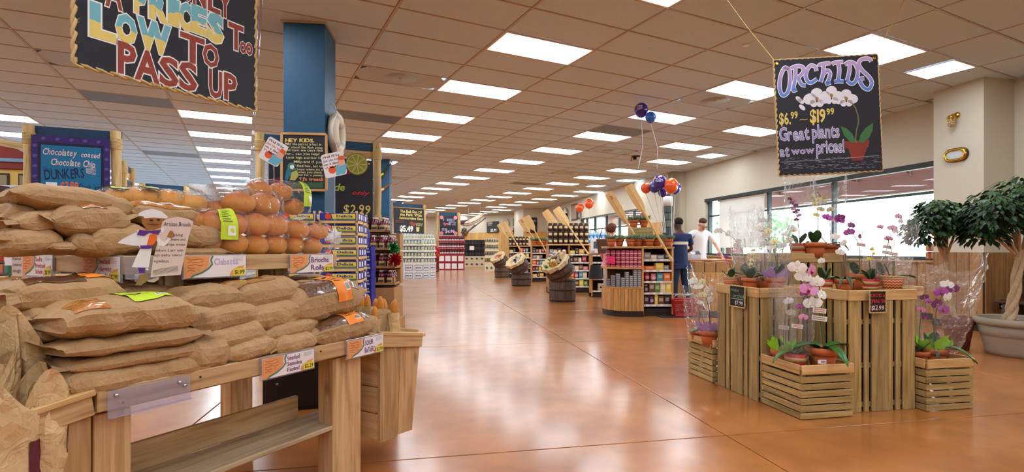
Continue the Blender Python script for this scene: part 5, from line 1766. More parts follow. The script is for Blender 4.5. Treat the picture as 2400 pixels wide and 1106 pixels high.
# paper wrapped bundles on the sill behind the fig tree
for k, (px, py) in enumerate([(2146, 590), (2172, 590), (2146, 611), (2172, 611)]):
 Y = 8.2
 t = thing('firelog_bundle', 'brown paper wrapped bundle on the sill by the pier, ' + ['upper outer', 'upper inner', 'lower outer', 'lower inner'][k] + ' one', 'bundle', P(px, py + 9, Y), YAW, 'wrapped bundles on the sill')
 t.matrix_basis = Matrix.Translation(S(8.3, 6.98 - .2 * (k % 2), 1.0 + .13 * (1 - k // 2))) @ Matrix.Rotation(YAW, 4, 'Z')
 MB().box(-.09, .09, -.085, .085, 0, .125, 0, .02).build('paper', m_kraft, t)
 MB().box(-.092, .092, -.02, .02, -.001, .127, 0, .002).build('band', mat((150, 64, 48), .7), t)
# ================================================================== SIGNS AND THE LEFT SIDE
m_chalk = mat((30, 30, 40), .55, var=.2, bs=6, name='chalkboard')
m_blue = mat((22, 78, 112), .5, name='column_blue')
m_cyan = mat((96, 170, 190), .7)
m_butter = mat((222, 200, 108), .7)
m_brick = mat((146, 66, 54), .75, var=.3, bs=40)
def quad_plane(pA, pB):
 """frame of an upright board through two bottom corners"""
 d = pB - pA
 w = V((d.x, d.y, 0)).length
 ang = math.atan2(d.y, d.x)
 return Matrix.Translation(pA) @ Matrix.Rotation(ang, 4, 'Z'), w, ang
def board_uv(px, py, pA, ang):
 """board coordinates of a photo point on an upright board"""
 r = (px - CXP) / F
 dx, dy = math.cos(ang), math.sin(ang)
 u = (r * pA.y - pA.x) / (dx - r * dy)
 y = pA.y + dy * u
 return u, EYE - (py - HZ) / F * y - pA.z
# ---- big hanging price sign
pA, pB = P(172, 150, 2.4), P(597, 260, 3.22)
M_, w_, ang_ = quad_plane(pA, V((pB.x, pB.y, pA.z)))
hs_ = 1.12
t = thing('hanging_sign', 'big black hanging sign reading prices too low to pass up, over the bread', 'sign')
t.matrix_basis = M_
MB().box(0, w_, -.01, .01, 0, hs_, 0, .004).build('board', m_chalk, t)
r = MB()
rope(r, [(0, -.004, hs_), (0, -.004, 0), (w_, -.004, 0), (w_, -.004, hs_), (0, -.004, hs_)], .013)
r.build('rope_border', m_rope, t)
fz = MB()
q = random.Random(5)
for k in range(70):
 s = q.uniform(0, hs_ * 2 + w_)
 p = V((0, -.01, hs_ - s)) if s < hs_ else (V((s - hs_, -.01, 0)) if s < hs_ + w_ else V((w_, -.01, s - hs_ - w_)))
 d = V((q.uniform(-1, 1), q.uniform(-.5, .2), q.uniform(-1, 1))).normalized() * q.uniform(.012, .03)
 fz.tube([p, p + d * .5 + V((0, 0, -.002)), p + d], .0006, 3, 0, False)
fz.build('rope_fray', m_rope, t)['kind'] = 'stuff'
def two_tone():
 m, N, L, b = base_mat('blue_over_butter')
 tc = N.new('ShaderNodeTexCoord')
 sx = N.new('ShaderNodeSeparateXYZ'); L.new(tc.outputs['Generated'], sx.inputs[0])
 nz = N.new('ShaderNodeTexNoise'); nz.inputs['Scale'].default_value = 14; L.new(tc.outputs['Object'], nz.inputs['Vector'])
 ma = N.new('ShaderNodeMath'); ma.operation = 'MULTIPLY_ADD'; ma.inputs[1].default_value = .5; L.new(nz.outputs['Fac'], ma.inputs[0]); L.new(sx.outputs['Z'], ma.inputs[2])
 r = ramp(N, [(.0, lin((222, 200, 108))), (.72, lin((112, 178, 192)))]); r.color_ramp.interpolation = 'CONSTANT'
 L.new(ma.outputs[0], r.inputs[0]); L.new(r.outputs[0], b.inputs['Base Color']); b.inputs['Roughness'].default_value = .7
 return m
m_two = two_tone()
def letter_box(t, ch, px0, px1, pyt, pyb, m, bold=.035, out=.035, ol=None, skew=0.0, serif=False):
 """one painted letter filling a box of the photo on the board"""
 u0, v0 = board_uv(px0, pyb, pA, ang_)
 u1, v1 = board_uv(px1, (pyt + pyb) / 2, pA, ang_)
 um, vt = board_uv((px0 + px1) / 2, pyt, pA, ang_)
 _, vb = board_uv((px0 + px1) / 2, pyb, pA, ang_)
 w, h = u1 - u0, vt - vb
 for bd, mm, off, nm in ((bold + out, ol or m_white, .0112, 'letter_outline'), (bold, m, .0125, 'letter')):
  mb = MB()
  vs, fs, ww = lay(ch, bd)
  x0 = min(v[0] for v in vs); x1 = max(v[0] for v in vs)
  y0 = min(v[1] for v in vs); y1 = max(v[1] for v in vs)
  gx = glyph(ch, 0)[0]
  gx0, gx1 = min(v[0] for v in gx), max(v[0] for v in gx)
  k = (w / (gx1 - gx0), h / .73)
  mb.add([(u0 + x * k[0], -off, vb + y * k[1] + skew * x * k[0]) for x, y in vs], fs)
  if serif and nm == 'letter':
   pass
  mb.build(nm, mm, t)
for ch, a, b_, c, d, m, bd in [
 ('L', 214, 262, 14, 88, m_two, .06), ('O', 272, 314, 36, 98, m_two, .06), ('W', 324, 392, 52, 118, m_two, .06),
 ('P', 314, 336, -24, 30, m_two, .06), ('R', 352, 386, -16, 46, m_two, .06), ('I', 398, 410, 0, 56, m_two, .06), ('C', 420, 442, 8, 68, m_two, .06), ('E', 450, 478, 18, 76, m_two, .06), ('S', 488, 516, 34, 96, m_two, .06),
 ('T', 422, 474, 82, 146, m_brick, .03), ('O', 474, 508, 104, 156, m_brick, .03),
 ('T', 534, 566, 56, 116, m_brick, .03), ('o', 560, 573, 86, 124, m_brick, .03), ('o', 574, 588, 88, 128, m_brick, .03),
 ('P', 276, 314, 100, 174, m_brick, .03), ('A', 316, 368, 118, 190, m_brick, .03), ('S', 374, 412, 134, 200, m_brick, .03), ('S', 420, 456, 146, 210, m_brick, .03),
 ('U', 488, 516, 164, 228, m_brick, .03), ('P', 524, 550, 172, 234, m_brick, .03),
 ('A', 246, 282, -52, 18, m_brick, .03), ('O', 430, 446, -44, 2, m_brick, .03), ('N', 450, 478, -34, 14, m_brick, .03), ('L', 486, 512, -24, 28, m_brick, .03), ('Y', 512, 536, -18, 40, m_brick, .03)]:
 letter_box(t, ch, a, b_, c, d, m, bd)
for x in (.15, w_ - .15):
 MB().tube([(x, 0, hs_), (x + .02, 0, CEIL - pA.z)], .0025, 5).build('hanging_cord', m_rope, t)
# ---- orchid sign
Yo = 4.2
oA = P(1826, 412, Yo * 1.005)
t = thing('hanging_sign', 'black chalk sign reading Orchids hung over the orchid stand, with painted potted orchid', 'sign')
ow, oh = 238 / F * Yo, 272 / F * Yo
t.matrix_basis = Matrix.Translation(oA) @ Matrix.Rotation(-.035, 4, 'Z') @ Matrix.Rotation(-math.radians(2.6), 4, 'Y')
kx, ky = ow / 790, oh / 905            # from the 1041 px wide close view of the sign
def O(x, y):
 f = (y - 150) / 900.0
 return (x - (128 + 26 * f)) * kx, (1050 - y - (x - 150) * .035) * ky
MB().box(0, ow, -.008, .008, 0, oh, 0, .004).build('board', m_chalk, t)
r = MB()
rope(r, [(0, 0, 0), (ow, 0, 0), (ow, 0, oh), (0, 0, oh), (0, 0, 0)], .01)
r.build('rope_border', m_rope, t)
for x in (.02, ow - .03):
 MB().lathe([(.006, .003), (.013, .004), (.015, 0)], 14).build('grommet', m_brass, t).matrix_basis = TRS(V((x, -.008, oh - .03)), 0, 1, PI / 2)
def lil():
 m, N, L, b = base_mat('lilac_to_blue')
 tc = N.new('ShaderNodeTexCoord')
 sx = N.new('ShaderNodeSeparateXYZ'); L.new(tc.outputs['Generated'], sx.inputs[0])
 r = ramp(N, [(.1, lin((96, 132, 214))), (.6, lin((168, 150, 206))), (.95, lin((188, 160, 204)))])
 L.new(sx.outputs['Z'], r.inputs[0]); L.new(r.outputs[0], b.inputs['Base Color']); b.inputs['Roughness'].default_value = .7
 return m
m_lil = lil()
def obox(mb, s, x0, x1, yt, yb, off, bold, jit=.02):
 u0, v0 = O(x0, yb)
 u1, _ = O(x1, yb)
 _, v1 = O(x0, yt)
 write(mb, s, u0, v0, u1 - u0, v1 - v0, off, 0, bold, jit)
def curl(pts, n=5):
 """a smooth brush path through points"""
 P4 = [V((*p, 0)) for p in pts]
 P4 = [P4[0]] + P4 + [P4[-1]]
 out = []
 for i in range(1, len(P4) - 2):
  for k in range(n):
   t_ = k / n
   a_, b_, c_, d_ = P4[i - 1:i + 3]
   q_ = ((2 * b_) + (c_ - a_) * t_ + (2 * a_ - 5 * b_ + 4 * c_ - d_) * t_ * t_ + (3 * b_ - a_ - 3 * c_ + d_) * t_ ** 3) / 2
   out.append((q_.x, q_.y))
 return out + [pts[-1]]
for strokes in (
 [[(240, 225), (205, 208), (172, 280), (165, 370), (190, 424), (228, 395), (246, 310), (240, 225), (200, 212)]],
 [[(288, 205), (284, 300), (268, 384), (296, 378)], [(252, 214), (300, 196), (344, 206), (350, 240), (318, 276), (292, 286)], [(306, 282), (332, 340), (366, 348)]],
 [[(448, 240), (440, 206), (404, 196), (374, 236), (368, 292), (400, 330), (452, 300)]],
 [[(468, 206), (480, 188), (556, 180)], [(506, 190), (496, 270), (478, 326)], [(497, 268), (530, 236), (552, 262), (536, 318), (524, 338), (556, 330)]],
 [[(566, 190), (590, 176), (654, 172)], [(616, 178), (622, 240), (612, 322)], [(582, 326), (618, 322), (654, 326)]],
 [[(664, 194), (700, 174), (742, 190), (764, 250), (748, 318), (714, 344), (680, 318)], [(704, 180), (698, 250), (680, 318)]],
 [[(866, 176), (850, 152), (796, 154), (770, 188), (796, 240), (846, 292), (868, 342), (842, 390), (800, 368), (776, 312), (812, 302)]]):
 for w__, mm, off, nm in ((34, m_white, .0092, 'letter_outline'), (24, m_lil, .0106, 'letter')):
  mb = MB()
  for i, st_ in enumerate(strokes):
   stroke(mb, [O(*p) for p in curl(st_)], w__ * kx, off + .0002 * i)
  mb.build(nm, mm, t)
for s, x0, x1, yt, yb in (('$6.', 160, 245, 560, 650), ('99', 248, 300, 550, 605), ('~', 318, 372, 600, 625), ('$19', 395, 510, 535, 640), ('99', 522, 578, 530, 580)):
 a = MB()
 obox(a, s, x0, x1, yt, yb, .0098, .025, .03)
 a.build('lettering', m_butter, t)
for s, x0, x1, yt, yb in (('Great', 160, 385, 672, 778), ('plants', 410, 615, 655, 762), ('at', 160, 230, 815, 900), ('wow', 250, 420, 830, 885), ('prices!', 440, 652, 775, 880)):
 a, b_ = MB(), MB()
 obox(a, s, x0, x1, yt, yb, .0092, .035, .04)
 obox(b_, s, x0, x1, yt, yb, .0102, .008, .04)
 a.build('letter_outline', m_white, t)
 b_.build('lettering', mat((148, 140, 204), .7), t)
pt = MB()
for cx, cy, s in ((448, 448, 62), (560, 430, 58), (672, 455, 56)):
 for dx, dy, rx, ry, ro in ((0, -.62, .72, .62, 0), (-.85, .12, .85, .7, .2), (.8, .1, .8, .66, -.2), (-.42, .68, .42, .5, .5), (.42, .68, .42, .5, -.5)):
  u, v = O(cx + dx * s, cy + dy * s)
  disc(pt, u, v, rx * s * kx, ry * s * ky, .0094 + .0002 * (dx > 0), 0, 16, ro)
for cx, cy in ((325, 470), (335, 520), (310, 455)):
 u, v = O(cx, cy)
 disc(pt, u, v, 16 * kx, 30 * ky, .0094, 0, 12, .8)
pt.build('painted_flower', mat((222, 220, 226), .7), t)['kind'] = 'stuff'
ct = MB()
for cx, cy in ((448, 455), (560, 432), (672, 458)):
 u, v = O(cx, cy)
 disc(ct, u, v, 13 * kx, 15 * ky, .0104, 0, 8)
ct.build('painted_center', mat((150, 120, 60), .7), t)
st = MB()
stroke(st, [O(x, y) for x, y in ((712, 490), (740, 530), (758, 590), (762, 640), (745, 710), (738, 770), (740, 805))], 9 * kx, .0098)
st.build('painted_stem', mat((112, 116, 80), .7), t)
for pts in ([(625, 672), (670, 690), (715, 735), (742, 800), (700, 800), (650, 745)], [(872, 648), (868, 710), (838, 770), (790, 805), (762, 800), (772, 745), (815, 690)]):
 mb = MB(); flat(mb, [O(x, y) for x, y in pts], .0096); mb.build('painted_leaf', mat((62, 112, 66), .7), t)
mb = MB(); flat(mb, [O(x, y) for x, y in [(655, 790), (842, 780), (836, 838), (825, 840), (790, 940), (708, 942), (682, 850), (660, 845)]], .0092); mb.build('painted_pot', mat((136, 54, 40), .7), t)
mb = MB()
q = random.Random(3)
for k in range(130):
 x = 170 + 730 * q.random()
 y = 912 + 92 * q.random()
 if 690 < x < 800 and y < 945: continue
 d = q.uniform(8, 26)
 stroke(mb, [O(x, y), O(x + d, y - q.uniform(-5, 8)), O(x + d * 1.6, y + q.uniform(-4, 4))], .0022, .0092)
stroke(mb, [O(165, 945), O(520, 930), O(915, 905)], .004, .0093)
mb.build('chalk_shading', mat((140, 150, 166), .8), t)['kind'] = 'stuff'
inv = t.matrix_basis.inverted()
for x, tx_, ty in ((.02, 1690, -20), (ow - .03, 2130, -20)):
 e = inv @ V(((tx_ - CXP) / F * 4.9, 4.9, CEIL)) if x < .1 else inv @ V(((tx_ - CXP) / F * 4.9, 4.9, CEIL))
 MB().tube([V((x, 0, oh - .02)), V((x, 0, oh - .02)).lerp(e, .5) + V((0, 0, -.02)), e], .003, 5).build('hanging_cord', m_rope, t)
# ---- blue columns
def column(name, px0, px1, Yf, label):
 x0, x1 = (px0 - CXP) / F * Yf, (px1 - CXP) / F * Yf
 w = (x1 - x0) / math.cos(YAW)
 w = x1 - x0
 o = MB().box(0, w, 0, .5, 0, CEIL, 0, .004).build(name, m_blue)
 o.matrix_basis = Matrix.Translation((x0, Yf, 0)) @ Matrix.Rotation(YAW * .55, 4, 'Z')
 tag(o, label, 'column', None, 'structure')
 c = MB().box(-.03, w + .03, -.03, .53, CEIL - .012, CEIL + .001, 0, .003).build('ceiling_trim', m_bar, o)
 return o, w
col1, cw1 = column('blue_column', 664, 758, 5.55, 'teal blue square column behind the bread table')
col2, cw2 = column('blue_column', 870, 912, 14.0, 'second teal blue square column with pennants')
col3, cw3 = column('blue_column', 928, 940, 26.5, 'far teal blue column')
# life ring hung on the side of the first column
t = thing('life_ring', 'white canvas life ring hung on the side of the blue column', 'life ring')
t.matrix_basis = col1.matrix_basis @ TRS(V((cw1 + .065, .28, 2.46)), -PI / 2 + PI, 1)
rg = MB()
def ring(u, v):
 a, b2 = 2 * PI * u, 2 * PI * v
 R_, r_ = .175, .062
 k = 1 + .05 * noise.noise(V((math.cos(a) * 3, math.sin(a) * 3, b2)))
 return V(((R_ + r_ * k * math.cos(b2)) * math.cos(a), r_ * .95 * k * math.sin(b2), (R_ + r_ * k * math.cos(b2)) * math.sin(a)))
rg.surf(ring, 40, 14, 0, True, True)
rg.build('ring', mat((232, 226, 208), .85, var=.06, bump=.3, bs=60), t)
for k in range(4):
 a = PI / 4 + PI / 2 * k
 bd = MB()
 bd.surf(lambda u, v: V(((.175 + .066 * math.cos(2 * PI * v)) * math.cos(a + (u - .5) * .3), .064 * math.sin(2 * PI * v), (.175 + .066 * math.cos(2 * PI * v)) * math.sin(a + (u - .5) * .3))), 3, 14, 0, True, True)
 bd.build('ring_band', mat((206, 202, 190), .8), t)
MB().tube([(.25 * math.cos(2 * PI * k / 30), -.02 + .015 * math.cos(8 * PI * k / 30), .25 * math.sin(2 * PI * k / 30)) for k in range(31)], .006, 6).build('grab_rope', m_white, t)
MB().tube([(0, .0, .22), (0, .02, .3), (0, .06, .34)], .006, 6).build('hanging_rope', m_white, t)
# ---- sign towers of peeled logs
def log(parent, x, y, z0, z1, r, wraps=()):
 q = random.Random(int(x * 100))
 pts = [(x + .006 * math.sin(k * 2.1 + x), y, z0 + (z1 - z0) * k / 8) for k in range(9)]
 MB().tube(pts, [r * (1 + .04 * math.sin(k * 1.7)) for k in range(9)], 14, 0).build('post', m_log, parent)
 for z in wraps:
  mb = MB()
  for k in range(9):
   mb.lathe([(r + .001, -.008), (r + .009, -.004), (r + .009, .004), (r + .001, .008)], 14, (x, y, z - k * .0155))
  mb.build('rope_wrap', m_rope, parent)
def tower(label, pxL, pyL, YL, pxR, pyR, ztop, z0, r=.06, bar=.11, wraps=None, endz=0.0):
 x0 = (pxL - CXP) / F * YL
 YR = (ztop - EYE) * F / (HZ - pyR)
 x1 = (pxR - CXP) / F * YR
 p0, p1 = V((x0, YL, 0)), V((x1, YR, 0))
 w = (p1 - p0).length
 ang = math.atan2(p1.y - p0.y, p1.x - p0.x)
 t = thing('sign_tower', label, 'sign frame', p0, ang, 'log post sign frames')
 wr = wraps if wraps is not None else [ztop - .09, z0 + .5]
 for x in (0, w):
  log(t, x, 0, z0, ztop, r, wr)
 MB().box(-r, w + r, .02, .06, ztop - bar, ztop + .002, 0, .003).build('blue_bar', mat((22, 62, 92), .5), t)
 MB().box(0, w, .02, .05, ztop - bar - .09, ztop - bar - .0, 0, .003).build('cross_rail', m_pine, t)
 return t, p0, ang, w
YLc = (2.66 - EYE) * F / (HZ - 293)
tw1, c0, ca_, cw_ = tower('log sign frame holding the blue dunkers sign behind the bread', 68, 293, YLc, 272, 308, 2.66, 0, .056, .11, [2.56, 1.75, 1.0])
Ms = Matrix.Translation(c0) @ Matrix.Rotation(ca_, 4, 'Z')
def sign_on(label, c0, ang, cw, z0, z1, u0, u1, board, off=-.085, cat='sign', name='chalk_sign'):
 t = thing(name, label, cat)
 t.matrix_basis = Matrix.Translation(c0) @ Matrix.Rotation(ang, 4, 'Z') @ Matrix.Translation((u0, off, z0))
 MB().box(0, u1 - u0, -.006, .006, 0, z1 - z0, 0, .003).build('board', board, t)
 return t, u1 - u0, z1 - z0
t, w, h = sign_on('blue chalk sign for chocolate chip dunkers with purple swirl border', c0, ca_, cw_, 1.72, 2.535, .05, cw_ - .04, mat((52, 32, 104), .6))
def pane_(mb_m, u0, u1, v0, v1, off, name, parent):
 mb = MB(); flat(mb, [(u0, v0), (u1, v0), (u1, v1), (u0, v1)], off); return mb.build(name, mb_m, parent)
pane_(mat((22, 24, 60), .6), .085 * w, .915 * w, .0, .9 * h, .0068, 'inner_border', t)
pane_(mat((20, 112, 156), .6, var=.08, bs=8), .12 * w, .88 * w, .0, .86 * h, .0074, 'blue_field', t)
m_sw = mat((120, 110, 196), .7)
for k in range(13):
 if k < 5: u, v = (.15 + .175 * k) * w, .95 * h
 elif k < 9: u, v = .045 * w, (.84 - .15 * (k - 5)) * h
 else: u, v = .955 * w, (.84 - .15 * (k - 9)) * h
 sw = MB(); stroke(sw, [(u + .02 * (1 - i / 26) * math.cos(i * .55) * 1.1, v + .02 * (1 - i / 26) * math.sin(i * .55)) for i in range(24)], .004, .0072)
 sw.build('swirl', m_sw, t)
m_pinkc = mat((226, 200, 196), .7); m_dkblue = mat((34, 56, 150), .7); m_or = mat((238, 96, 48), .7); m_nav = mat((20, 32, 74), .7)
for s, u, v, ww, hh, m, bo, sl, ro in (('Chocolatey', .14, .72, .42, .1, m_pinkc, .012, .2, -.02), ('coated', .62, .71, .24, .08, m_pinkc, .012, .2, -.02), ('Chocolate Chip', .24, .57, .56, .1, m_pinkc, .012, .2, -.02), ('24oz.', .14, .48, .12, .06, m_dkblue, .006, .1, 0), ('DUNKERS', .17, .34, .5, .15, m_nav, .014, .1, .12), ('$3.99', .36, .2, .22, .13, m_or, .02, .15, .02), ("Dunk 'em", .6, .22, .28, .085, m_nav, .008, .1, -.02)):
 mb = MB(); write(mb, s, u * w, v * h, ww * w, hh * h, .0082, 0, bo, .06, sl, None, ro); mb.build('lettering', m, t)
ry = MB()
for k in range(6):
 a = .42 - .17 * k
 stroke(ry, [((.69) * w, (.535 - .012 * k) * h), ((.69 + .13 * math.cos(a)) * w, (.535 - .012 * k + .13 * math.sin(a) * .5) * h)], .005, .0082)
ry.build('chalk_ray', m_pinkc, t)
pane_(m_white, .18 * w, .32 * w, .19 * h, .31 * h, .009, 'white_note', t)
# the lemonade frame
YL2 = 6.7
z2 = EYE + (HZ - 312) / F * YL2
tw2, c2, a2, w2 = tower('log sign frame behind the blue column holding the lemonade sign', 609, 312, YL2, 884, 336, z2, 0, .055, .12, [z2 - .1, z2 - 1.02])
t, w, h = sign_on('black chalk sign with a painted lime slice and 2.99 price, behind the blue column', c2, a2, w2, z2 - 1.22, z2 - .26, .1, w2 - .08, m_chalk)
def C2(px, py):
 u, v = board_uv(px, py, V((c2.x, c2.y, 0)) + V((math.sin(a2), -math.cos(a2), 0)) * .07, a2)
 return u - .1, v - (z2 - 1.22)
cu, cv = C2(836, 385)
mb = MB(); disc(mb, cu, cv, .15, .15, .0068); mb.build('lime_rind', mat((112, 122, 40), .7), t)
mb = MB(); disc(mb, cu, cv, .137, .137, .0074); mb.build('lime_pith', mat((196, 190, 120), .7), t)
for k in range(9):
 a = 2 * PI * k / 9
 mb = MB(); flat(mb, [(cu + .012 * math.cos(a + .35), cv + .012 * math.sin(a + .35))] + [(cu + .125 * math.cos(a + .06 + .58 * i / 5), cv + .125 * math.sin(a + .06 + .58 * i / 5)) for i in range(6)], .008)
 mb.build('lime_segment', mat((150, 148, 52), .7, var=.2, bs=40), t)
u, v = C2(664, 420)
mb = MB(); flat(mb, [(u + .17 * math.cos(PI + PI * i / 14 + .25), v + .03 + .17 * math.sin(PI + PI * i / 14 + .25)) for i in range(15)], .007); mb.build('melon_slice', mat((128, 24, 40), .7), t)
for s, p0, p1, hh, m, bo, sl in (('Watermelon', (672, 400), (818, 400), .09, mat((190, 40, 50), .7), .01, .2), ('Lemonade', (690, 442), (806, 442), .1, mat((176, 196, 60), .7), .015, .2), ('only', (824, 456), (862, 452), .06, mat((206, 36, 50), .7), .012, .3), ('$2.99', (804, 500), (866, 490), .13, m_butter, .012, .1)):
 q0, q1 = C2(*p0), C2(*p1)
 mb = MB(); write(mb, s, q0[0], q0[1], q1[0] - q0[0], hh, .0085, 0, bo, .04, sl); mb.build('lettering', m, t)
MB().lathe([(0, .004), (.008, .004), (.01, 0)], 10).build('screw', m_white, t).matrix_basis = TRS(V((w - .05, -.006, h - .05)), 0, 1, PI / 2)
# wooden panel behind the juice shelf under the right post
pw = thing('end_panel', 'tall wooden end panel under the lemonade sign behind the juice bottles', 'panel', c2, a2)
for k in range(4):
 plank(pw, 'board', (w2 - .5, .095, .1 + .3 * k + .15), (w2 + .08, .095, .1 + .3 * k + .15), .29, .02, Y_, m_crate)
# HEY KIDS board on the column
hk = thing('chalk_sign', 'wood framed chalk sign reading Hey Kids with a painted parrot, on the blue column', 'sign')
hY = 5.47
hw, hh_ = 101 / F * hY, 132 / F * hY
hk.matrix_basis = Matrix.Translation(P(661, 445, hY)) @ Matrix.Rotation(YAW * .55, 4, 'Z')
MB().box(.01, hw - .01, -.004, .012, .01, hh_ - .01, 0, .002).build('board', m_chalk, hk)
for p0, p1 in (((0, 0), (hw, 0)), ((0, hh_), (hw, hh_)), ((0, 0), (0, hh_)), ((hw, 0), (hw, hh_))):
 plank(hk, 'frame_strip', (p0[0], -.006, p0[1]), (p1[0], -.006, p1[1]), .026, .02, Y_, m_pine)
HU = lambda x, y: ((x - 328) / 475 * hw, (718 - y) / 620 * hh_)
m_cy = mat((216, 214, 150), .7)
for s, x, y, x1, hpx, m, bo in (('HEY KIDS.', 365, 188, 672, 40, m_butter, .04), ('Milly the parrot is lost in', 360, 222, 748, 26, m_cy, .012), ('our store! She flew away', 360, 258, 762, 26, m_cy, .012), ("and now we can't find", 360, 290, 760, 26, m_cy, .012), ('her... can you help?', 366, 330, 730, 26, m_cy, .012), ('Look high and low for', 374, 372, 768, 26, m_cy, .012), ('Milly-and if you', 456, 418, 764, 28, m_cy, .012), ('find her, let us', 488, 464, 766, 28, m_cy, .012), ('know where she is', 494, 500, 764, 24, m_cy, .012), ('when you check', 500, 530, 756, 24, m_cy, .012), ('out for a yummy', 500, 562, 766, 24, m_cy, .012), ("TJ's treat!!", 510, 612, 768, 34, mat((226, 140, 70), .7), .03)):
 u, v = HU(x, y); u1, _ = HU(x1, y)
 mb = MB(); write(mb, s, u, v, u1 - u, hpx / 620 * hh_, .0055, 0, bo, .05); mb.build('lettering', m, hk)
for nm, pts, m, o in (('parrot_wing', [(360, 590), (370, 520), (395, 450), (430, 470), (425, 560), (380, 612)], mat((36, 110, 130), .7), .0052), ('parrot_breast', [(430, 520), (490, 500), (505, 560), (470, 612), (410, 612), (425, 560)], mat((172, 176, 92), .7), .0056), ('parrot_head', [(388, 450), (410, 420), (450, 418), (482, 450), (490, 485), (470, 500), (430, 505), (395, 480)], mat((60, 130, 110), .7), .006), ('parrot_cheek', [(415, 450), (450, 440), (462, 470), (440, 490), (415, 478)], m_white, .0064), ('beak', [(455, 445), (488, 460), (478, 485), (462, 470)], m_ink, .0068), ('grass_band', [(350, 690), (350, 650), (560, 634), (768, 630), (768, 690)], mat((52, 92, 60), .7), .005), ('parrot_tail', [(362, 590), (400, 600), (380, 640), (356, 640)], mat((36, 80, 130), .7), .005)):
 mb = MB(); flat(mb, [HU(*p) for p in pts], o); mb.build(nm, m, hk)
# two tilted shelf talker cards that hang in front
def talker(label, pts, Y, roll, ink2):
 x0 = sum(p[0] for p in pts) / 4; y0 = sum(p[1] for p in pts) / 4
 t = thing('price_paddle', label, 'price card', P(x0, y0, Y), 0)
 yl = .75 if x0 < 700 else .36
 lx = bx(x0, yl)
 Y = (TO + E1 * lx + E2 * yl).y
 t.matrix_basis = Matrix.Translation(P(x0, y0, Y)) @ Matrix.Rotation(-roll, 4, 'Y')
 s = Y / F
 dn = t.matrix_basis.inverted() @ V((P(x0, y0, Y).x, Y + .01, 1.097))
 n = 24
 o = []
 for cx, cz, a0 in ((20, 22, 0), (-20, 22, 90), (-20, -22, 180), (20, -22, 270)):
  for k in range(6):
   a = math.radians(a0 + 18 * k)
   o.append(((cx + 6 * math.cos(a)) * s, (cz + 6 * math.sin(a)) * s))
 MB().prism(o, -.002, .002, 0, Matrix(((1, 0, 0, 0), (0, 0, -1, 0), (0, 1, 0, 0), (0, 0, 0, 1)))).build('card', m_cardw, t)
 for k, (tx_, w_, m) in enumerate((("Well I'll be", 40, m_ink), ('Joe can toss', 40, ink2), ('me a deal', 34, m_ink), ('YUMMY!', 36, m_red))):
  mb = MB(); write(mb, tx_, -23 * s, (18 - 8.5 * k) * s, w_ * s, 5.5 * s, .0026, 0, .015, .08); mb.build('lettering', m, t)
 for nm, pp, m, l in (('shirt_drawing', [(0, -26), (22, -26), (30, -6), (18, 2), (4, -4)], mat((110, 186, 214), .7), 1), ('face_drawing', [(10, -6), (24, -6), (27, 6), (22, 14), (12, 10)], mat((232, 176, 150), .7), 2), ('hair_drawing', [(12, 8), (28, 6), (26, 16), (14, 17)], mat((222, 96, 50), .7), 3)):
  mb = MB(); flat(mb, [(a * s, b2 * s) for a, b2 in pp], .0022 + .0005 * l); mb.build(nm, m, t)
 mb = MB(); disc(mb, -6 * s, -12 * s, 9 * s, 8 * s, .0026); mb.build('fruit_drawing', m_or, t)
 MB().tube([(0, .006, 0), dn * .5 + V((0, .006, 0)), dn], .003, 5).build('stick', clear_stick, t)
 return t
clear_stick = m_acryl
talker('tilted price card on a clear stick hung left edge on the chalk sign, red headline', [(613, 345), (640, 320), (676, 370), (634, 388)], 4.3, -.52, m_red)
talker('tilted price card on a clear stick beside the lime chalk sign, blue headline', [(765, 357), (810, 372), (806, 416), (750, 398)], 4.4, .22, mat((60, 50, 130), .7))
# ================================================================== BEHIND THE BREAD
# black cabinet seen between the table legs
cb = thing('black_cabinet', 'black cabinet standing on the floor behind the bread table', 'cabinet', V((-1.78, 3.72, 0)), math.radians(14))
MB().box(0, .95, .02, .6, 0, .62, 0, .004).build('body', mat((20, 12, 14), .5), cb)
MB().box(.02, .93, .0, .02, .03, .6, 0, .003).build('door', mat((24, 14, 16), .45), cb)
for x, z in ((.1, .2), (.1, .5)): MB().lathe([(0, .004), (.008, .003), (.009, 0)], 8).build('screw', mat((150, 150, 150), .3, 1), cb).matrix_basis = TRS(V((x, 0, z)), 0, 1, PI / 2)
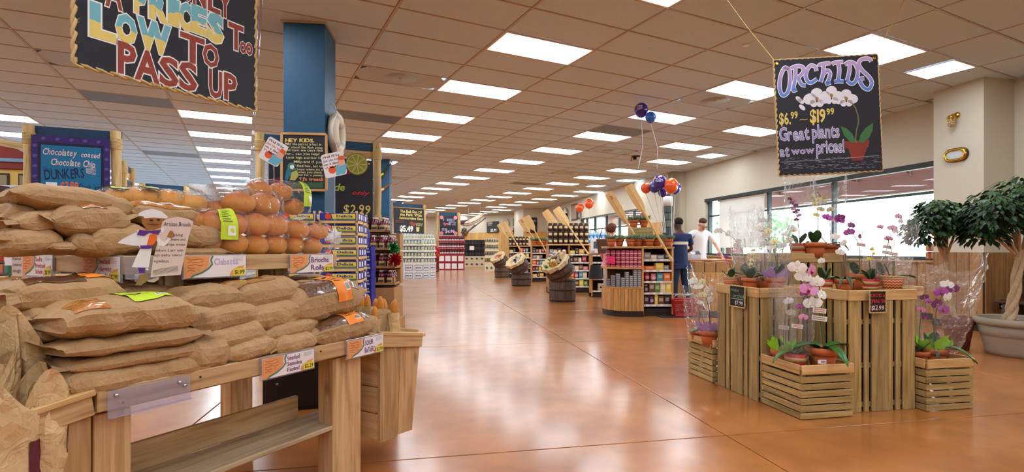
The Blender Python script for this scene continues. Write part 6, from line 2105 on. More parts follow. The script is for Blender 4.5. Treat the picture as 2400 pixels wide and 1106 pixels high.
# tomato crates
m_dblue = mat((36, 52, 152), .55)
m_cyel = mat((238, 212, 48), .6)
m_cred = mat((226, 70, 36), .6)
m_cgrn = mat((110, 160, 60), .6)
m_ply = mat((226, 192, 138), .7)
def tomato_crate():
 t = thing('tomato_crate', '', 'crate', (0, 0, -9), 0, 'stacked fruit crates')
 w, d, h = .41, .3, .123
 MB().box(0, w, 0, .012, 0, .03, 0).box(0, w, d - .012, d, 0, .03, 0).box(0, .012, 0, d, 0, .03).box(w - .012, w, 0, d, 0, .03).box(.01, w - .01, .01, d - .01, 0, .01).build('tray', m_ply, t)
 for x in (0, w - .022):
  for y in (0, d - .022): MB().box(x, x + .022, y, y + .022, 0, h + .012).build('corner_block', m_ply, t)
 MB().box(.012, w - .012, -.004, .004, .034, h - .012, 0, .001).build('front_board', m_dblue, t)
 MB().box(w - .004, w + .004, .012, d - .012, .034, h - .012, 0, .001).build('side_board', m_dblue, t)
 MB().box(.02, w - .02, .02, d - .02, .02, .1).build('fruit_fill', mat((196, 60, 34), .5), t)['kind'] = 'stuff'
 mb = MB(); flat(mb, [(.15, .05), (w - .02, .05), (w - .02, .1), (.135, .1)], .0045); mb.build('yellow_band', m_cyel, t)
 mb = MB(); flat(mb, [(.13, .04), (w - .02, .04), (w - .02, .052), (.13, .052)], .0047); mb.build('green_band', m_cgrn, t)
 mb = MB(); disc(mb, .1, .075, .034, .034, .005); mb.build('tomato_drawing', m_cred, t)
 mb = MB(); write(mb, 'Delicia', .19, .063, .17, .03, .0055, 0, .03, 0); mb.build('lettering', m_dblue, t)
 mb = MB()
 for y in (.05, .16): mb.add([(w + .0045, y, .045), (w + .0045, y + .06, .045), (w + .0045, y + .06, .1), (w + .0045, y, .1)], [(0, 1, 2, 3)])
 mb.build('side_label', m_paper, t)
 return freeze(t)
tc_, used = tomato_crate(), []
for px, Y, n, lab in ((748, 5.15, 13, 'front'), (648, 5.15, 13, 'rear'), (761, 5.45, 13, 'deep')):
 base = V(((px - CXP) / F * Y, Y, 0))
 for k in range(n):
  base2 = base
  place(tc_, used, Matrix.Translation(base2 + V((rnd.uniform(-.006, .006), 0, .1185 * k))) @ Matrix.Rotation(.06, 4, 'Z') @ Matrix.Scale(.915, 4), 'blue labelled fruit crate, %s from the floor in the %s stack behind the rolls' % (ORD1[k], {'front': 'aisle side', 'rear': 'inner', 'deep': 'rearmost'}[lab]))
# stacks of dark blue cartons
m_carton = mat((34, 40, 150), .5)
def blue_carton():
 t = thing('blue_carton', '', 'carton', (0, 0, -9), 0, 'stacked blue cartons')
 MB().box(0, .1, 0, .2, 0, .098, 0, .003).build('box', m_carton, t)
 mb = MB(); flat(mb, [(.02, .02), (.08, .02), (.08, .045), (.02, .045)], .001); flat(mb, [(.03, .06), (.07, .06), (.07, .08), (.03, .08)], .001); mb.build('print', mat((206, 210, 230), .6), t)
 return freeze(t)
bc_, used = blue_carton(), []
for s, (px, n) in enumerate(((838, 14), (853, 12))):
 Y = 6.55
 for k in range(n):
  place(bc_, used, Matrix.Translation(V(((px - CXP) / F * Y + rnd.uniform(-.004, .004), Y - .02 * s, .1 * k))), 'small dark blue carton, %s from the floor in the %s blue stack' % (ORD1[k], ['inner', 'outer'][s]))
# ------------------------------------------------------------------ juice shelf
m_juice = mat((104, 8, 26), .12, spec=.7, coat=.6)
m_jlab = mat((214, 190, 130), .6)
m_jlab2 = mat((74, 70, 70), .6)
def juice_proto():
 t = thing('juice_bottle', '', 'bottle', (0, 0, -9), 0, 'red juice bottles')
 MB().lathe([(0, 0), (.042, 0), (.046, .008), (.046, .12), (.04, .15), (.024, .172), (.022, .182)], 16).build('bottle', m_juice, t)
 MB().lathe([(.0225, .178), (.0245, .18), (.0245, .198), (.02, .2), (0, .2)], 14).build('cap', mat((236, 214, 214), .4), t)
 MB().surf(lambda u, v: V((.0468 * math.cos(-PI / 2 + (u - .5) * 2.2), .0468 * math.sin(-PI / 2 + (u - .5) * 2.2), .03 + .07 * v)), 8, 1).build('label', m_jlab, t)
 MB().surf(lambda u, v: V((.0474 * math.cos(-PI / 2 + (u - .5) * 1.6), .0474 * math.sin(-PI / 2 + (u - .5) * 1.6), .036 + .034 * v)), 6, 1).build('label_panel', m_jlab2, t)
 return freeze(t)
jp, used = juice_proto(), []
Yj = 7.0
jx0, jx1 = (840 - CXP) / F * Yj, (924 - CXP) / F * Yj
def zat(py, Y): return EYE - (py - HZ) / F * Y
tiers = [(668, 4, .0, 0), (629, 4, .02, 1), (586, 4, .04, 2), (543, 3, .1, 3)]
for k, (py, n, back, i) in enumerate(tiers):
 z = zat(py, Yj)
 tr = tag(MB().box(0, (jx1 - jx0) * (1 if n == 4 else .68), 0, .34, 0, .012, 0).box(0, (jx1 - jx0) * (1 if n == 4 else .68), 0, .006, 0, .045).box(0, .006, 0, .34, 0, .045).box((jx1 - jx0) * (1 if n == 4 else .68) - .006, (jx1 - jx0) * (1 if n == 4 else .68), 0, .34, 0, .045).build('cardboard_tray', m_card), 'cardboard tray of juice bottles, %s tier up in the juice stack' % ORD1[k], 'tray', 'juice trays')
 tr.matrix_basis = Matrix.Translation(V((jx0, Yj + back, z - .012)))
 mk = MB()
 for q in range(9): stroke(mk, [(.06 + .035 * q, .014), (.06 + .035 * q, .026)], .007, .0008)
 mk.build('print', mat((120, 84, 50), .8), tr)
 for a in range(n):
  for b2 in range(3):
   place(jp, used, Matrix.Translation(V((jx0 + .06 + .118 * a, Yj + back + .055 + .105 * b2, z))) @ Matrix.Rotation(rnd.uniform(-.3, .3), 4, 'Z'), 'red juice bottle in the %s tier of the juice stack, %s across, %s row deep' % (ORD1[k], ORD1[a], ORD1[b2]))
 if k < 3:   # the cartons that carry the next tier
  zt = zat(tiers[k + 1][0], Yj) - .015
  tag(MB().box(0, jx1 - jx0, .3 if k else .34, .5, 0, zt - z + .0, 0, .004).build('backing_carton', m_card), 'plain cardboard carton behind the %s tier of juice bottles' % ORD1[k], 'carton', 'juice cartons').matrix_basis = Matrix.Translation(V((jx0, Yj + .06, z)))
zb = zat(672, Yj) - .012
for k in range(3):
 h = zb / 3
 o = tag(MB().box(0, jx1 - jx0 + .03 * (k == 0), 0, .55, 0, h - .003, 0, .004).build('shipping_carton', m_card), 'brown shipping carton under the juice bottles, %s from the floor' % ORD1[k], 'carton', 'juice cartons')
 o.matrix_basis = Matrix.Translation(V((jx0, Yj, h * k)))
 mb = MB(); scrawl(mb, .1, .012, .3, .034, 2, .001, k); scrawl(mb, .03, h - .05, .08, .014, 1, .001, k)
 mb.build('print', mat((110, 78, 50), .8), o)
# tinsel pompoms
for k, (px, py, c, nm, n, r) in enumerate(((922, 580, (40, 130, 50), 'green', 110, .085), (924, 608, (170, 20, 30), 'red', 130, .1))):
 Y = 6.95
 t = thing('tinsel_pompom', '%s tinsel pompom hanging at the aisle side of the juice stack' % nm, 'pompom', P(px, py, Y))
 mb, q = MB(), random.Random(k)
 for i in range(n):
  d = V((q.gauss(.5, .8), q.gauss(-.3, .8), q.gauss(-.3, .8))).normalized()
  s = d.orthogonal().normalized() * .008
  e = d * r * q.uniform(.7, 1.1)
  mb.add([-s, s, d * r * .55 + s * 1.2 + V((0, 0, .01)), d * r * .55 - s * 1.2 + V((0, 0, .01)), e + s, e - s], [(0, 1, 2, 3), (3, 2, 4, 5)])
 mb.build('strands', mat(c, .25, .3), t)['kind'] = 'stuff'
 MB().tube([(0, 0, 0), (-.08, .05, .05)], .012, 8).build('handle', m_white, t)
# ------------------------------------------------------------------ far left of the picture
for k, (px0, px1, py0, py1, Y) in enumerate(((-40, 12, 648, 700, 3.6), (12, 108, 645, 700, 3.5), (108, 172, 645, 690, 3.55))):
 x0, x1 = (px0 - CXP) / F * Y, (px1 - CXP) / F * Y
 z1 = zat(py0, Y)
 for j in range(3):
  o = tag(MB().box(0, x1 - x0 - .01, 0, .3, 0, z1 / 3 - .003, 0, .004).build('shipping_carton', m_card), 'brown carton behind the near end of the bread table, %s stack, %s from the floor' % (ORD1[k], ORD1[j]), 'carton', 'cartons behind the bread')
  o.matrix_basis = Matrix.Translation(V((x0, Y, z1 / 3 * j))) @ Matrix.Rotation(.03, 4, 'Z')
  if j == 2:
   mb = MB(); stroke(mb, [(.06, z1 / 6), (.2, z1 / 6)], .01, .001); mb.build('print', mat((140, 104, 66), .8), o)
Yd = 1.95
t = thing('bread_carton', 'dark maroon carton lettered Demi Baguette with striped lid at the picture edge', 'carton', V(((-70 - CXP) / F * Yd, Yd, .52)))
zt = zat(706, Yd) - .52
zl = zat(688, Yd) - .52
wd = (58 + 70) / F * Yd
MB().box(0, wd, 0, .12, 0, zt, 0, .004).build('box', mat((70, 30, 26), .6), t)
MB().box(0, wd, 0, .12, zt, zl, 0, .008).build('lid', mat((206, 182, 140), .7), t)
for k in range(7):
 MB().box(.004 + wd * k / 7, .02 + wd * k / 7, -.001, .1, zt + .004, zl - .003).build('lid_stripe', mat((150, 118, 80), .7), t)
mb = MB(); write(mb, 'DEMI BAGUETTE', wd * .5, zt - .05, wd * .78, .022, .001, 0, 0, 0); mb.build('lettering', m_jlab, t)
# shelf with packets and the little shop front of boards
Ysh = 4.4
t = thing('display_shelf', 'metal shelf unit with packets behind the bread, cut by the picture edge', 'shelf', V(((-60 - CXP) / F * Ysh, Ysh, 0)), .05)
zs = [zat(y, Ysh) for y in (640, 612, 584, 556, 528)]
for z in zs: MB().box(0, .42, 0, .35, z - .012, z, 0, .002).build('shelf_board', mat((150, 156, 160), .4), t)
for x in (0, .41): MB().box(x, x + .015, .33, .35, 0, 1.5).build('upright', mat((90, 96, 100), .4), t)
for r_, z in enumerate(zs):
 for k in range(7):
  c = [(196, 60, 50), (226, 200, 180), (130, 40, 40), (206, 120, 90), (90, 130, 120)][(k + r_ * 2) % 5]
  nm = ['red', 'cream', 'maroon', 'salmon', 'teal'][(k + r_ * 2) % 5]
  o = tag(MB().box(0, .048, 0, .1, 0, .075, 0, .003).build('food_packet', mat(c, .5)), '%s food packet on the metal shelf at the picture edge, %s row, %s along' % (nm, ORD1[r_], ORD1[k]), 'packet', 'packets on the metal shelf')
  o.matrix_basis = Matrix.Translation(V((t.location.x + .02 + .056 * k, Ysh + .0, z + .001)))
Yw = 7.4
t = thing('shop_front', 'painted wooden shop front with cream wall, two windows and a red eave', 'shop front', P(-120, 470, Yw), .25)
wS = 190 / F * Yw
zc = [zat(y, Yw) - zat(470, Yw) for y in (470, 392, 375, 352)]
MB().box(0, wS, 0, .1, -1.5, zc[1], 0, .004).build('wall_board', mat((212, 178, 96), .7), t)
MB().box(-.02, wS + .03, -.03, .1, zc[1], zc[2], 0, .004).build('red_eave', mat((120, 44, 32), .6), t)
MB().prism([(0, zc[2]), (wS + .05, zc[2]), (wS * .55, zc[3] + .12), (0, zc[3] + .2)], 0, .1, 0, Matrix(((1, 0, 0, 0), (0, 0, -1, .1), (0, 1, 0, 0), (0, 0, 0, 1)))).build('gable', mat((132, 44, 40), .7), t)
MB().add(strip(V((wS * .45, -.05, 0)), V((wS + .12, -.05, 0)), .08, zc[2] - .0, zc[2] + .05), BXF).build('blue_fascia', mat((120, 148, 176), .6), t)
plank(t, 'ridge_board', (-.1, .02, zc[3] + .27), (wS + .06, .02, zc[2] + .17), .1, .05, Y_, m_crate)
for k, x in enumerate((wS * .36, wS * .72)):
 MB().box(x, x + .3, -.02, 0, .06, zc[1] - .06, 0, .003).build('window_frame', mat((60, 50, 40), .6), t)
 for q in range(2): MB().box(x + .02 + .135 * q, x + .145 + .135 * q, -.026, -.019, .09, zc[1] - .09).build('pane', mat((146, 138, 112), .15, spec=.8), t)
t = thing('canopy', 'grey sloping canopy below the cream shop front', 'canopy', P(-60, 465, 6.3), .1)
MB().add([(0, 0, 0), (.66, 0, -.02), (.5, .3, .2), (0, .3, .2)], [(0, 1, 2, 3)]).add([(0, 0, 0), (.66, 0, -.02), (.66, 0, -.05), (0, 0, -.03)], [(0, 1, 2, 3)]).build('sheet', mat((150, 156, 156), .4), t)
for k in range(9):
 x, z = (k % 3) * .22, (k // 3) * .115
 o = tag(MB().box(0, .2, 0, .12, 0, .08, 0, .004).build('dark_red_box', mat((74, 24, 26), .4)), 'dark red gift box tipped on its shelf at the picture edge, %s row, %s along' % (ORD1[k // 3], ORD1[k % 3]), 'box', 'dark red boxes')
 o.matrix_basis = Matrix.Translation(P(-40, 512, 5.6) + V((x, 0, z))) @ Matrix.Rotation(-.25, 4, 'Y')
tag(MB().box(0, .75, 0, .4, 0, .02, 0).box(.02, .06, .02, .38, -1.46, 0).box(.69, .73, .02, .38, -1.46, 0).build('box_stand', m_dark), 'dark stand under the dark red gift boxes', 'stand').matrix_basis = Matrix.Translation(P(-46, 518, 5.6) + V((0, -.02, 0)))
# ------------------------------------------------------------------ further log frames
Y3a = (2.72 - EYE) * F / (HZ - 378)
tower('log sign frame seen end on past the dunkers sign', 290, 378, Y3a, 309, 394, 2.72, 0, .05, .12)
t, w, h = sign_on('dark chalk sign in the log frame seen end on', V(((290 - CXP) / F * Y3a, Y3a, 0)), math.atan2(.85, -.35), .9, 1.4, 2.45, .05, .85, m_chalk, .085)
Y4 = (2.72 - EYE) * F / (HZ - 429)
tower('distant log sign frame behind the clear bags', 334, 429, Y4, 437, 437, 2.72, 0, .06, .14)
Y5 = 20.95
z5 = zat(474, Y5)
tw5, c5, a5, w5 = tower('log sign frame over the white carton display', 916, 474, Y5, 994, 480, z5, 0, .075, .16, [z5 - .1, z5 - .7])
t, w, h = sign_on('black chalk sign reading the ball out of the park over the white cartons', c5, a5, w5, zat(546, Y5), zat(486, Y5), .05, w5 - .1, m_chalk, -.12)
for s, u, v, ww, hh, m, bo in (('The Ball Out Of', .2, .82, .72, .11, m_butter, .03), ('the Park With', .2, .69, .72, .11, m_butter, .03), ('Summertime Ease', .18, .56, .78, .1, m_butter, .03), ('$5.49', .2, .08, .42, .22, m_white, .05)):
 mb = MB(); write(mb, s, u * w, v * h, ww * w, hh * h, .008, 0, bo, .04); mb.build('lettering', m, t)
mb = MB(); scrawl(mb, .04 * w, .4 * h, .28 * w, .12 * h, 2, .008, 8); mb.build('brand_lettering', m_brick, t)
mb = MB(); scrawl(mb, .7 * w, .3 * h, .26 * w, .14 * h, 3, .008, 9); mb.build('small_lettering', m_butter, t)
mb = MB(); flat(mb, [(.5 * w, .38 * h), (.56 * w, .5 * h), (.72 * w, .4 * h), (.66 * w, .28 * h)], .0075); mb.build('bottle_drawing', m_brick, t)
mb = MB(); flat(mb, [(.74 * w, .08 * h), (.83 * w, .08 * h), (.84 * w, .26 * h), (.73 * w, .26 * h)], .0075); mb.build('glass_drawing', m_butter, t)
Y6 = 29.75
z6 = zat(497, Y6)
tw6, c6, a6, w6 = tower('log sign frame over the red bottle display', 1025, 497, Y6, 1075, 498.5, z6, 0, .1, .2, [z6 - .2])
t, w, h = sign_on('black chalk sign with pink corner rounds and 4.99 price over the red bottles', c6, a6, w6, zat(551, Y6), zat(505, Y6), .1, w6 - .12, m_chalk, -.15)
mb = MB(); scrawl(mb, .5 * w, .5 * h, .4 * w, .2 * h, 4, .008, 3); scrawl(mb, .1 * w, .22 * h, .3 * w, .16 * h, 3, .008, 4); mb.build('small_lettering', mat((190, 196, 210), .7), t)
mb = MB(); scrawl(mb, .18 * w, .7 * h, .64 * w, .16 * h, 1, .008, 5, .8); mb.build('headline', mat((130, 136, 170), .7), t)
for s, u, v, ww, hh, m in (('Syrah', .2, .52, .34, .13, mat((226, 110, 130), .7)), ('$4.99', .3, .12, .5, .16, mat((210, 180, 220), .7))):
 mb = MB(); write(mb, s, u * w, v * h, ww * w, hh * h, .008, 0, .03, .06, .15); mb.build('lettering', m, t)
for u, v in ((.1, .9), (.88, .9), (.1, .1), (.88, .1)):
 mb = MB(); disc(mb, u * w, v * h, .11, .11, .008); mb.build('painted_round', mat((226, 130, 150), .7), t)
# pennants on the second column
for k, (pts, c, c2) in enumerate((([(872, 422), (917, 378), (893, 420), (878, 432)], (40, 70, 50), (220, 206, 70)), ([(872, 452), (919, 425), (894, 450), (876, 462)], (140, 84, 40), (220, 206, 150)))):
 Y = 13.93
 o = V(((pts[0][0] - CXP) / F * Y, Y, 0))
 t = thing('pennant', '%s felt pennant pinned to the second blue column' % ['dark green', 'brown'][k], 'pennant', P(pts[0][0], pts[0][1], Y) + V((0, .045, 0)), YAW * .55)
 pp_ = [((x - pts[0][0]) / F * Y, -(y - pts[0][1]) / F * Y) for x, y in pts]
 MB().prism(pp_, -.004, .004, 0, FR).build('felt', mat(c, .9), t)
 mb = MB(); stroke(mb, [((a[0] * .8 + .02), a[1] * .8 + .0) for a in (pp_[0], ((pp_[1][0] + pp_[2][0]) * .45, (pp_[1][1] + pp_[2][1]) * .45))], .05, .006); mb.build('lettering_band', mat(c2, .8), t)
# unseen white shelf rows, added to cut the orange floor bounce on the ceiling
for k, (a, b0, b1) in enumerate(((-4.6, 12.5, 33), (-7.2, 13, 33), (-9.9, 6, 33), (-12.6, 2, 33), (-15.3, -2, 33))):
 t = thing('bounce_shelf', 'unseen white shelf row added for bounce behind the bread, %s row from the aisle' % ORD1[k], 'shelf', S(a, b0), YAW, 'added bounce shelf rows')
 L_ = b1 - b0
 m = mat((222, 224, 226), .5)
 MB().box(-.03, .03, 0, L_, 0, 1.42, 0, .004).build('center_panel', m, t)
 MB().box(-.55, .55, 0, L_, 0, .14, 0, .004).build('base', m, t)
 for z in (.5, .85, 1.18): MB().box(-.5, .5, .02, L_ - .02, z, z + .03, 0, .004).build('shelf_board', m, t)
 MB().box(-.5, .5, -.01, L_ + .01, 1.4, 1.44, 0, .004).build('top_board', m, t)
# ================================================================== END DISPLAY (GONDOLA) WITH PLANTS AND PADDLES
m_gond = wood('gondola_wood', (168, 116, 58), (198, 146, 84), (216, 170, 110), .45, 'Z', .25)
m_gondx = wood('gondola_rail_wood', (168, 116, 58), (198, 146, 84), (216, 170, 110), .45, 'X', .25)
m_inside = mat((92, 62, 40), .7)
m_toe = mat((44, 30, 26), .5)
m_strip = mat((206, 204, 200), .4)
PAL = {'crimson': (150, 34, 52), 'gold': (206, 158, 60), 'white': (228, 224, 216), 'teal': (70, 140, 150), 'brown': (110, 66, 42), 'orange': (220, 110, 44), 'purple': (110, 58, 120), 'green': (96, 132, 62), 'dark': (44, 34, 36), 'yellow': (226, 200, 80), 'blue': (60, 96, 160), 'pink': (214, 120, 140), 'grey': (130, 130, 138), 'cream': (220, 200, 160)}
PK = {}
def packet(col, w, d, h, kind='box'):
 k = (col, round(w, 3), round(d, 3), round(h, 3), kind)
 if k not in PK:
  m1, m2 = mat(PAL[col], .45), mat([min(255, int(c * .5 + 120)) for c in PAL[col]], .5)
  mb = MB()
  if kind == 'box':
   mb.box(-w / 2, w / 2, 0, d, 0, h, 0, .002)
   mb.box(-w * .32, w * .32, -.001, .001, h * .35, h * .75, 1)
  elif kind == 'jar':
   mb.lathe([(0, 0), (w * .48, 0), (w * .5, h * .05), (w * .5, h * .74), (w * .4, h * .82)], 10, (0, d / 2, 0), 0)
   mb.lathe([(w * .44, h * .82), (w * .44, h), (0, h)], 10, (0, d / 2, 0), 1)
   mb.box(-w * .3, w * .3, d / 2 - w * .53, d / 2 - w * .45, h * .2, h * .6, 1)
  elif kind == 'bag':
   mb.ell((0, d / 2, h * .45), (w * .5, d * .5, h * .45), 8, 6, 0)
   mb.box(-w * .4, w * .4, d * .45, d * .55, h * .8, h, 0)
   mb.box(-w * .28, w * .28, -.002, .006, h * .25, h * .6, 1)
  PK[k] = mb.mesh('packet', [m1, m2])
 return PK[k]
def pack_row(M, x0, x1, z, items, where, group, seed, tilt=0.0):
 """goods standing side by side on one shelf"""
 q = random.Random(seed)
 x, n = x0, 0
 while True:
  col, w, d, h, kind = items[n % len(items)]
  w *= q.uniform(.9, 1.1)
  w = round(w, 2) if w > .05 else w
  if x + w > x1: break
  o = put('packet' if kind == 'box' else ('jar' if kind == 'jar' else 'pouch'), packet(col, w, d, h, kind), None, M @ Matrix.Translation(V((x + w / 2, .012 + q.uniform(0, .02), z))))
  tag(o, '%s %s %s, %s in' % (col, {'box': 'packet', 'jar': 'jar', 'bag': 'pouch'}[kind], where, ORD1[min(n, 15)]), {'box': 'packet', 'jar': 'jar', 'bag': 'pouch'}[kind], group)
  x += w + .006
  n += 1
def shelf_unit(label, M, w, d, zs, top, toe=.1, bays=1, inner=None, label_cat='shelf'):
 t = thing('wooden_shelf', label, label_cat)
 t.matrix_basis = M
 MB().box(0, w, .03, d, 0, toe, 0, .003).build('toe_board', m_toe, t)
 MB().box(0, w, d - .02, d, toe, top, 0).build('back_panel', inner or m_inside, t)
 for k in range(bays + 1):
  x = (w - .03) * k / bays
  MB().box(x, x + .03, 0, d, toe * .2, top, 0, .003).build('side_panel', m_gond, t)
 MB().box(-.01, w + .01, -.01, d, top, top + .035, 0, .004).build('top_board', m_gondx, t)
 for z in zs:
  for k in range(bays):
   x = (w - .03) * k / bays + .03
   x2 = (w - .03) * (k + 1) / bays
   sb = MB().box(x, x2, .01, d - .02, z - .02, z, 0, .002).build('shelf_board', m_gondx, t)
   MB().box(x, x2, .004, .012, z - .034, z + .004, 0, .001).build('price_rail', m_strip, sb)
   for q in range(4):
    xx = x + (x2 - x) * (q + .5) / 4
    if q % 4 != 3 and (x2 - x) > .3: MB().box(xx - .028, xx + .028, .001, .005, z - .03, z + .001).build('price_label', m_paper, sb)
 return t
Yg = 9.07
GX = lambda px: (px - CXP) / F * Yg
gz = lambda py: EYE - (py - HZ) / F * Yg
gM = Matrix.Translation(V((GX(1505), Yg, 0))) @ Matrix.Rotation(.05, 4, 'Z')
gw = GX(1580) - GX(1505)
zsg = [gz(y) for y in (714, 686, 659, 633, 608)]
shelf_unit('wooden shelf half of the plant topped end display, with packets on five shelves', gM, gw, .5, zsg, gz(578) - .035, .13)
sets = [
 [('dark', .09, .07, .16, 'box'), ('purple', .09, .08, .15, 'bag'), ('yellow', .05, .08, .17, 'box'), ('brown', .1, .08, .15, 'box')],
 [('dark', .08, .07, .14, 'jar'), ('brown', .09, .06, .18, 'box'), ('green', .09, .06, .16, 'box'), ('cream', .09, .06, .17, 'box'), ('yellow', .1, .06, .18, 'box')],
 [('crimson', .1, .06, .15, 'bag'), ('pink', .1, .06, .13, 'bag'), ('teal', .11, .06, .14, 'box'), ('orange', .12, .06, .14, 'box'), ('blue', .07, .06, .12, 'box')],
 [('orange', .2, .1, .07, 'box'), ('yellow', .13, .1, .12, 'box'), ('grey', .1, .08, .08, 'box'), ('cream', .1, .08, .06, 'box')],
 [('grey', .12, .08, .12, 'box'), ('cream', .1, .08, .08, 'box'), ('grey', .14, .08, .08, 'box'), ('dark', .1, .08, .1, 'box'), ('cream', .08, .06, .06, 'box')]]
for k, z in enumerate(zsg):
 pack_row(gM, .04, gw - .03, z + .001, sets[k], 'on the %s shelf of the plant topped display' % ORD1[k], 'goods on the end display', 60 + k)
# round fronted half
lw = GX(1505) - GX(1421)
t = thing('round_display', 'round fronted wooden display half with upright slats and open bays of small tins', 'display', V((GX(1421), Yg, 0)), .0)
def rpath(n, inset=0.0):
 """plan of the rounded front from the back of its far side to the shelf half"""
 r = .42
 pts = [(inset, .5)]
 for k in range(n + 1):
  a = PI + (PI / 2) * k / n
  pts.append((r + (r - inset) * math.cos(a), r - .12 + (r - inset) * math.sin(a)))
 pts.append((lw, -.12 + inset))
 return pts
def slab(name, z0, z1, m, inset=0.0):
 p = rpath(8, inset) + [(lw, .5)]
 return MB().prism(p, z0, z1).build(name, m, t)
slab('toe_board', 0, .1, m_toe, .02)
slab('deck', gz(672) - .03, gz(672), m_gondx)
slab('shelf_board', gz(626) - .03, gz(626), m_gondx)
slab('top_board', gz(577) - .035, gz(577), m_gondx)
MB().box(.1, lw, .42, .5, .1, gz(577) - .035).build('back_panel', m_inside, t)
MB().box(lw - .03, lw, -.1, .5, .1, gz(577) - .035).build('side_panel', m_gond, t)
pts = rpath(10, .012)
acc = []
for i in range(len(pts) - 1):
 a, b2 = V((*pts[i], 0)), V((*pts[i + 1], 0))
 n = max(1, round((b2 - a).length / .062))
 for k in range(n): acc.append((a.lerp(b2, k / n), a.lerp(b2, (k + 1) / n)))
for a, b2 in acc:
 d = (b2 - a)
 c = (a + b2) / 2
 plank(t, 'upright_slat', V((c.x, c.y, .1)), V((c.x, c.y, gz(672) - .03)), d.length - .004, .016, V((d.y, -d.x, 0)), m_gondx)
pk_, gy_ = [], []
for k in range(8):
 px = 1430 + k * 9.4
 x = GX(px)
 yoff = .16 - .26 * min(1, k / 3) ** .7
 for j in range(9 if k % 3 else 10):
  z = gz(626) + .037 * j
  if z > gz(577) - .08: break
  o = put('flat_pink_tin', packet('crimson' if j % 2 else 'pink', .062, .09, .033), None, Matrix.Translation(V((x, Yg + yoff, z + .0005))))
  tag(o, 'flat pink tin in the upper bay, %s pile from the round end, %s up' % (ORD1[k], ORD1[j]), 'tin', 'tins in the upper bay')
 hgt = [4, 6, 7, 5, 8, 6, 9, 9][k]
 for j in range(hgt):
  z = gz(672) + .033 * j
  o = put('flat_grey_tin', packet('grey', .062, .09, .03), None, Matrix.Translation(V((x, Yg + yoff + .01, z + .0005))))
  tag(o, 'flat grey tin in the lower bay, %s pile from the round end, %s up' % (ORD1[k], ORD1[j]), 'tin', 'tins in the lower bay')
o = tag(MB().box(-.08, .08, -.004, .0, -.06, .06, 0, .002).build('pink_tag', mat((244, 60, 130), .6)), 'bright pink paper tag at the round end of the display', 'sign')
o.matrix_basis = TRS(P(1432, 609, Yg - .06), .3, 1, 0, .12)
mb = MB(); scrawl(mb, -.06, -.045, .12, .09, 4, .005, 2, .35); mb.build('lettering', mat((190, 30, 90), .6), o)
# potted herbs on top
m_herb = [mat((134, 154, 118), .7), mat((106, 130, 90), .7), mat((164, 174, 150), .7)]
def herb_proto(s=1.0, seed=0):
 t = thing('potted_herb', '', 'plant', (0, 0, -9), 0, 'potted herbs on the displays')
 body, rim, soil = pot_meshes('terra')
 put('pot', body, t); put('rim', rim, t); put('soil', soil, t)
 mb, q = MB(), random.Random(seed)
 for k in range(230):
  a = q.uniform(0, 2 * PI)
  r = q.uniform(0, .07)
  d = V((math.cos(a) * q.uniform(.2, 1.0), math.sin(a) * q.uniform(.2, 1.0), q.uniform(.4, 1.1))).normalized()
  p = V((r * math.cos(a), r * math.sin(a), .12))
  s_ = d.orthogonal().normalized() * .005
  l = q.uniform(.06, .14)
  e = p + d * l + V((0, 0, -.3 * l * (1 - d.z)))
  mb.add([p - s_, p + s_, (p + e) / 2 + s_ * 1.8, e, (p + e) / 2 - s_ * 1.8], [(0, 1, 2, 3, 4)], q.randrange(3))
 mb.build('foliage', m_herb, t)['kind'] = 'stuff'
 return freeze(t)
hp, used = herb_proto(), []
for k in range(7):
 place(hp, used, TRS(V((GX(1434 + 22.5 * k), Yg + .06 + .1 * (k % 2), gz(577) + .0)), k * 1.7, .94), 'potted herb in the front row on the end display, %s along' % ORD1[k])
for k in range(2, 5):
 place(hp, used, TRS(V((GX(1445 + 27 * k), Yg + .38, gz(577))), k * 2.1, .94), 'potted herb in the rear row on the end display, %s along' % ORD1[k])
rz_ = gz(530)
rs = tag(MB().box(0, .42, 0, .2, 0, rz_ - gz(577), 0, .01).build('riser_crate', m_crate), 'small wooden riser box among the herbs on the end display', 'crate')
rs.matrix_basis = Matrix.Translation(V((GX(1490), Yg + .42, gz(577))))
for k, px in enumerate((1501, 1526)):
 place(hp, used, TRS(V((GX(px), Yg + .5, rz_)), k * 2.7, 1.0), 'potted herb standing on the riser box, %s of two' % ['nearer the paddles', 'nearer the balloons'][k])
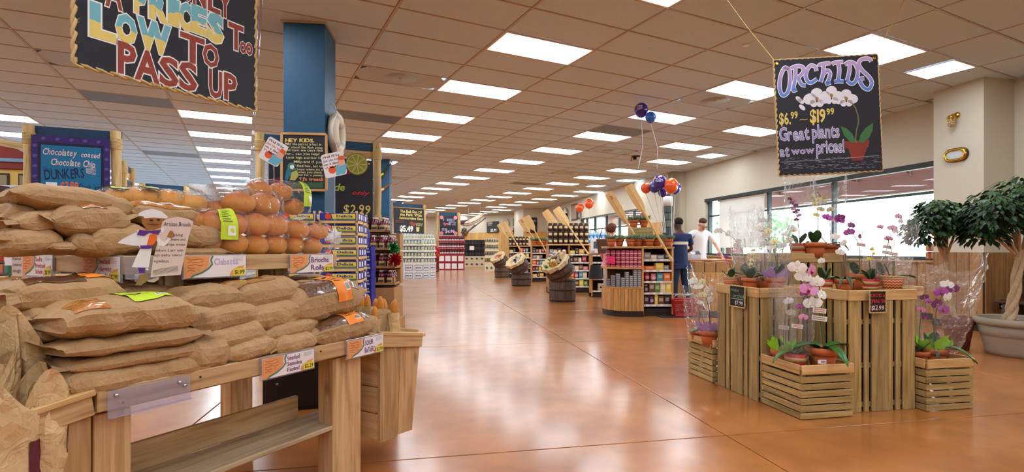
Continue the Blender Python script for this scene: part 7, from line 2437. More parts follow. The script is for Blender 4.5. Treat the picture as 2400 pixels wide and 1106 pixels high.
# paddles
def paddle(label, p_blade, p_mid, p_end, bw, num=None, Ys=(9, 9)):
 a, m_, e = p_blade, p_mid, p_end
 t = thing('wooden_paddle', label, 'paddle', a, 0, 'crossed wooden paddles')
 d = (e - a).normalized()
 s = d.cross(V((0, -1, 0))).normalized()
 nrm = s.cross(d)
 Lb = (m_ - a).length
 mb = MB()
 prof = [(0, .36), (.02, .46), (.08, .5), (.55, .5), (.75, .42), (.9, .26), (1.0, .1)]
 vs = []
 for u, w in prof:
  c = d * (u * Lb)
  ww = bw * w
  vs += [c - s * ww, c - nrm * .012, c + s * ww, c + nrm * .012]
 n = len(prof)
 fs = [(k * 4 + i, k * 4 + (i + 1) % 4, k * 4 + 4 + (i + 1) % 4, k * 4 + 4 + i) for k in range(n - 1) for i in range(4)] + [(0, 1, 2, 3), ((n - 1) * 4 + 3, (n - 1) * 4 + 2, (n - 1) * 4 + 1, (n - 1) * 4)]
 mb.add(vs, fs)
 mb.build('blade', m_oar, t)
 MB().tube([d * (Lb * .35), d * (Lb * .98), e - a], [.014, .022, .02], 10).build('shaft', m_oar, t)
 MB().tube([e - a - d * .12, e - a - d * .06, e - a], [.02, .03, .026], 10).build('grip', m_oar, t)
 if num:
  mb = MB()
  vs, fs, ww = lay(num, .03)
  k = bw * .45 / .73
  X, Zd = -s, -d
  mb.add([d * (Lb * .16) + nrm * .013 * (1 if nrm.y < 0 else -1) + X * ((x - ww / 2) * k) + Zd * (y * k - bw * .2) for x, y in vs], fs)
  mb.build('numeral', mat((150, 110, 60), .6), t)
 return t
m_oar = mat((226, 186, 124), .45, var=.12, bs=10)
paddle('wooden paddle with a carved 2, leaning over the end display, shorter showing one', P(1426, 452, 9.25), P(1468, 524, 9.25), P(1500, 572, 9.3), 20 / F * 9.25, '2')
paddle('wooden paddle leaning across the front of the end display', P(1472, 434, 8.95), P(1514, 502, 8.95), P(1576, 612, 8.95), 22 / F * 9, None)
# ------------------------------------------------------------------ barrels
m_stave = wood('barrel_stave', (58, 42, 32), (86, 66, 52), (110, 88, 70), .7, 'Z', .1)
m_hoop = mat((66, 58, 54), .5, .6)
m_linen = mat((216, 196, 152), .9, var=.08, bs=30)
def barrel(label, px0, px1, pyb, pymid, seed, fill):
 Y = EYE * F / (pyb - HZ)
 r = (px1 - px0) / 2 / F * Y
 Y += r
 x = ((px0 + px1) / 2 - CXP) / F * Y
 hb = zat(pymid, Y - r)
 t = thing('barrel', label, 'barrel', V((x, Y, 0)), 0, 'wine barrels along the aisle')
 n = 18
 def stave(h, bulge):
  mb = MB()
  w = PI / n * .985
  vs = []
  for k in range(7):
   u = k / 6
   rr = r * (.93 + bulge * math.sin(PI * (u * .8 + .1)))
   for a, ro in ((-w, 0), (w, 0), (w, -.02), (-w, -.02)):
    vs.append(((rr + ro) * math.cos(a), (rr + ro) * math.sin(a), u * h))
  fs = [(k * 4 + i, k * 4 + (i + 1) % 4, k * 4 + 4 + (i + 1) % 4, k * 4 + 4 + i) for k in range(6) for i in range(4)]
  return mb.add(vs, fs + [(0, 1, 2, 3), (27, 26, 25, 24)]).mesh('stave', m_stave)
 me = stave(hb, .08)
 for k in range(n): put('stave', me, t, Matrix.Rotation(2 * PI * k / n, 4, 'Z'))
 for z in (.04, .5, .9):
  rr = r * (.93 + .08 * math.sin(PI * (z * .8 + .1))) + .004
  MB().lathe([(rr, z * hb), (rr + .004, z * hb), (rr + .004, z * hb + .045), (rr, z * hb + .045)], 32).build('hoop', m_hoop, t)
 MB().lathe([(0, hb * .95), (r * .94, hb * .95)], 28).build('head', m_stave, t)
 # tipped half barrel on top
 u = thing('tilted_half_barrel', 'tilted half barrel tipped toward the aisle on the ' + label.split(',')[0], 'barrel')
 h2 = r * 1.15
 u.matrix_basis = Matrix.Translation(V((x + r * .1, Y - .02, hb + .02))) @ Matrix.Rotation(.45, 4, 'X') @ Matrix.Rotation(-.5, 4, 'Y') @ Matrix.Translation(V((0, 0, r * .28)))
 u['group'] = 'wine barrels along the aisle'
 m2 = stave(h2, .1)
 for k in range(n): put('stave', m2, u, Matrix.Rotation(2 * PI * k / n, 4, 'Z'))
 for z in (.3, .75):
  rr = r * (.93 + .1 * math.sin(PI * (z * .8 + .1))) + .004
  MB().lathe([(rr, z * h2), (rr + .004, z * h2), (rr + .004, z * h2 + .04), (rr, z * h2 + .04)], 32).build('hoop', m_hoop, u)
 MB().lathe([(0, .02), (r * .9, .02)], 28).build('head', m_stave, u)
 q = random.Random(seed)
 def lin_(uu, v):
  a = 2 * PI * v
  w = 1 + .05 * math.sin(a * 9 + seed) + .03 * math.sin(a * 17)
  rr = r * (.9 + .14 * min(1, uu * 2.5)) * w if uu > .3 else r * (.5 + .4 * uu / .3)
  return V((rr * math.cos(a), rr * math.sin(a), h2 + .05 * math.sin(PI * min(1, uu * 1.3)) - (.0 if uu < .6 else (uu - .6) * .35 * r * (1 + .3 * math.sin(a * 5)))))
 MB().surf(lin_, 8, 54, 0, False, True).build('linen_liner', m_linen, u)
 for k in range(fill[0]):
  a = 2 * PI * k / fill[0] * 1.618 * 2
  rr = r * .68 * math.sqrt((k + .5) / fill[0])
  me_ = packet(fill[2][k % len(fill[2])], .07, .07, .3, 'jar') if fill[1] == 'jar' else packet(fill[2][k % len(fill[2])], .12, .09, .16, 'bag')
  o = put('bottle' if fill[1] == 'jar' else 'pouch', me_, None, u.matrix_basis @ TRS(V((rr * math.cos(a), rr * math.sin(a), h2 - .1)), a, 1, q.uniform(-.5, .5), q.uniform(-.5, .5)))
  tag(o, '%s %s in the linen lined %s, %s from its middle' % (fill[2][k % len(fill[2])], 'slim bottle' if fill[1] == 'jar' else 'pouch', label.split(',')[0], ORD1[k]), 'bottle' if fill[1] == 'jar' else 'pouch', 'goods in the barrels')
 return t
barrel('largest dark barrel, standing before the long shelves', 1286, 1350, 709, 655, 1, (13, 'jar', ['cream', 'brown', 'green', 'gold']))
barrel('middle dark barrel, between the other two', 1198, 1246, 671, 640, 2, (11, 'bag', ['white', 'grey', 'cream']))
barrel('farthest dark barrel, near the wine stacks', 1159, 1195, 651, 624, 3, (10, 'bag', ['orange', 'pink', 'cream']))
# ------------------------------------------------------------------ long shelves behind the barrels
def unit(px0, px1, pyb, label, bays, sets_, seed, topz=1.26):
 Y = EYE * F / (pyb - HZ)
 x0, x1 = (px0 - CXP) / F * Y, (px1 - CXP) / F * Y
 M = Matrix.Translation(V((x0, Y, 0))) @ Matrix.Rotation(.04, 4, 'Z')
 w = x1 - x0
 zs = [.17 + (topz - .19) * k / 5 for k in range(5)]
 t = shelf_unit(label, M, w, .45, zs, topz, .14, bays)
 for k, z in enumerate(zs):
  for b_ in range(bays):
   xa = (w - .03) * b_ / bays + .04
   xb = (w - .03) * (b_ + 1) / bays - .01
   pack_row(M, xa, xb, z + .001, sets_[(k + b_ * 2) % len(sets_)], 'on the %s shelf of the %s' % (ORD1[k], label.split(',')[0].replace('wooden ', '').replace('long shelf nearest the register', 'register side shelf')) + (' %s bay' % ORD1[b_] if bays > 1 else ''), 'goods on the long shelves', seed * 10 + k + b_ * 5)
 return M, w, topz + .036, Y
SETS = [[('dark', .1, .09, .17, 'jar'), ('brown', .12, .09, .14, 'box'), ('cream', .1, .09, .12, 'jar'), ('crimson', .12, .08, .16, 'box')],
  [('yellow', .14, .1, .1, 'box'), ('dark', .09, .09, .15, 'jar'), ('gold', .15, .1, .14, 'box')],
  [('crimson', .1, .08, .17, 'bag'), ('brown', .12, .08, .16, 'box'), ('yellow', .1, .08, .16, 'box'), ('green', .1, .08, .15, 'box'), ('purple', .12, .08, .14, 'bag')],
  [('orange', .11, .08, .17, 'box'), ('pink', .12, .08, .16, 'bag'), ('teal', .1, .08, .17, 'box'), ('cream', .12, .08, .15, 'box')],
  [('grey', .12, .08, .14, 'box'), ('cream', .1, .08, .12, 'box'), ('brown', .1, .08, .15, 'box'), ('pink', .12, .08, .1, 'box')]]
u1 = unit(1284, 1384, 686, 'wooden long shelf nearest the register, behind the largest barrel', 2, SETS, 1)
u2 = unit(1246, 1282, 660, 'wooden middle shelf, between the two nearer barrels', 1, SETS[1:] + SETS[:1], 2)
u3 = unit(1192, 1245, 650, 'wooden far shelf, behind the middle barrel', 2, SETS[2:] + SETS[:2], 3)
# glass jars of dark beans in rows on top
m_jar = mat((60, 36, 30), .2, spec=.6)
m_jarl = mat((222, 196, 146), .6)
m_jarc = mat((40, 30, 30), .4)
JM = MB().lathe([(0, 0), (.06, 0), (.064, .01), (.064, .14), (.05, .16)], 12, (0, 0, 0), 0).lathe([(.052, .16), (.054, .185), (0, .185)], 12, (0, 0, 0), 2)
JM.surf(lambda u, v: V(((.0655) * math.cos(-PI / 2 + (u - .5) * 1.5), .0655 * math.sin(-PI / 2 + (u - .5) * 1.5), .05 + .06 * v - .03 * (1 - v) * abs(u - .5) * 0)), 5, 1, 1)
JM = JM.mesh('jar', [m_jar, m_jarl, m_jarc])
for (M, w, z, Y), rows, nm, sh in ((u1, 3, 'long shelf nearest the register', 0), (u3, 2, 'far shelf', .0)):
 n = int(w / .14)
 for r_ in range(rows):
  for k in range(n):
   o = put('dark_jar', JM, None, M @ Matrix.Translation(V((.07 + .14 * k, .1, z + .186 * r_))))
   tag(o, 'cream labelled dark jar on the %s, %s layer, %s along' % (nm, ORD1[r_], ORD1[min(k, 15)]), 'jar', 'stacked jars on the long shelves')
 tag(MB().box(0, w, .2, .22, z, z + .186 * rows + .02).build('jar_backboard', m_ply), 'pale board standing behind the stacked jars on the %s' % nm, 'board').matrix_basis = M
M, w, z, Y = u2
for k in range(5):
 place(hp, used, M @ TRS(V((.1 + .16 * k, .15, z)), k, 1.25), 'potted herb on the middle shelf, %s along' % ORD1[k])
M, w, z, Y = u3
paddle('wooden paddle over the long shelf nearest the register, standing behind its twin', P(1277, 494, 14.3), P(1312, 540, 14.3), P(1345, 590, 14.4), 19 / F * 14.2)
paddle('wooden paddle leaning across the front of the long shelf nearest the register', P(1303, 488, 13.6), P(1334, 530, 13.6), P(1381, 598, 13.6), 20 / F * 13.7)
paddle('wooden paddle with a 2 over the middle shelf, darker one', P(1220, 513, 19.2), P(1244, 543, 19.2), P(1262, 575, 19.2), 16 / F * 19, '2')
paddle('pale wooden paddle leaning across the middle shelf', P(1234, 506, 18.3), P(1254, 540, 18.3), P(1284, 597, 18.3), 15 / F * 18.5)
paddle('small far pale paddle over the far shelf, outer of two', P(1168, 525, 21.6), P(1184, 550, 21.6), P(1200, 575, 21.6), 10 / F * 21)
paddle('small far pale paddle over the far shelf, inner of two', P(1181, 521, 20.9), P(1196, 548, 20.9), P(1219, 585, 20.9), 11 / F * 21)
# ------------------------------------------------------------------ balloons
def balloon(label, px, py, Y, d, c, bottom, txt=None, sway=(0, 0), string=True):
 t = thing('balloon', label, 'balloon', P(px, py, Y), 0, 'party balloons')
 r = d / 2 / F * Y
 m = mat(c, .18, spec=.6, coat=.5, sss=.1)
 MB().lathe([(0, -1.22 * r), (.08 * r, -1.2 * r), (.07 * r, -1.14 * r)] + [(r * math.sin(a) * (1 if a > PI / 2 else 1 - .0), -r * math.cos(a) * (1.12 if a < PI / 2 else 1.08) + .0) for a in [.1 + (PI - .1) * k / 14 for k in range(15)]], 20).build('body', m, t)
 if txt:
  mb = MB()
  tmp = MB()
  scrawl(tmp, -.75 * r, -.1 * r, .75 * r, .62 * r, 4, 0, int(px), .55)
  mb.add([(p.x, -math.sqrt(max(0, 1 - (p.x / r) ** 2 - (p.z / (1.1 * r)) ** 2)) * r * 1.02, p.z) for p in tmp.v], tmp.f)
  mb.build('lettering', mat((232, 226, 236), .5), t)
 if string:
  e = V(bottom) - t.location
  MB().tube([(0, 0, -1.2 * r), V((0, 0, -1.2 * r)).lerp(e, .5) + V((sway[0], sway[1], -.03)), e], .006, 5).build('string', mat((226, 226, 232), .4), t)
 return t
anch = P(1574, 560, 9.6)
balloon('orange balloon at the aisle side of the balloon bunch', 1514, 440, 9.75, 24, (242, 92, 32), P(1553, 545, 9.7))
balloon('blue balloon behind the lettered purple one in the bunch', 1534, 438, 9.65, 25, (28, 60, 170), P(1555, 545, 9.6), ('GRAND', 'OPEN'))
balloon('purple lettered balloon at the top of the bunch', 1546, 427, 9.5, 31, (58, 24, 140), P(1558, 545, 9.5), ('GRAND', 'OPENING'))
balloon('orange balloon in front at the window side of the bunch', 1573, 435, 9.4, 33, (250, 100, 30), P(1575, 578, 9.4))
balloon('dark purple balloon low in the middle of the bunch', 1553, 450, 9.7, 22, (60, 20, 150), P(1560, 545, 9.7))
balloon('blue balloon peeping out behind the front orange one', 1582, 440, 9.8, 27, (40, 60, 190), P(1576, 560, 9.8))
balloon('orange balloon of the pair over the long shelves, lower one', 1359, 487, 15.2, 20, (246, 96, 34), P(1362, 545, 15.2))
balloon('orange balloon of the pair over the long shelves, higher one', 1381, 477, 15.2, 22, (250, 100, 34), P(1381, 545, 15.2))
yb_ = 8.4
balloon('purple balloon resting against the ceiling', 1503, 258, yb_, 32, (54, 16, 150), P(1496, 395, yb_), ('GRAND', 'OPENING'), (.05, 0))
balloon('bright blue balloon resting against the ceiling', 1525, 275, yb_ - .1, 25, (30, 110, 226), P(1540, 395, yb_), None, (.06, 0))
# ceiling camera
cm = thing('ceiling_camera', 'small dark camera bracket hanging from the ceiling by the balloons', 'camera', P(1491, 366, (CEIL - EYE) * F / (HZ - 366)))
MB().lathe([(0, -.02), (.1, -.015), (.11, 0)], 16).build('base', m_dark, cm)
for x, l in ((-.12, .1), (-.03, .06)): MB().tube([(.02, 0, -.02), (x, 0, -.03), (x - .0, 0, -.03 - l)], .012, 6).build('bracket', m_dark, cm)
MB().box(-.08, -.0, -.03, .03, -.09, -.04, 0, .006).build('body', m_dark, cm)
# ================================================================== REGISTER
Yr = 10.4
def cbox(name, label, cat, c, w, d, h, m, rz=.05, group=None, ch=.006):
 o = tag(MB().box(-w / 2, w / 2, -d / 2, d / 2, 0, h, 0, ch).build(name, m), label, cat, group)
 o.matrix_basis = Matrix.Translation(c) @ Matrix.Rotation(rz, 4, 'Z')
 return o
rx0, rx1 = (1616 - CXP) / F * Yr, (1712 - CXP) / F * Yr
ct = thing('checkout_counter', 'pale wooden checkout counter under the cashier in white', 'counter', V((rx0, Yr, 0)), .05)
zc_ = zat(608, Yr)
MB().box(0, rx1 - rx0, .02, .7, .1, zc_ - .04).build('body', m_gond, ct)
MB().box(0, rx1 - rx0, .06, .7, 0, .1).build('toe_board', m_toe, ct)
MB().box(-.03, rx1 - rx0 + .03, -.03, .72, zc_ - .04, zc_, 0, .006).build('counter_top', mat((176, 116, 78), .4), ct)
for k in range(3): MB().box(.03 + .25 * k, .26 + .25 * k, .0, .02, .14, zc_ - .06, 0, .004).build('front_panel', m_gond, ct)
for k, (px, py0, py1, wpx) in enumerate(((1634, 612, 638, 22), (1659, 614, 638, 24), (1686, 612, 638, 26))):
 Y = Yr - .28
 cbox('cardboard_carton', 'brown carton on the low ledge before the checkout counter, %s from the customer' % ORD1[k], 'carton', V(((px - CXP) / F * Y, Y, zat(py1, Y))), wpx / F * Y, .25, (py1 - py0) / F * Y, m_card, 0, 'cartons at the checkout')
tag(MB().box(-.05, .85, 0, .38, -.9, -.0, 0, .006).build('packing_ledge', m_gond), 'low wooden packing ledge before the checkout counter', 'ledge').matrix_basis = Matrix.Translation(V(((1622 - CXP) / F * (Yr - .47), Yr - .47, zat(638, Yr - .28))))
rg_ = thing('card_terminal', 'small grey and black card terminal on the checkout counter', 'terminal', V(((1628 - CXP) / F * 10.7, 10.7, zc_)))
MB().box(-.1, .1, -.1, .1, 0, .1, 0, .01).build('body', mat((206, 206, 210), .4), rg_)
MB().add([(-.1, -.1, .1), (.1, -.1, .1), (.12, .1, .17), (-.08, .1, .17)], [(0, 1, 2, 3)]).build('screen', mat((60, 66, 80), .2), rg_)
# stone look lighthouse post of the lane
lp_ = thing('lane_post', 'slim lighthouse shaped lane post of painted stones with a white top, under the balloons', 'post', V(((1565 - CXP) / F * 10.75, 10.75, 0)))
m_st = [mat((96, 106, 92), .8), mat((120, 126, 112), .8), mat((82, 90, 84), .8)]
zt_ = zat(483, 10.75)
MB().lathe([(.1, 0), (.085, zt_), (0, zt_)], 12).build('core', mat((60, 64, 60), .8), lp_)
nz_ = 14
sme = [MB().box(-.03, .03, -.008, .012, 0, zt_ / nz_ - .012, 0, .006).mesh('stone', m) for m in m_st]
for j in range(nz_):
 for k in range(9):
  a = 2 * PI * (k + .5 * (j % 2)) / 9
  r = .1 - .015 * j / nz_
  put('stone', sme[(j * 5 + k * 3) % 3], lp_, TRS(V((r * math.cos(a), r * math.sin(a), j * zt_ / nz_ + .006)), a - PI / 2))
MB().lathe([(.1, zt_), (.1, zat(462, 10.75)), (.08, zat(460, 10.75)), (0, zat(459, 10.75))], 14).build('white_top', m_white, lp_)
MB().lathe([(.05, zat(460, 10.75)), (.055, zat(456, 10.75)), (.03, zat(452, 10.75)), (0, zat(450, 10.75))], 12).build('lantern', mat((90, 52, 36), .5), lp_)
# red hand basket on the dark mat
mt_ = struct('trim_11', MB().box(-.5, .9, -.35, .5, .001, .012, 0, .004), mat((44, 42, 44), .95, bump=.4, bs=200), None, Matrix.Translation(V(((1600 - CXP) / F * 9.25, 9.25, 0))))
bk = thing('shopping_basket', 'red plastic hand basket on the dark mat by the customer', 'basket', V(((1604 - CXP) / F * 9.1, 9.1, .013)))
m_rp = mat((178, 20, 30), .35, spec=.5)
w0, d0, w1, d1, h = .19, .13, .225, .16, .27
MB().box(-w0, w0, -d0, d0, 0, .012).build('base', m_rp, bk)
bars = MB()
def wall_pt(u, z):
 f = z / h
 W_, D_ = w0 + (w1 - w0) * f, d0 + (d1 - d0) * f
 per = [(-W_, -D_), (W_, -D_), (W_, D_), (-W_, D_), (-W_, -D_)]
 s = u * 4
 i = min(3, int(s))
 return V(per[i]).lerp(V(per[i + 1]), s - i)
for k in range(44):
 a, b2 = wall_pt(k / 44, 0), wall_pt(k / 44, h)
 bars.tube([(a.x, a.y, 0), (b2.x, b2.y, h)], .006, 4, 0, False)
bars.build('grille_bar', m_rp, bk)['kind'] = 'stuff'
for z, r in ((.01, .012), (.13, .007), (.2, .007), (h, .016)):
 MB().tube([(*wall_pt(k / 40, z), z) for k in range(41)], r, 6).build('rim', m_rp, bk)
for s in (-1, 1): MB().tube([(-w1, s * .02, h), (-w1 * .8, s * .1, h + .09), (w1 * .8, s * .1, h + .09), (w1, s * .02, h)], .008, 6).build('handle', mat((200, 200, 204), .25, .9), bk)
# till side stand past the end display
Yt_ = 12.6
tx0 = (1386 - CXP) / F * Yt_
st_ = shelf_unit('wooden stand of register gear between the long shelf and the end display', Matrix.Translation(V((tx0, Yt_, 0))), 45 / F * Yt_, .4, [.16, .45, .85, 1.02], 1.03, .1, 1, mat((70, 60, 56), .7))
mo = thing('till_screen', 'white framed till screen on the register stand', 'screen', V(((1400 - CXP) / F * 12.55, 12.55, 1.066)))
MB().box(-.16, .16, -.0, .05, .06, .33, 0, .008).build('frame', m_white, mo)
MB().box(-.09, .1, -.004, .001, .11, .28).build('screen', mat((92, 100, 106), .2), mo)
MB().box(-.06, .06, 0, .06, 0, .07).build('stand', m_white, mo)
for k, (px, py, w, h, c, nm) in enumerate(((1392, 588, .12, .14, (206, 212, 216), 'white bottle'), (1404, 588, .1, .16, (190, 196, 200), 'pale grey pack'), (1413, 590, .1, .13, (60, 70, 90), 'dark blue pack'))):
 cbox('register_pack', nm + ' under the till screen on the register stand', 'pack', V(((px - CXP) / F * 12.6, 12.7, 1.067)), w, .12, h * .4, mat(c, .5), 0, 'register packs')
bgm = thing('black_bag', 'black fabric bag hanging in the register stand', 'bag', V(((1398 - CXP) / F * 12.55, 12.62, .452)))
MB().surf(lambda u, v: V((.17 * math.cos(2 * PI * v) * (1 - .25 * u * u), .1 * math.sin(2 * PI * v) * (1 - .4 * u), .33 * u)), 8, 20, 0, True, True).add([(.0, 0, .33)], []).build('body', m_dark, bgm)
MB().tube([(-.1, 0, .31), (-.05, 0, .37), (.05, 0, .37), (.1, 0, .31)], .01, 6).build('handle', m_dark, bgm)
pr_ = cbox('receipt_printer', 'beige receipt printer low in the register stand', 'printer', V(((1412 - CXP) / F * 12.6, 12.7, .163)), .2, .2, .17, mat((196, 190, 176), .5), 0)
MB().box(-.06, .06, -.104, -.098, .06, .1).build('slot', m_dark, pr_)
# pale blue jugs beyond
m_jug = mat((196, 220, 236), .2, spec=.6)
m_jugb = mat((60, 150, 206), .4)
JG = MB().lathe([(0, 0), (.07, 0), (.075, .02), (.075, .18), (.03, .24), (.025, .27), (0, .27)], 12, (0, 0, 0), 0).lathe([(.077, .06), (.077, .15)], 12, (0, 0, 0), 1).mesh('jug', [m_jug, m_jugb])
for k in range(16):
 Y = 15.6
 o = put('water_jug', JG, None, Matrix.Translation(V(((1368 + 9.2 * (k % 8) - CXP) / F * Y, Y + .2 * (k // 8), 1.28 + (.0 if k < 8 else .16)))))
 tag(o, 'clear blue labelled water jug behind the register, %s row, %s along' % (['front', 'rear'][k // 8], ORD1[k % 8]), 'jug', 'water jugs behind the register')
tag(MB().box(0, 1.0, 0, .5, 0, 1.28, 0, .005).box(0, 1.0, .3, .5, 1.28, 1.44).build('jug_stand', m_gond), 'wooden stand that carries the water jugs behind the register', 'stand').matrix_basis = Matrix.Translation(V(((1364 - CXP) / F * 15.5, 15.5, 0)))
# ================================================================== FAR END
def bottle_mesh(glass, lab, cap, r=.038, h=.3):
 mb = MB().lathe([(0, 0), (r, 0), (r, h * .58), (r * .9, h * .64), (r * .36, h * .76), (r * .34, h * .9)], 10, (0, 0, 0), 0).lathe([(r * .38, h * .86), (r * .38, h), (0, h)], 8, (0, 0, 0), 2)
 mb.surf(lambda u, v: V((r * 1.02 * math.cos(-PI / 2 + (u - .5) * 2.4), r * 1.02 * math.sin(-PI / 2 + (u - .5) * 2.4), h * (.14 + .34 * v))), 5, 1, 1)
 return mb.mesh('bottle', [glass, lab, cap])
m_gl_d = mat((30, 18, 22), .15, spec=.7)
m_gl_r = mat((70, 14, 22), .15, spec=.7)
m_crim = mat((150, 20, 42), .45)
def carton_face(name, label, cat, group, M, w, h, d, m, lm, txt):
 o = tag(MB().box(0, w - .004, 0, d, 0, h - .004, 0, .005).build(name, m), label, cat, group)
 o.matrix_basis = M
 mb = MB(); flat(mb, [(.1 * w, .14 * h), (.9 * w, .14 * h), (.9 * w, .86 * h), (.1 * w, .86 * h)], .0015); lb = mb.build('label', lm, o)
 if txt:
  mb = MB(); flat(mb, [(.14 * w, .2 * h), (.86 * w, .2 * h), (.86 * w, .8 * h), (.14 * w, .8 * h)], .0022); mb.build('label_field', m, o)
  mb = MB(); scrawl(mb, .2 * w, .38 * h, .6 * w, .22 * h, 1, .003, 4, .8); mb.build('lettering', lm, o)
 return o
# white carton display
Yc_ = 19.9
m_wbox = mat((226, 228, 230), .5)
m_dkp = mat((70, 74, 84), .6)
m_gb = mat((206, 214, 200), .25, spec=.6)
m_gbl = mat((190, 196, 130), .6)
bm = MB().lathe([(0, 0), (.052, 0), (.055, .02), (.055, .17), (.03, .22), (.026, .26)], 10, (0, 0, 0), 0).lathe([(.03, .25), (.03, .28), (0, .28)], 8, (0, 0, 0), 2)
bm.surf(lambda u, v: V((.0565 * math.cos(-PI / 2 + (u - .5) * 2.6), .0565 * math.sin(-PI / 2 + (u - .5) * 2.6), .04 + .1 * v)), 5, 1, 1)
bm = bm.mesh('bottle', [m_gb, m_gbl, m_dkp])
segs = [(V(((924 - CXP) / F * Yc_, Yc_, 0)), 0.0, 3, .37, 7), (V(((985.5 - CXP) / F * Yc_ + .08, Yc_, 0)), .55, 2, .28, 5)]
for s, (p0, ang, nb, bw, nbt) in enumerate(segs):
 M0 = Matrix.Translation(p0) @ Matrix.Rotation(ang, 4, 'Z')
 side = ['aisle front', 'turned side'][s]
 for r_ in range(2):
  for k in range(nb):
   carton_face('white_carton', 'white printed carton in the %s row of the white display, %s, %s along' % (ORD1[r_], side, ORD1[k]), 'carton', 'white cartons', M0 @ Matrix.Translation(V((bw * k, 0, .3 * r_))), bw, .3, .5 if s == 0 else .13, m_wbox, m_dkp, 'GINGER')
 for r_ in range(5):
  z = .6 + .235 * r_
  Mt = M0 @ Matrix.Translation(V((0, .0 if r_ < 4 else .12, z)))
  tag(MB().box(0, bw * nb, .0, (.3 if s == 0 else .14), -.012, .0).box(0, bw * nb, -.004, .004, -.012, .05).box(.0, bw * nb, (.26 if s == 0 else .13), (.3 if s == 0 else .14), 0, .21).build('bottle_tray', m_wbox), 'white tray of ginger bottles, %s tier, %s of the white display' % (ORD1[r_], side), 'tray', 'white trays').matrix_basis = Mt
  for k in range(nbt + 2 * (nb == 3)):
   n_ = nbt + 2 * (nb == 3)
   o = put('pale_bottle', bm, None, Mt @ Matrix.Translation(V((bw * nb * (k + .5) / n_, .08, .001))) @ Matrix.Scale(.76, 4))
   tag(o, 'pale bottle with yellow label, %s tier of the white display, %s, %s along' % (ORD1[r_], side, ORD1[k]), 'bottle', 'bottles of the white display')
# red bottle display
Yd_ = 29.0
x0, x1 = (1027 - CXP) / F * Yd_, (1087.5 - CXP) / F * Yd_
wd = (x1 - x0) / 4
M0 = Matrix.Translation(V((x0, Yd_, 0)))
rb = bottle_mesh(m_gl_r, m_paper, m_crim)
for r_ in range(2):
 for k in range(4):
  carton_face('red_edged_carton', 'white faced carton with crimson edges, %s row of the red display, %s along' % (ORD1[r_], ORD1[k]), 'carton', 'red edged cartons', M0 @ Matrix.Translation(V((wd * k, 0, .42 * r_))), wd, .42, .4, m_crim, m_paper, None)
for r_ in range(3):
 z = .84 + .36 * r_
 Mt = M0 @ Matrix.Translation(V((0, .02 + .05 * r_, z)))
 tag(MB().box(0, wd * 4, 0, .3, -.012, 0).box(0, wd * 4, .24, .3, 0, .33).box(0, wd * 4, -.01, 0, -.012, .07).build('bottle_tray', m_crim), 'crimson tray of red bottles, %s tier of the red display' % ORD1[r_], 'tray', 'crimson trays').matrix_basis = Mt
 for k in range(16):
  o = put('red_bottle', rb, None, Mt @ Matrix.Translation(V((wd * 4 * (k + .5) / 16, .06, .001))))
  tag(o, 'red capped bottle in the %s tier of the red display, %s along' % (ORD1[r_], ORD1[k]), 'bottle', 'bottles of the red display')
# dark wine stacks
db = bottle_mesh(m_gl_d, m_dkp, m_gl_d)
db2 = bottle_mesh(m_gl_d, m_jarl, m_gl_d)
m_cream = mat((216, 204, 170), .6)
for s, (px0, px1, Y, ncart, rows, lab, m_tr, bt) in enumerate(((1088, 1135.5, 33.5, 4, 3, 'dark wine stack beside the red display', m_dark, db), (1136, 1168, 27.0, 3, 4, 'pale rowed wine rack by the farthest barrel', m_cream, db2))):
 x0, x1 = (px0 - CXP) / F * Y, (px1 - CXP) / F * Y
 wd = (x1 - x0) / ncart
 M0 = Matrix.Translation(V((x0, Y, 0)))
 for r_ in range(2 if s == 0 else 1):
  for k in range(ncart):
   carton_face('cream_carton', 'cream carton with dark oval under the %s, %s row, %s along' % (['dark wine stack', 'pale wine rack'][s], ORD1[r_], ORD1[k]), 'carton', 'cream cartons', M0 @ Matrix.Translation(V((wd * k, 0, .36 * r_))), wd, .36, .4, m_cream, m_cream, None)
   o = bpy.context.scene.collection.objects[-1]
   mb = MB(); disc(mb, wd * .5, .18, wd * .26, .07, .003, 0, 12); mb.build('oval_print', m_dkp, [x for x in COL.objects if x.name.startswith('cream_carton')][-1])
 zb0 = .72 if s == 0 else .36
 for r_ in range(rows):
  z = zb0 + .345 * r_
  Mt = M0 @ Matrix.Translation(V((0, .1 * r_, z)))
  tag(MB().box(0, x1 - x0, 0, .3, -.012, 0).box(0, x1 - x0, .24, .3, 0, .33).box(0, x1 - x0, -.01, 0, -.012, .08).build('bottle_tray', m_tr), '%s tray of bottles, %s tier of the %s' % ('dark' if s == 0 else 'cream', ORD1[r_], lab), 'tray', 'wine trays').matrix_basis = Mt
  n = 14 if s == 0 else 8
  for k in range(n):
   o = put('wine_bottle', bt, None, Mt @ Matrix.Translation(V(((x1 - x0) * (k + .5) / n, .06, .001))))
   tag(o, 'dark wine bottle in the %s tier of the %s, %s along' % (ORD1[r_], ['dark wine stack', 'pale wine rack'][s], ORD1[k]), 'bottle', 'dark wine bottles')
cbox('price_board', 'small white price board on the dark wine stack', 'sign', V(((1106 - CXP) / F * 33.3, 33.3, zat(586, 33.3))), .3, .02, .25, m_paper, 0)
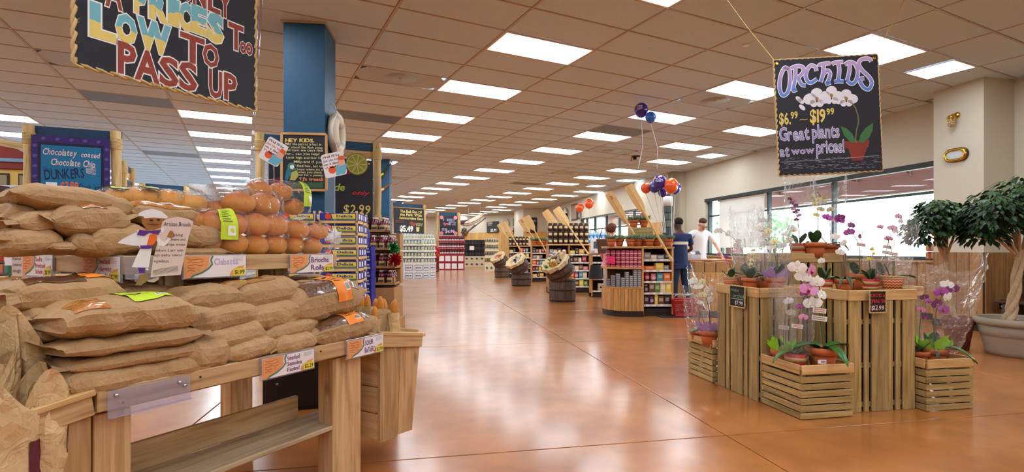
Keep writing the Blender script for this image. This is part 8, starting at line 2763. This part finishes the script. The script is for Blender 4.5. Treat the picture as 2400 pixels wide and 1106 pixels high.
# hung on the back wall: chalk boards, ship wheels, clock, a model boat
wn = V((-(bk1 - bk0).normalized().y, (bk1 - bk0).normalized().x, 0))
wang = math.atan2((bk1 - bk0).y, (bk1 - bk0).x)
def back(px, py):
 r = (px - CXP) / F
 d = (bk1 - bk0)
 s = (r * bk0.y - bk0.x) / (d.x - r * d.y)
 p = bk0 + d * s
 return V((p.x, p.y, EYE - (py - HZ) / F * p.y))
def wall_board(label, px0, px1, py0, py1, m, lines, frame=None, cat='sign'):
 a, b2, c = back(px0, py1), back(px1, py1), back(px0, py0)
 t = thing('wall_sign', label, cat)
 w, h = (b2 - a).length, c.z - a.z
 t.matrix_basis = Matrix.Translation(a - wn * .08) @ Matrix.Rotation(wang, 4, 'Z')
 MB().box(0, w, -.02, .02, 0, h, 0, .005).build('board', m, t)
 if frame:
  MB().box(-.04, w + .04, -.01, .03, -.04, h + .04, 0, .005).build('frame', frame, t)
 for s, u, v, ww, hh, mm in lines:
  mb = MB(); write(mb, s, u * w, v * h, ww * w, hh * h, .024, 0, .03, .05); mb.build('lettering', mm, t)
 return t
wall_board('dark green chalk board on the back wall beside the paddles', 1143, 1170, 520, 546, mat((50, 58, 50), .7), [('$2.99', .35, .12, .5, .24, m_white)])
mb = MB(); scrawl(mb, .06, .5, .55, .3, 3, .024, 6); mb.build('lettering', m_pinkc, bpy.data.objects['wall_sign'])
wall_board('framed dark picture high on the back wall over the boat', 1082, 1098, 517, 526, m_dark, [], m_brick, 'picture')
wall_board('small framed picture on the back wall by the clock', 1205, 1217, 514, 528, mat((110, 110, 100), .7), [], m_dark, 'picture')
wall_board('tall framed picture on the back wall left of the red display', 1007, 1021, 521, 548, mat((140, 150, 146), .7), [], m_ink, 'picture')
def wheel(label, px, py, r):
 c = back(px, py)
 t = thing('ship_helm', label, 'ship wheel', c - wn * .1, wang)
 m = mat((64, 40, 30), .5)
 MB().surf(lambda u, v: V(((r + .06 * r * 2 * math.cos(2 * PI * v)) * math.cos(2 * PI * u), .05 * math.sin(2 * PI * v), (r + .12 * r * math.cos(2 * PI * v)) * math.sin(2 * PI * u))), 28, 6, 0, True, True).build('rim', m, t)
 MB().lathe([(0, .05), (.2 * r, .04), (.22 * r, -.04)], 14).build('hub', m, t).matrix_basis = Matrix.Rotation(PI / 2, 4, 'X')
 for k in range(8):
  a = 2 * PI * k / 8
  MB().tube([(0, 0, 0), (r * .7 * math.cos(a), 0, r * .7 * math.sin(a)), (r * 1.4 * math.cos(a), 0, r * 1.4 * math.sin(a))], [.03, .03, .04], 6).build('spoke', m, t)
wheel('dark ship wheel on the back wall below the model boat', 1090, 544, .26)
wheel('dark ship wheel on the back wall beside the farther paddles', 1211, 541, .2)
c = back(1187, 524)
ck = thing('wall_clock', 'round white wall clock on the back wall behind the paddles', 'clock', c - wn * .08, wang)
MB().lathe([(0, .02), (.3, .02), (.33, .04), (.34, 0)], 28).build('case', mat((206, 196, 170), .5), ck).matrix_basis = Matrix.Rotation(PI / 2, 4, 'X')
mb = MB(); stroke(mb, [(0, 0), (.02, .2)], .03, .025); stroke(mb, [(0, 0), (.14, .02)], .03, .025); mb.build('hand', m_ink, ck)
Yb = 27
bo_ = thing('model_boat', 'white and red model boat hung by wires with crossed oars near the back wall', 'model boat', P(1112, 514, Yb), .5)
bo_.matrix_basis = Matrix.Translation(P(1112, 514, Yb)) @ Matrix.Rotation(.95, 4, 'Z') @ Matrix.Rotation(-.38, 4, 'Y') @ Matrix.Rotation(.2, 4, 'X')
def hull(u, v):
 x = (u - .5) * 1.7
 w = .2 * (1 - (2 * u - 1) ** 4) ** .8 * (1 if u < .9 else (1 - u) * 10) + .004
 a = PI * v
 return V((x, -w * math.cos(a), -.22 * math.sin(a) * (1 - .55 * abs(2 * u - 1) ** 2.5) + .05 * (2 * u - 1) ** 2))
MB().surf(hull, 16, 10, 0, True).build('hull', mat((210, 206, 200), .35), bo_)
MB().surf(lambda u, v: hull(u, .3 + .4 * v) * 1.015, 16, 6, 0, True).build('red_keel', mat((104, 30, 26), .4), bo_)
MB().surf(lambda u, v: V(((u - .5) * 1.66, (v - .5) * .36 * (1 - (2 * u - 1) ** 4), .02 + .05 * (2 * u - 1) ** 2)), 12, 2, 0, True).build('deck', mat((170, 130, 84), .5), bo_)
bi_ = bo_.matrix_basis.inverted()
for x in (-.5, .5):
 p = bo_.matrix_basis @ V((x, 0, .02))
 MB().tube([(x, 0, .02), bi_ @ V((p.x, p.y, CEIL - .003))], .008, 4).build('wire', m_bar, bo_)
for s, dz in ((-1, -.42), (1, -.36)):
 MB().tube([(-1.1 + .2 * s, -.1, dz - .05), (.6 + .5 * s, .1, dz + .04)], .03, 6).build('oar', mat((90, 60, 46), .5), bo_)
 MB().box(-1.3 + .2 * s, -.95 + .2 * s, -.14, -.1, dz - .12, dz + .02, 0, .01).build('oar_blade', mat((90, 60, 46), .5), bo_)
 MB().tube([(.0, 0, -.18), (.0, -.02, dz)], .008, 4).build('wire', m_bar, bo_)
# hung on the bay and the far window wall
tb2 = thing('wall_sign', 'tall black chalk board on the far bay beside the life ring', 'sign')
tb2.matrix_basis = Matrix.Translation(S(6.75, 30.15, 2.1)) @ Matrix.Rotation(YAW, 4, 'Z')
MB().box(0, .62, -.02, .02, 0, .92, 0, .005).build('board', m_chalk, tb2)
mb = MB(); scrawl(mb, .08, .55, .46, .25, 3, .024, 2); scrawl(mb, .12, .2, .36, .2, 3, .024, 5); mb.build('lettering', m_pinkc, tb2)
def on_far(px, py):
 r = (px - CXP) / F
 o = SN * (A1 - .04)
 b_ = (r * o.y - o.x) / (SD.x - r * SD.y)
 p = S(A1 - .04, b_)
 return V((p.x, p.y, EYE - (py - HZ) / F * p.y))
for k, (px, py, w, h) in enumerate(((1346, 497, .9, .8), (1358, 505, .4, .3), (1344, 536, .4, .4), (1357, 534, .4, .4))):
 p = on_far(px, py)
 t = thing('wall_picture', 'framed picture on the far window wall, ' + ['large slatted one', 'small upper one', 'small lower one by the ring', 'small lower one by the window'][k], 'picture')
 t.matrix_basis = Matrix.Translation(p) @ Matrix.Rotation(YAW - PI / 2, 4, 'Z')
 MB().box(-w / 2, w / 2, -.02, .03, -h / 2, h / 2, 0, .01).build('frame', mat((74, 58, 44), .6), t)
 MB().box(-w / 2 + .06, w / 2 - .06, -.026, -.018, -h / 2 + .06, h / 2 - .06).build('picture', mat((150, 136, 110), .6), t)
p = on_far(1327, 505)
lr = thing('life_ring', 'white and black life ring on the far window wall', 'life ring')
lr.matrix_basis = Matrix.Translation(p - SN * .1) @ Matrix.Rotation(YAW - PI / 2, 4, 'Z')
MB().surf(lambda u, v: V(((.3 + .09 * math.cos(2 * PI * v)) * math.cos(2 * PI * u), .08 * math.sin(2 * PI * v), (.3 + .09 * math.cos(2 * PI * v)) * math.sin(2 * PI * u))), 30, 10, 0, True, True).build('ring', m_white, lr)
for k in range(4):
 a = PI / 2 * k
 MB().surf(lambda u, v: V(((.3 + .095 * math.cos(2 * PI * v)) * math.cos(a + (u - .5) * .5), .085 * math.sin(2 * PI * v), (.3 + .095 * math.cos(2 * PI * v)) * math.sin(a + (u - .5) * .5))), 4, 10, 0, True, True).build('ring_band', m_dark, lr)
# ================================================================== PEOPLE
def skin(name, pts, edges, mt, parent, lvl=1, root=0):
 """one continuous skin grown over joints: pts = {key: (x, y, z, r)}"""
 keys = list(pts)
 me = bpy.data.meshes.new(name)
 me.from_pydata([pts[k][:3] for k in keys], [(keys.index(a), keys.index(b)) for a, b in edges], [])
 o = bpy.data.objects.new(name, me)
 COL.objects.link(o)
 md = o.modifiers.new('skin', 'SKIN')
 for i, k in enumerate(keys):
  r = pts[k][3]
  me.skin_vertices[0].data[i].radius = r if isinstance(r, tuple) else (r, r)
  me.skin_vertices[0].data[i].use_root = i == root
 s = o.modifiers.new('smooth', 'SUBSURF')
 s.levels = s.render_levels = lvl
 md.use_smooth_shade = True
 dg = bpy.context.evaluated_depsgraph_get()
 dg.update()
 nm = bpy.data.meshes.new_from_object(o.evaluated_get(dg))
 o.modifiers.clear()
 o.data = nm
 bpy.data.meshes.remove(me)
 nm.materials.clear()
 nm.materials.append(mt)
 if parent: o.parent = parent
 return o
def hand(pts, edges, w, d, side, tag_):
 """palm, four unequal bent fingers and a thumb from the side of the palm"""
 d = d.normalized()
 s = d.cross(V((0, 1, .2))).normalized()
 n = s.cross(d)
 pts[tag_ + 'palm'] = (*(w + d * .06), .03)
 for k, l in enumerate((.065, .075, .07, .055)):
  b = w + d * .085 + s * (.025 - .017 * k)
  m = b + d * l * .55 - n * .01
  e = m + d * l * .4 - n * .022
  pts[tag_ + 'a%d' % k], pts[tag_ + 'b%d' % k], pts[tag_ + 'c%d' % k] = (*b, .01), (*m, .009), (*e, .007)
  edges += [(tag_ + 'palm', tag_ + 'a%d' % k), (tag_ + 'a%d' % k, tag_ + 'b%d' % k), (tag_ + 'b%d' % k, tag_ + 'c%d' % k)]
 b = w + d * .035 + s * side * .035
 m = b + d * .03 + s * side * .025
 pts[tag_ + 't0'], pts[tag_ + 't1'] = (*b, .012), (*m, .009)
 edges += [(tag_ + 'palm', tag_ + 't0'), (tag_ + 't0', tag_ + 't1')]
def person(label, loc, rz, m_skin, m_top, m_leg, m_hair, lean=0.0, nod=0.0, arms=None, sleeve=.55, scale=1.0, hair='short', legs=None, slim=1.0):
 t = thing('person', label, 'person', loc, rz)
 t.scale = (scale,) * 3
 L_ = lambda y, z: V((0, y - math.sin(lean) * max(0, z - .95), .95 + (z - .95) * math.cos(lean) if z > .95 else z))
 P_ = {}
 def j(k, x, y, z, r):
  p = L_(y, z)
  P_[k] = (x, p.y, p.z, r)
 j('pelvis', 0, 0, .95, (.13 * slim, .09))
 j('waist', 0, 0, 1.12, (.11 * slim, .075))
 j('chest', 0, -.0, 1.32, (.125 * slim, .085))
 j('collar', 0, .01, 1.44, (.075 * slim, .06))
 j('neck', 0, .0, 1.495, .058)
 nk = V(P_['neck'][:3])
 hd = V((0, -math.sin(lean + nod), math.cos(lean + nod)))
 for k, dd, r in (('jaw', .06, (.074, .086)), ('brow', .145, (.084, .104)), ('crown', .22, (.066, .08))):
  p = nk + hd * dd + V((0, -.018, 0))
  P_[k] = (p.x, p.y, p.z, r)
 E_ = [('pelvis', 'waist'), ('waist', 'chest'), ('chest', 'collar'), ('collar', 'neck'), ('neck', 'jaw'), ('jaw', 'brow'), ('brow', 'crown')]
 arms = arms or {}
 for s, sd in ((1, 'l'), (-1, 'r')):
  j('sh' + sd, .17 * s * slim, .01, 1.41, .04)
  el, wr_ = arms.get(sd, ((.24 * s, .03, 1.12), (.24 * s, -.06, .88)))
  P_['el' + sd] = (*el, .042)
  P_['wr' + sd] = (*wr_, .029)
  E_ += [('collar', 'sh' + sd), ('sh' + sd, 'el' + sd), ('el' + sd, 'wr' + sd)]
  w = V(wr_)
  hand(P_, E_, w, w - V(el), s, 'h' + sd)
  E_.append(('wr' + sd, 'h' + sd + 'palm'))
  kn, an = (legs or {}).get(sd, ((.1 * s, -.02, .5), (.11 * s, .02, .09)))
  P_['hip' + sd] = (.09 * s * slim, 0, .88, .095)
  P_['kn' + sd] = (*kn, .062)
  P_['an' + sd] = (*an, .042)
  P_['toe' + sd] = (an[0] + .02 * s, an[1] - .15, .035, .035)
  E_ += [('pelvis', 'hip' + sd), ('hip' + sd, 'kn' + sd), ('kn' + sd, 'an' + sd), ('an' + sd, 'toe' + sd)]
 body = skin('body', P_, E_, m_skin, t, 1)
 g = lambda k, f: (*P_[k][:3], tuple(x + f for x in P_[k][3]) if isinstance(P_[k][3], tuple) else P_[k][3] + f)
 sp = {k: g(k, .034 if k[:2] == 'sh' else .045) for k in ('pelvis', 'waist', 'chest', 'collar', 'shl', 'shr')}
 sp['hem'] = (0, P_['pelvis'][1], .86, (.15 * slim, .12))
 sp['pelvis'] = (*P_['pelvis'][:3], (.16 * slim, .125))
 se = [('hem', 'pelvis'), ('pelvis', 'waist'), ('waist', 'chest'), ('chest', 'collar'), ('collar', 'shl'), ('collar', 'shr')]
 for sd in 'lr':
  a, b = V(P_['sh' + sd][:3]), V(P_['el' + sd][:3])
  c = V(P_['wr' + sd][:3])
  e = a.lerp(b, min(1, sleeve * 1.3))
  sp['sl' + sd] = (*e, .066)
  se.append(('sh' + sd, 'sl' + sd))
  if sleeve > .9:
   sp['cuff' + sd] = (*b.lerp(c, .9), .042)
   se.append(('sl' + sd, 'cuff' + sd))
 skin('shirt', sp, se, m_top, t, 1)
 lp_ = {'pelvis': (0, 0, .97, .1)}
 le = []
 for sd in 'lr':
  lp_['hip' + sd] = (P_['hip' + sd][0] * .95, 0, .8, .1); lp_['kn' + sd] = g('kn' + sd, .022); lp_['an' + sd] = g('an' + sd, .03)
  le += [('pelvis', 'hip' + sd), ('hip' + sd, 'kn' + sd), ('kn' + sd, 'an' + sd)]
  sh = MB()
  an, to = V(P_['an' + sd][:3]), V(P_['toe' + sd][:3])
  sh.ell((0, -.07, .045), (.048, .14, .05), 12, 8)
  o = sh.build('shoe', mat((40, 34, 34), .5), t)
  o.matrix_basis = Matrix.Translation(V((an.x + .005, an.y, 0)))
 skin('trousers', lp_, le, m_leg, t, 1)
 # head details in the frame of the head
 f = hd.cross(V((1, 0, 0))).normalized()
 if f.y > 0: f = -f
 H = Matrix(((1, 0, 0, 0), (0, -f.y, hd.y, 0), (0, -f.z, hd.z, 0), (0, 0, 0, 1)))
 c = V(P_['brow'][:3])
 HM = Matrix.Translation(c) @ H
 def hp_(n, mb, m):
  o = mb.build(n, m, t); o.matrix_basis = HM; return o
 hp_('nose', MB().ell((0, -.1, -.025), (.013, .02, .024), 8, 6), m_skin)
 for s in (-1, 1):
  hp_('ear', MB().ell((.079 * s, .01, -.02), (.01, .02, .03), 8, 6), m_skin)
  hp_('eye', MB().ell((.031 * s, -.09, .0), (.013, .009, .008), 8, 6), m_white)
  hp_('pupil', MB().ell((.031 * s, -.098, .0), (.006, .004, .006), 6, 5), m_ink)
  hp_('eyebrow', MB().box(.031 * s - .017, .031 * s + .017, -.1, -.092, .018, .025), m_hair)
 hp_('mouth', MB().ell((0, -.088, -.068), (.024, .008, .006), 8, 5), mat((160, 90, 84), .5))
 def hair_fn(p):
  k = 1.0
  if p.y < -.25 and p.z < .45: k = .8
  return p * k
 if hair == 'short':
  hp_('hair', MB().ell((0, .022, .045), (.086, .1, .082), 16, 10, 0, None, hair_fn), m_hair)
 elif hair == 'crop':
  hp_('hair', MB().ell((0, .03, .05), (.084, .092, .072), 16, 10, 0, None, hair_fn), m_hair)
 elif hair == 'curly':
  q = random.Random(4)
  hp_('hair', MB().ell((0, .02, .02), (.125, .12, .12), 20, 14, 0, None, lambda p: p * (1 + .16 * noise.noise(p * 6)) * (.82 if p.y < -.35 and p.z < .4 else 1)), m_hair)
 elif hair == 'cap':
  hp_('cap', MB().ell((0, .01, .05), (.1, .11, .075), 16, 10), m_hair)
  hp_('cap_brim', MB().ell((0, -.12, .04), (.07, .07, .008), 12, 6), m_hair)
 return t, HM, P_
sk1 = mat((226, 170, 142), .5, sss=.1)
sk2 = mat((92, 56, 40), .5)
m_teew = mat((240, 240, 240), .8)
m_teen = mat((20, 40, 86), .8)
m_jean = mat((38, 54, 84), .85, var=.2, bs=30)
m_hairb = mat((70, 50, 38), .8)
m_hairk = mat((20, 18, 18), .8)
Ym = 11.45
man, HM, Pm = person('cashier in a white shirt and glasses leaning over the checkout counter', V(((1636 - CXP) / F * Ym, Ym, 0)), .1, sk1, m_teew, m_jean, m_hairb, .2, .5, {'l': ((.34, -.08, 1.18), (.37, -.28, .96)), 'r': ((-.3, -.06, 1.17), (-.26, -.3, .99))}, .62, 1.06, 'crop', None, 1.15)
for s in (-1, 1):
 o = MB().tube([(.031 * s + .02 * math.cos(2 * PI * k / 14), -.104, .0 + .014 * math.sin(2 * PI * k / 14)) for k in range(15)], .0025, 5).build('glasses', m_ink, man); o.matrix_basis = HM
 o = MB().tube([(.05 * s, -.104, .004), (.082 * s, -.0, .004)], .0025, 5).build('glasses_arm', m_ink, man); o.matrix_basis = HM
o = MB().box(-.07, -.03, -.146, -.14, 1.22, 1.28, 0, .002).build('badge', mat((180, 186, 190), .4), man)
Yn = 9.9
cus, HM, Pn = person('customer in a navy shirt with a pale chest stripe, seen from behind at the checkout', V(((1594 - CXP) / F * Yn, Yn, 0)), PI + .25, sk2, m_teen, m_jean, m_hairk, .05, .12, {'l': ((.3, -.02, 1.16), (.26, -.25, 1.1)), 'r': ((-.28, -.04, 1.16), (-.2, -.26, 1.08))}, .6, 1.0, 'short', {'l': ((.12, -.03, .5), (.15, .03, .09)), 'r': ((-.1, .03, .5), (-.13, .1, .09))}, 1.1)
band = MB()
def bfn(u, v):
 a = 2 * PI * u
 x, y = math.cos(a), math.sin(a)
 return V((.166 * math.copysign(abs(x) ** .8, x), .124 * math.copysign(abs(y) ** .8, y) - .025, 1.25 + .055 * v))
band.surf(lambda u, v: bfn(u, v), 32, 1, 0, True)
band.build('chest_stripe', mat((222, 210, 196), .8), cus)
Yw_ = 11.3
wom, HM, Pw = person('shopper with curly brown hair, pink top and pale trousers behind the end display', V(((1427 - CXP) / F * Yw_, Yw_, 0)), PI / 2 + .4, sk1, mat((226, 150, 150), .8), mat((214, 200, 182), .8), mat((96, 52, 34), .9), .05, .2, None, .95, .97, 'curly', None, .95)
hb = thing('shoulder_bag', 'brown leather shoulder bag worn by the shopper in pink', 'bag', V(((1416 - CXP) / F * 11.0, 11.0, zat(594, 11.0))))
MB().surf(lambda u, v: V((.17 * math.cos(2 * PI * v) * (.75 + .25 * u), .07 * math.sin(2 * PI * v), .3 * u)), 6, 18, 0, True, True).build('body', mat((92, 66, 50), .6), hb)
MB().tube([(-.12, 0, .28), (0, .05, .62), (.12, 0, .28)], .012, 6).build('strap', mat((92, 66, 50), .6), hb)
Yq = 26.5
red, HM, Pr = person('far shopper in a red top and pale blue cap bending at the red bottle display', V(((1024 - CXP) / F * Yq, Yq, 0)), -1.9, sk1, mat((176, 20, 34), .8), mat((120, 30, 30), .8), mat((150, 170, 206), .8), .5, .1, None, .95, .95, 'cap')
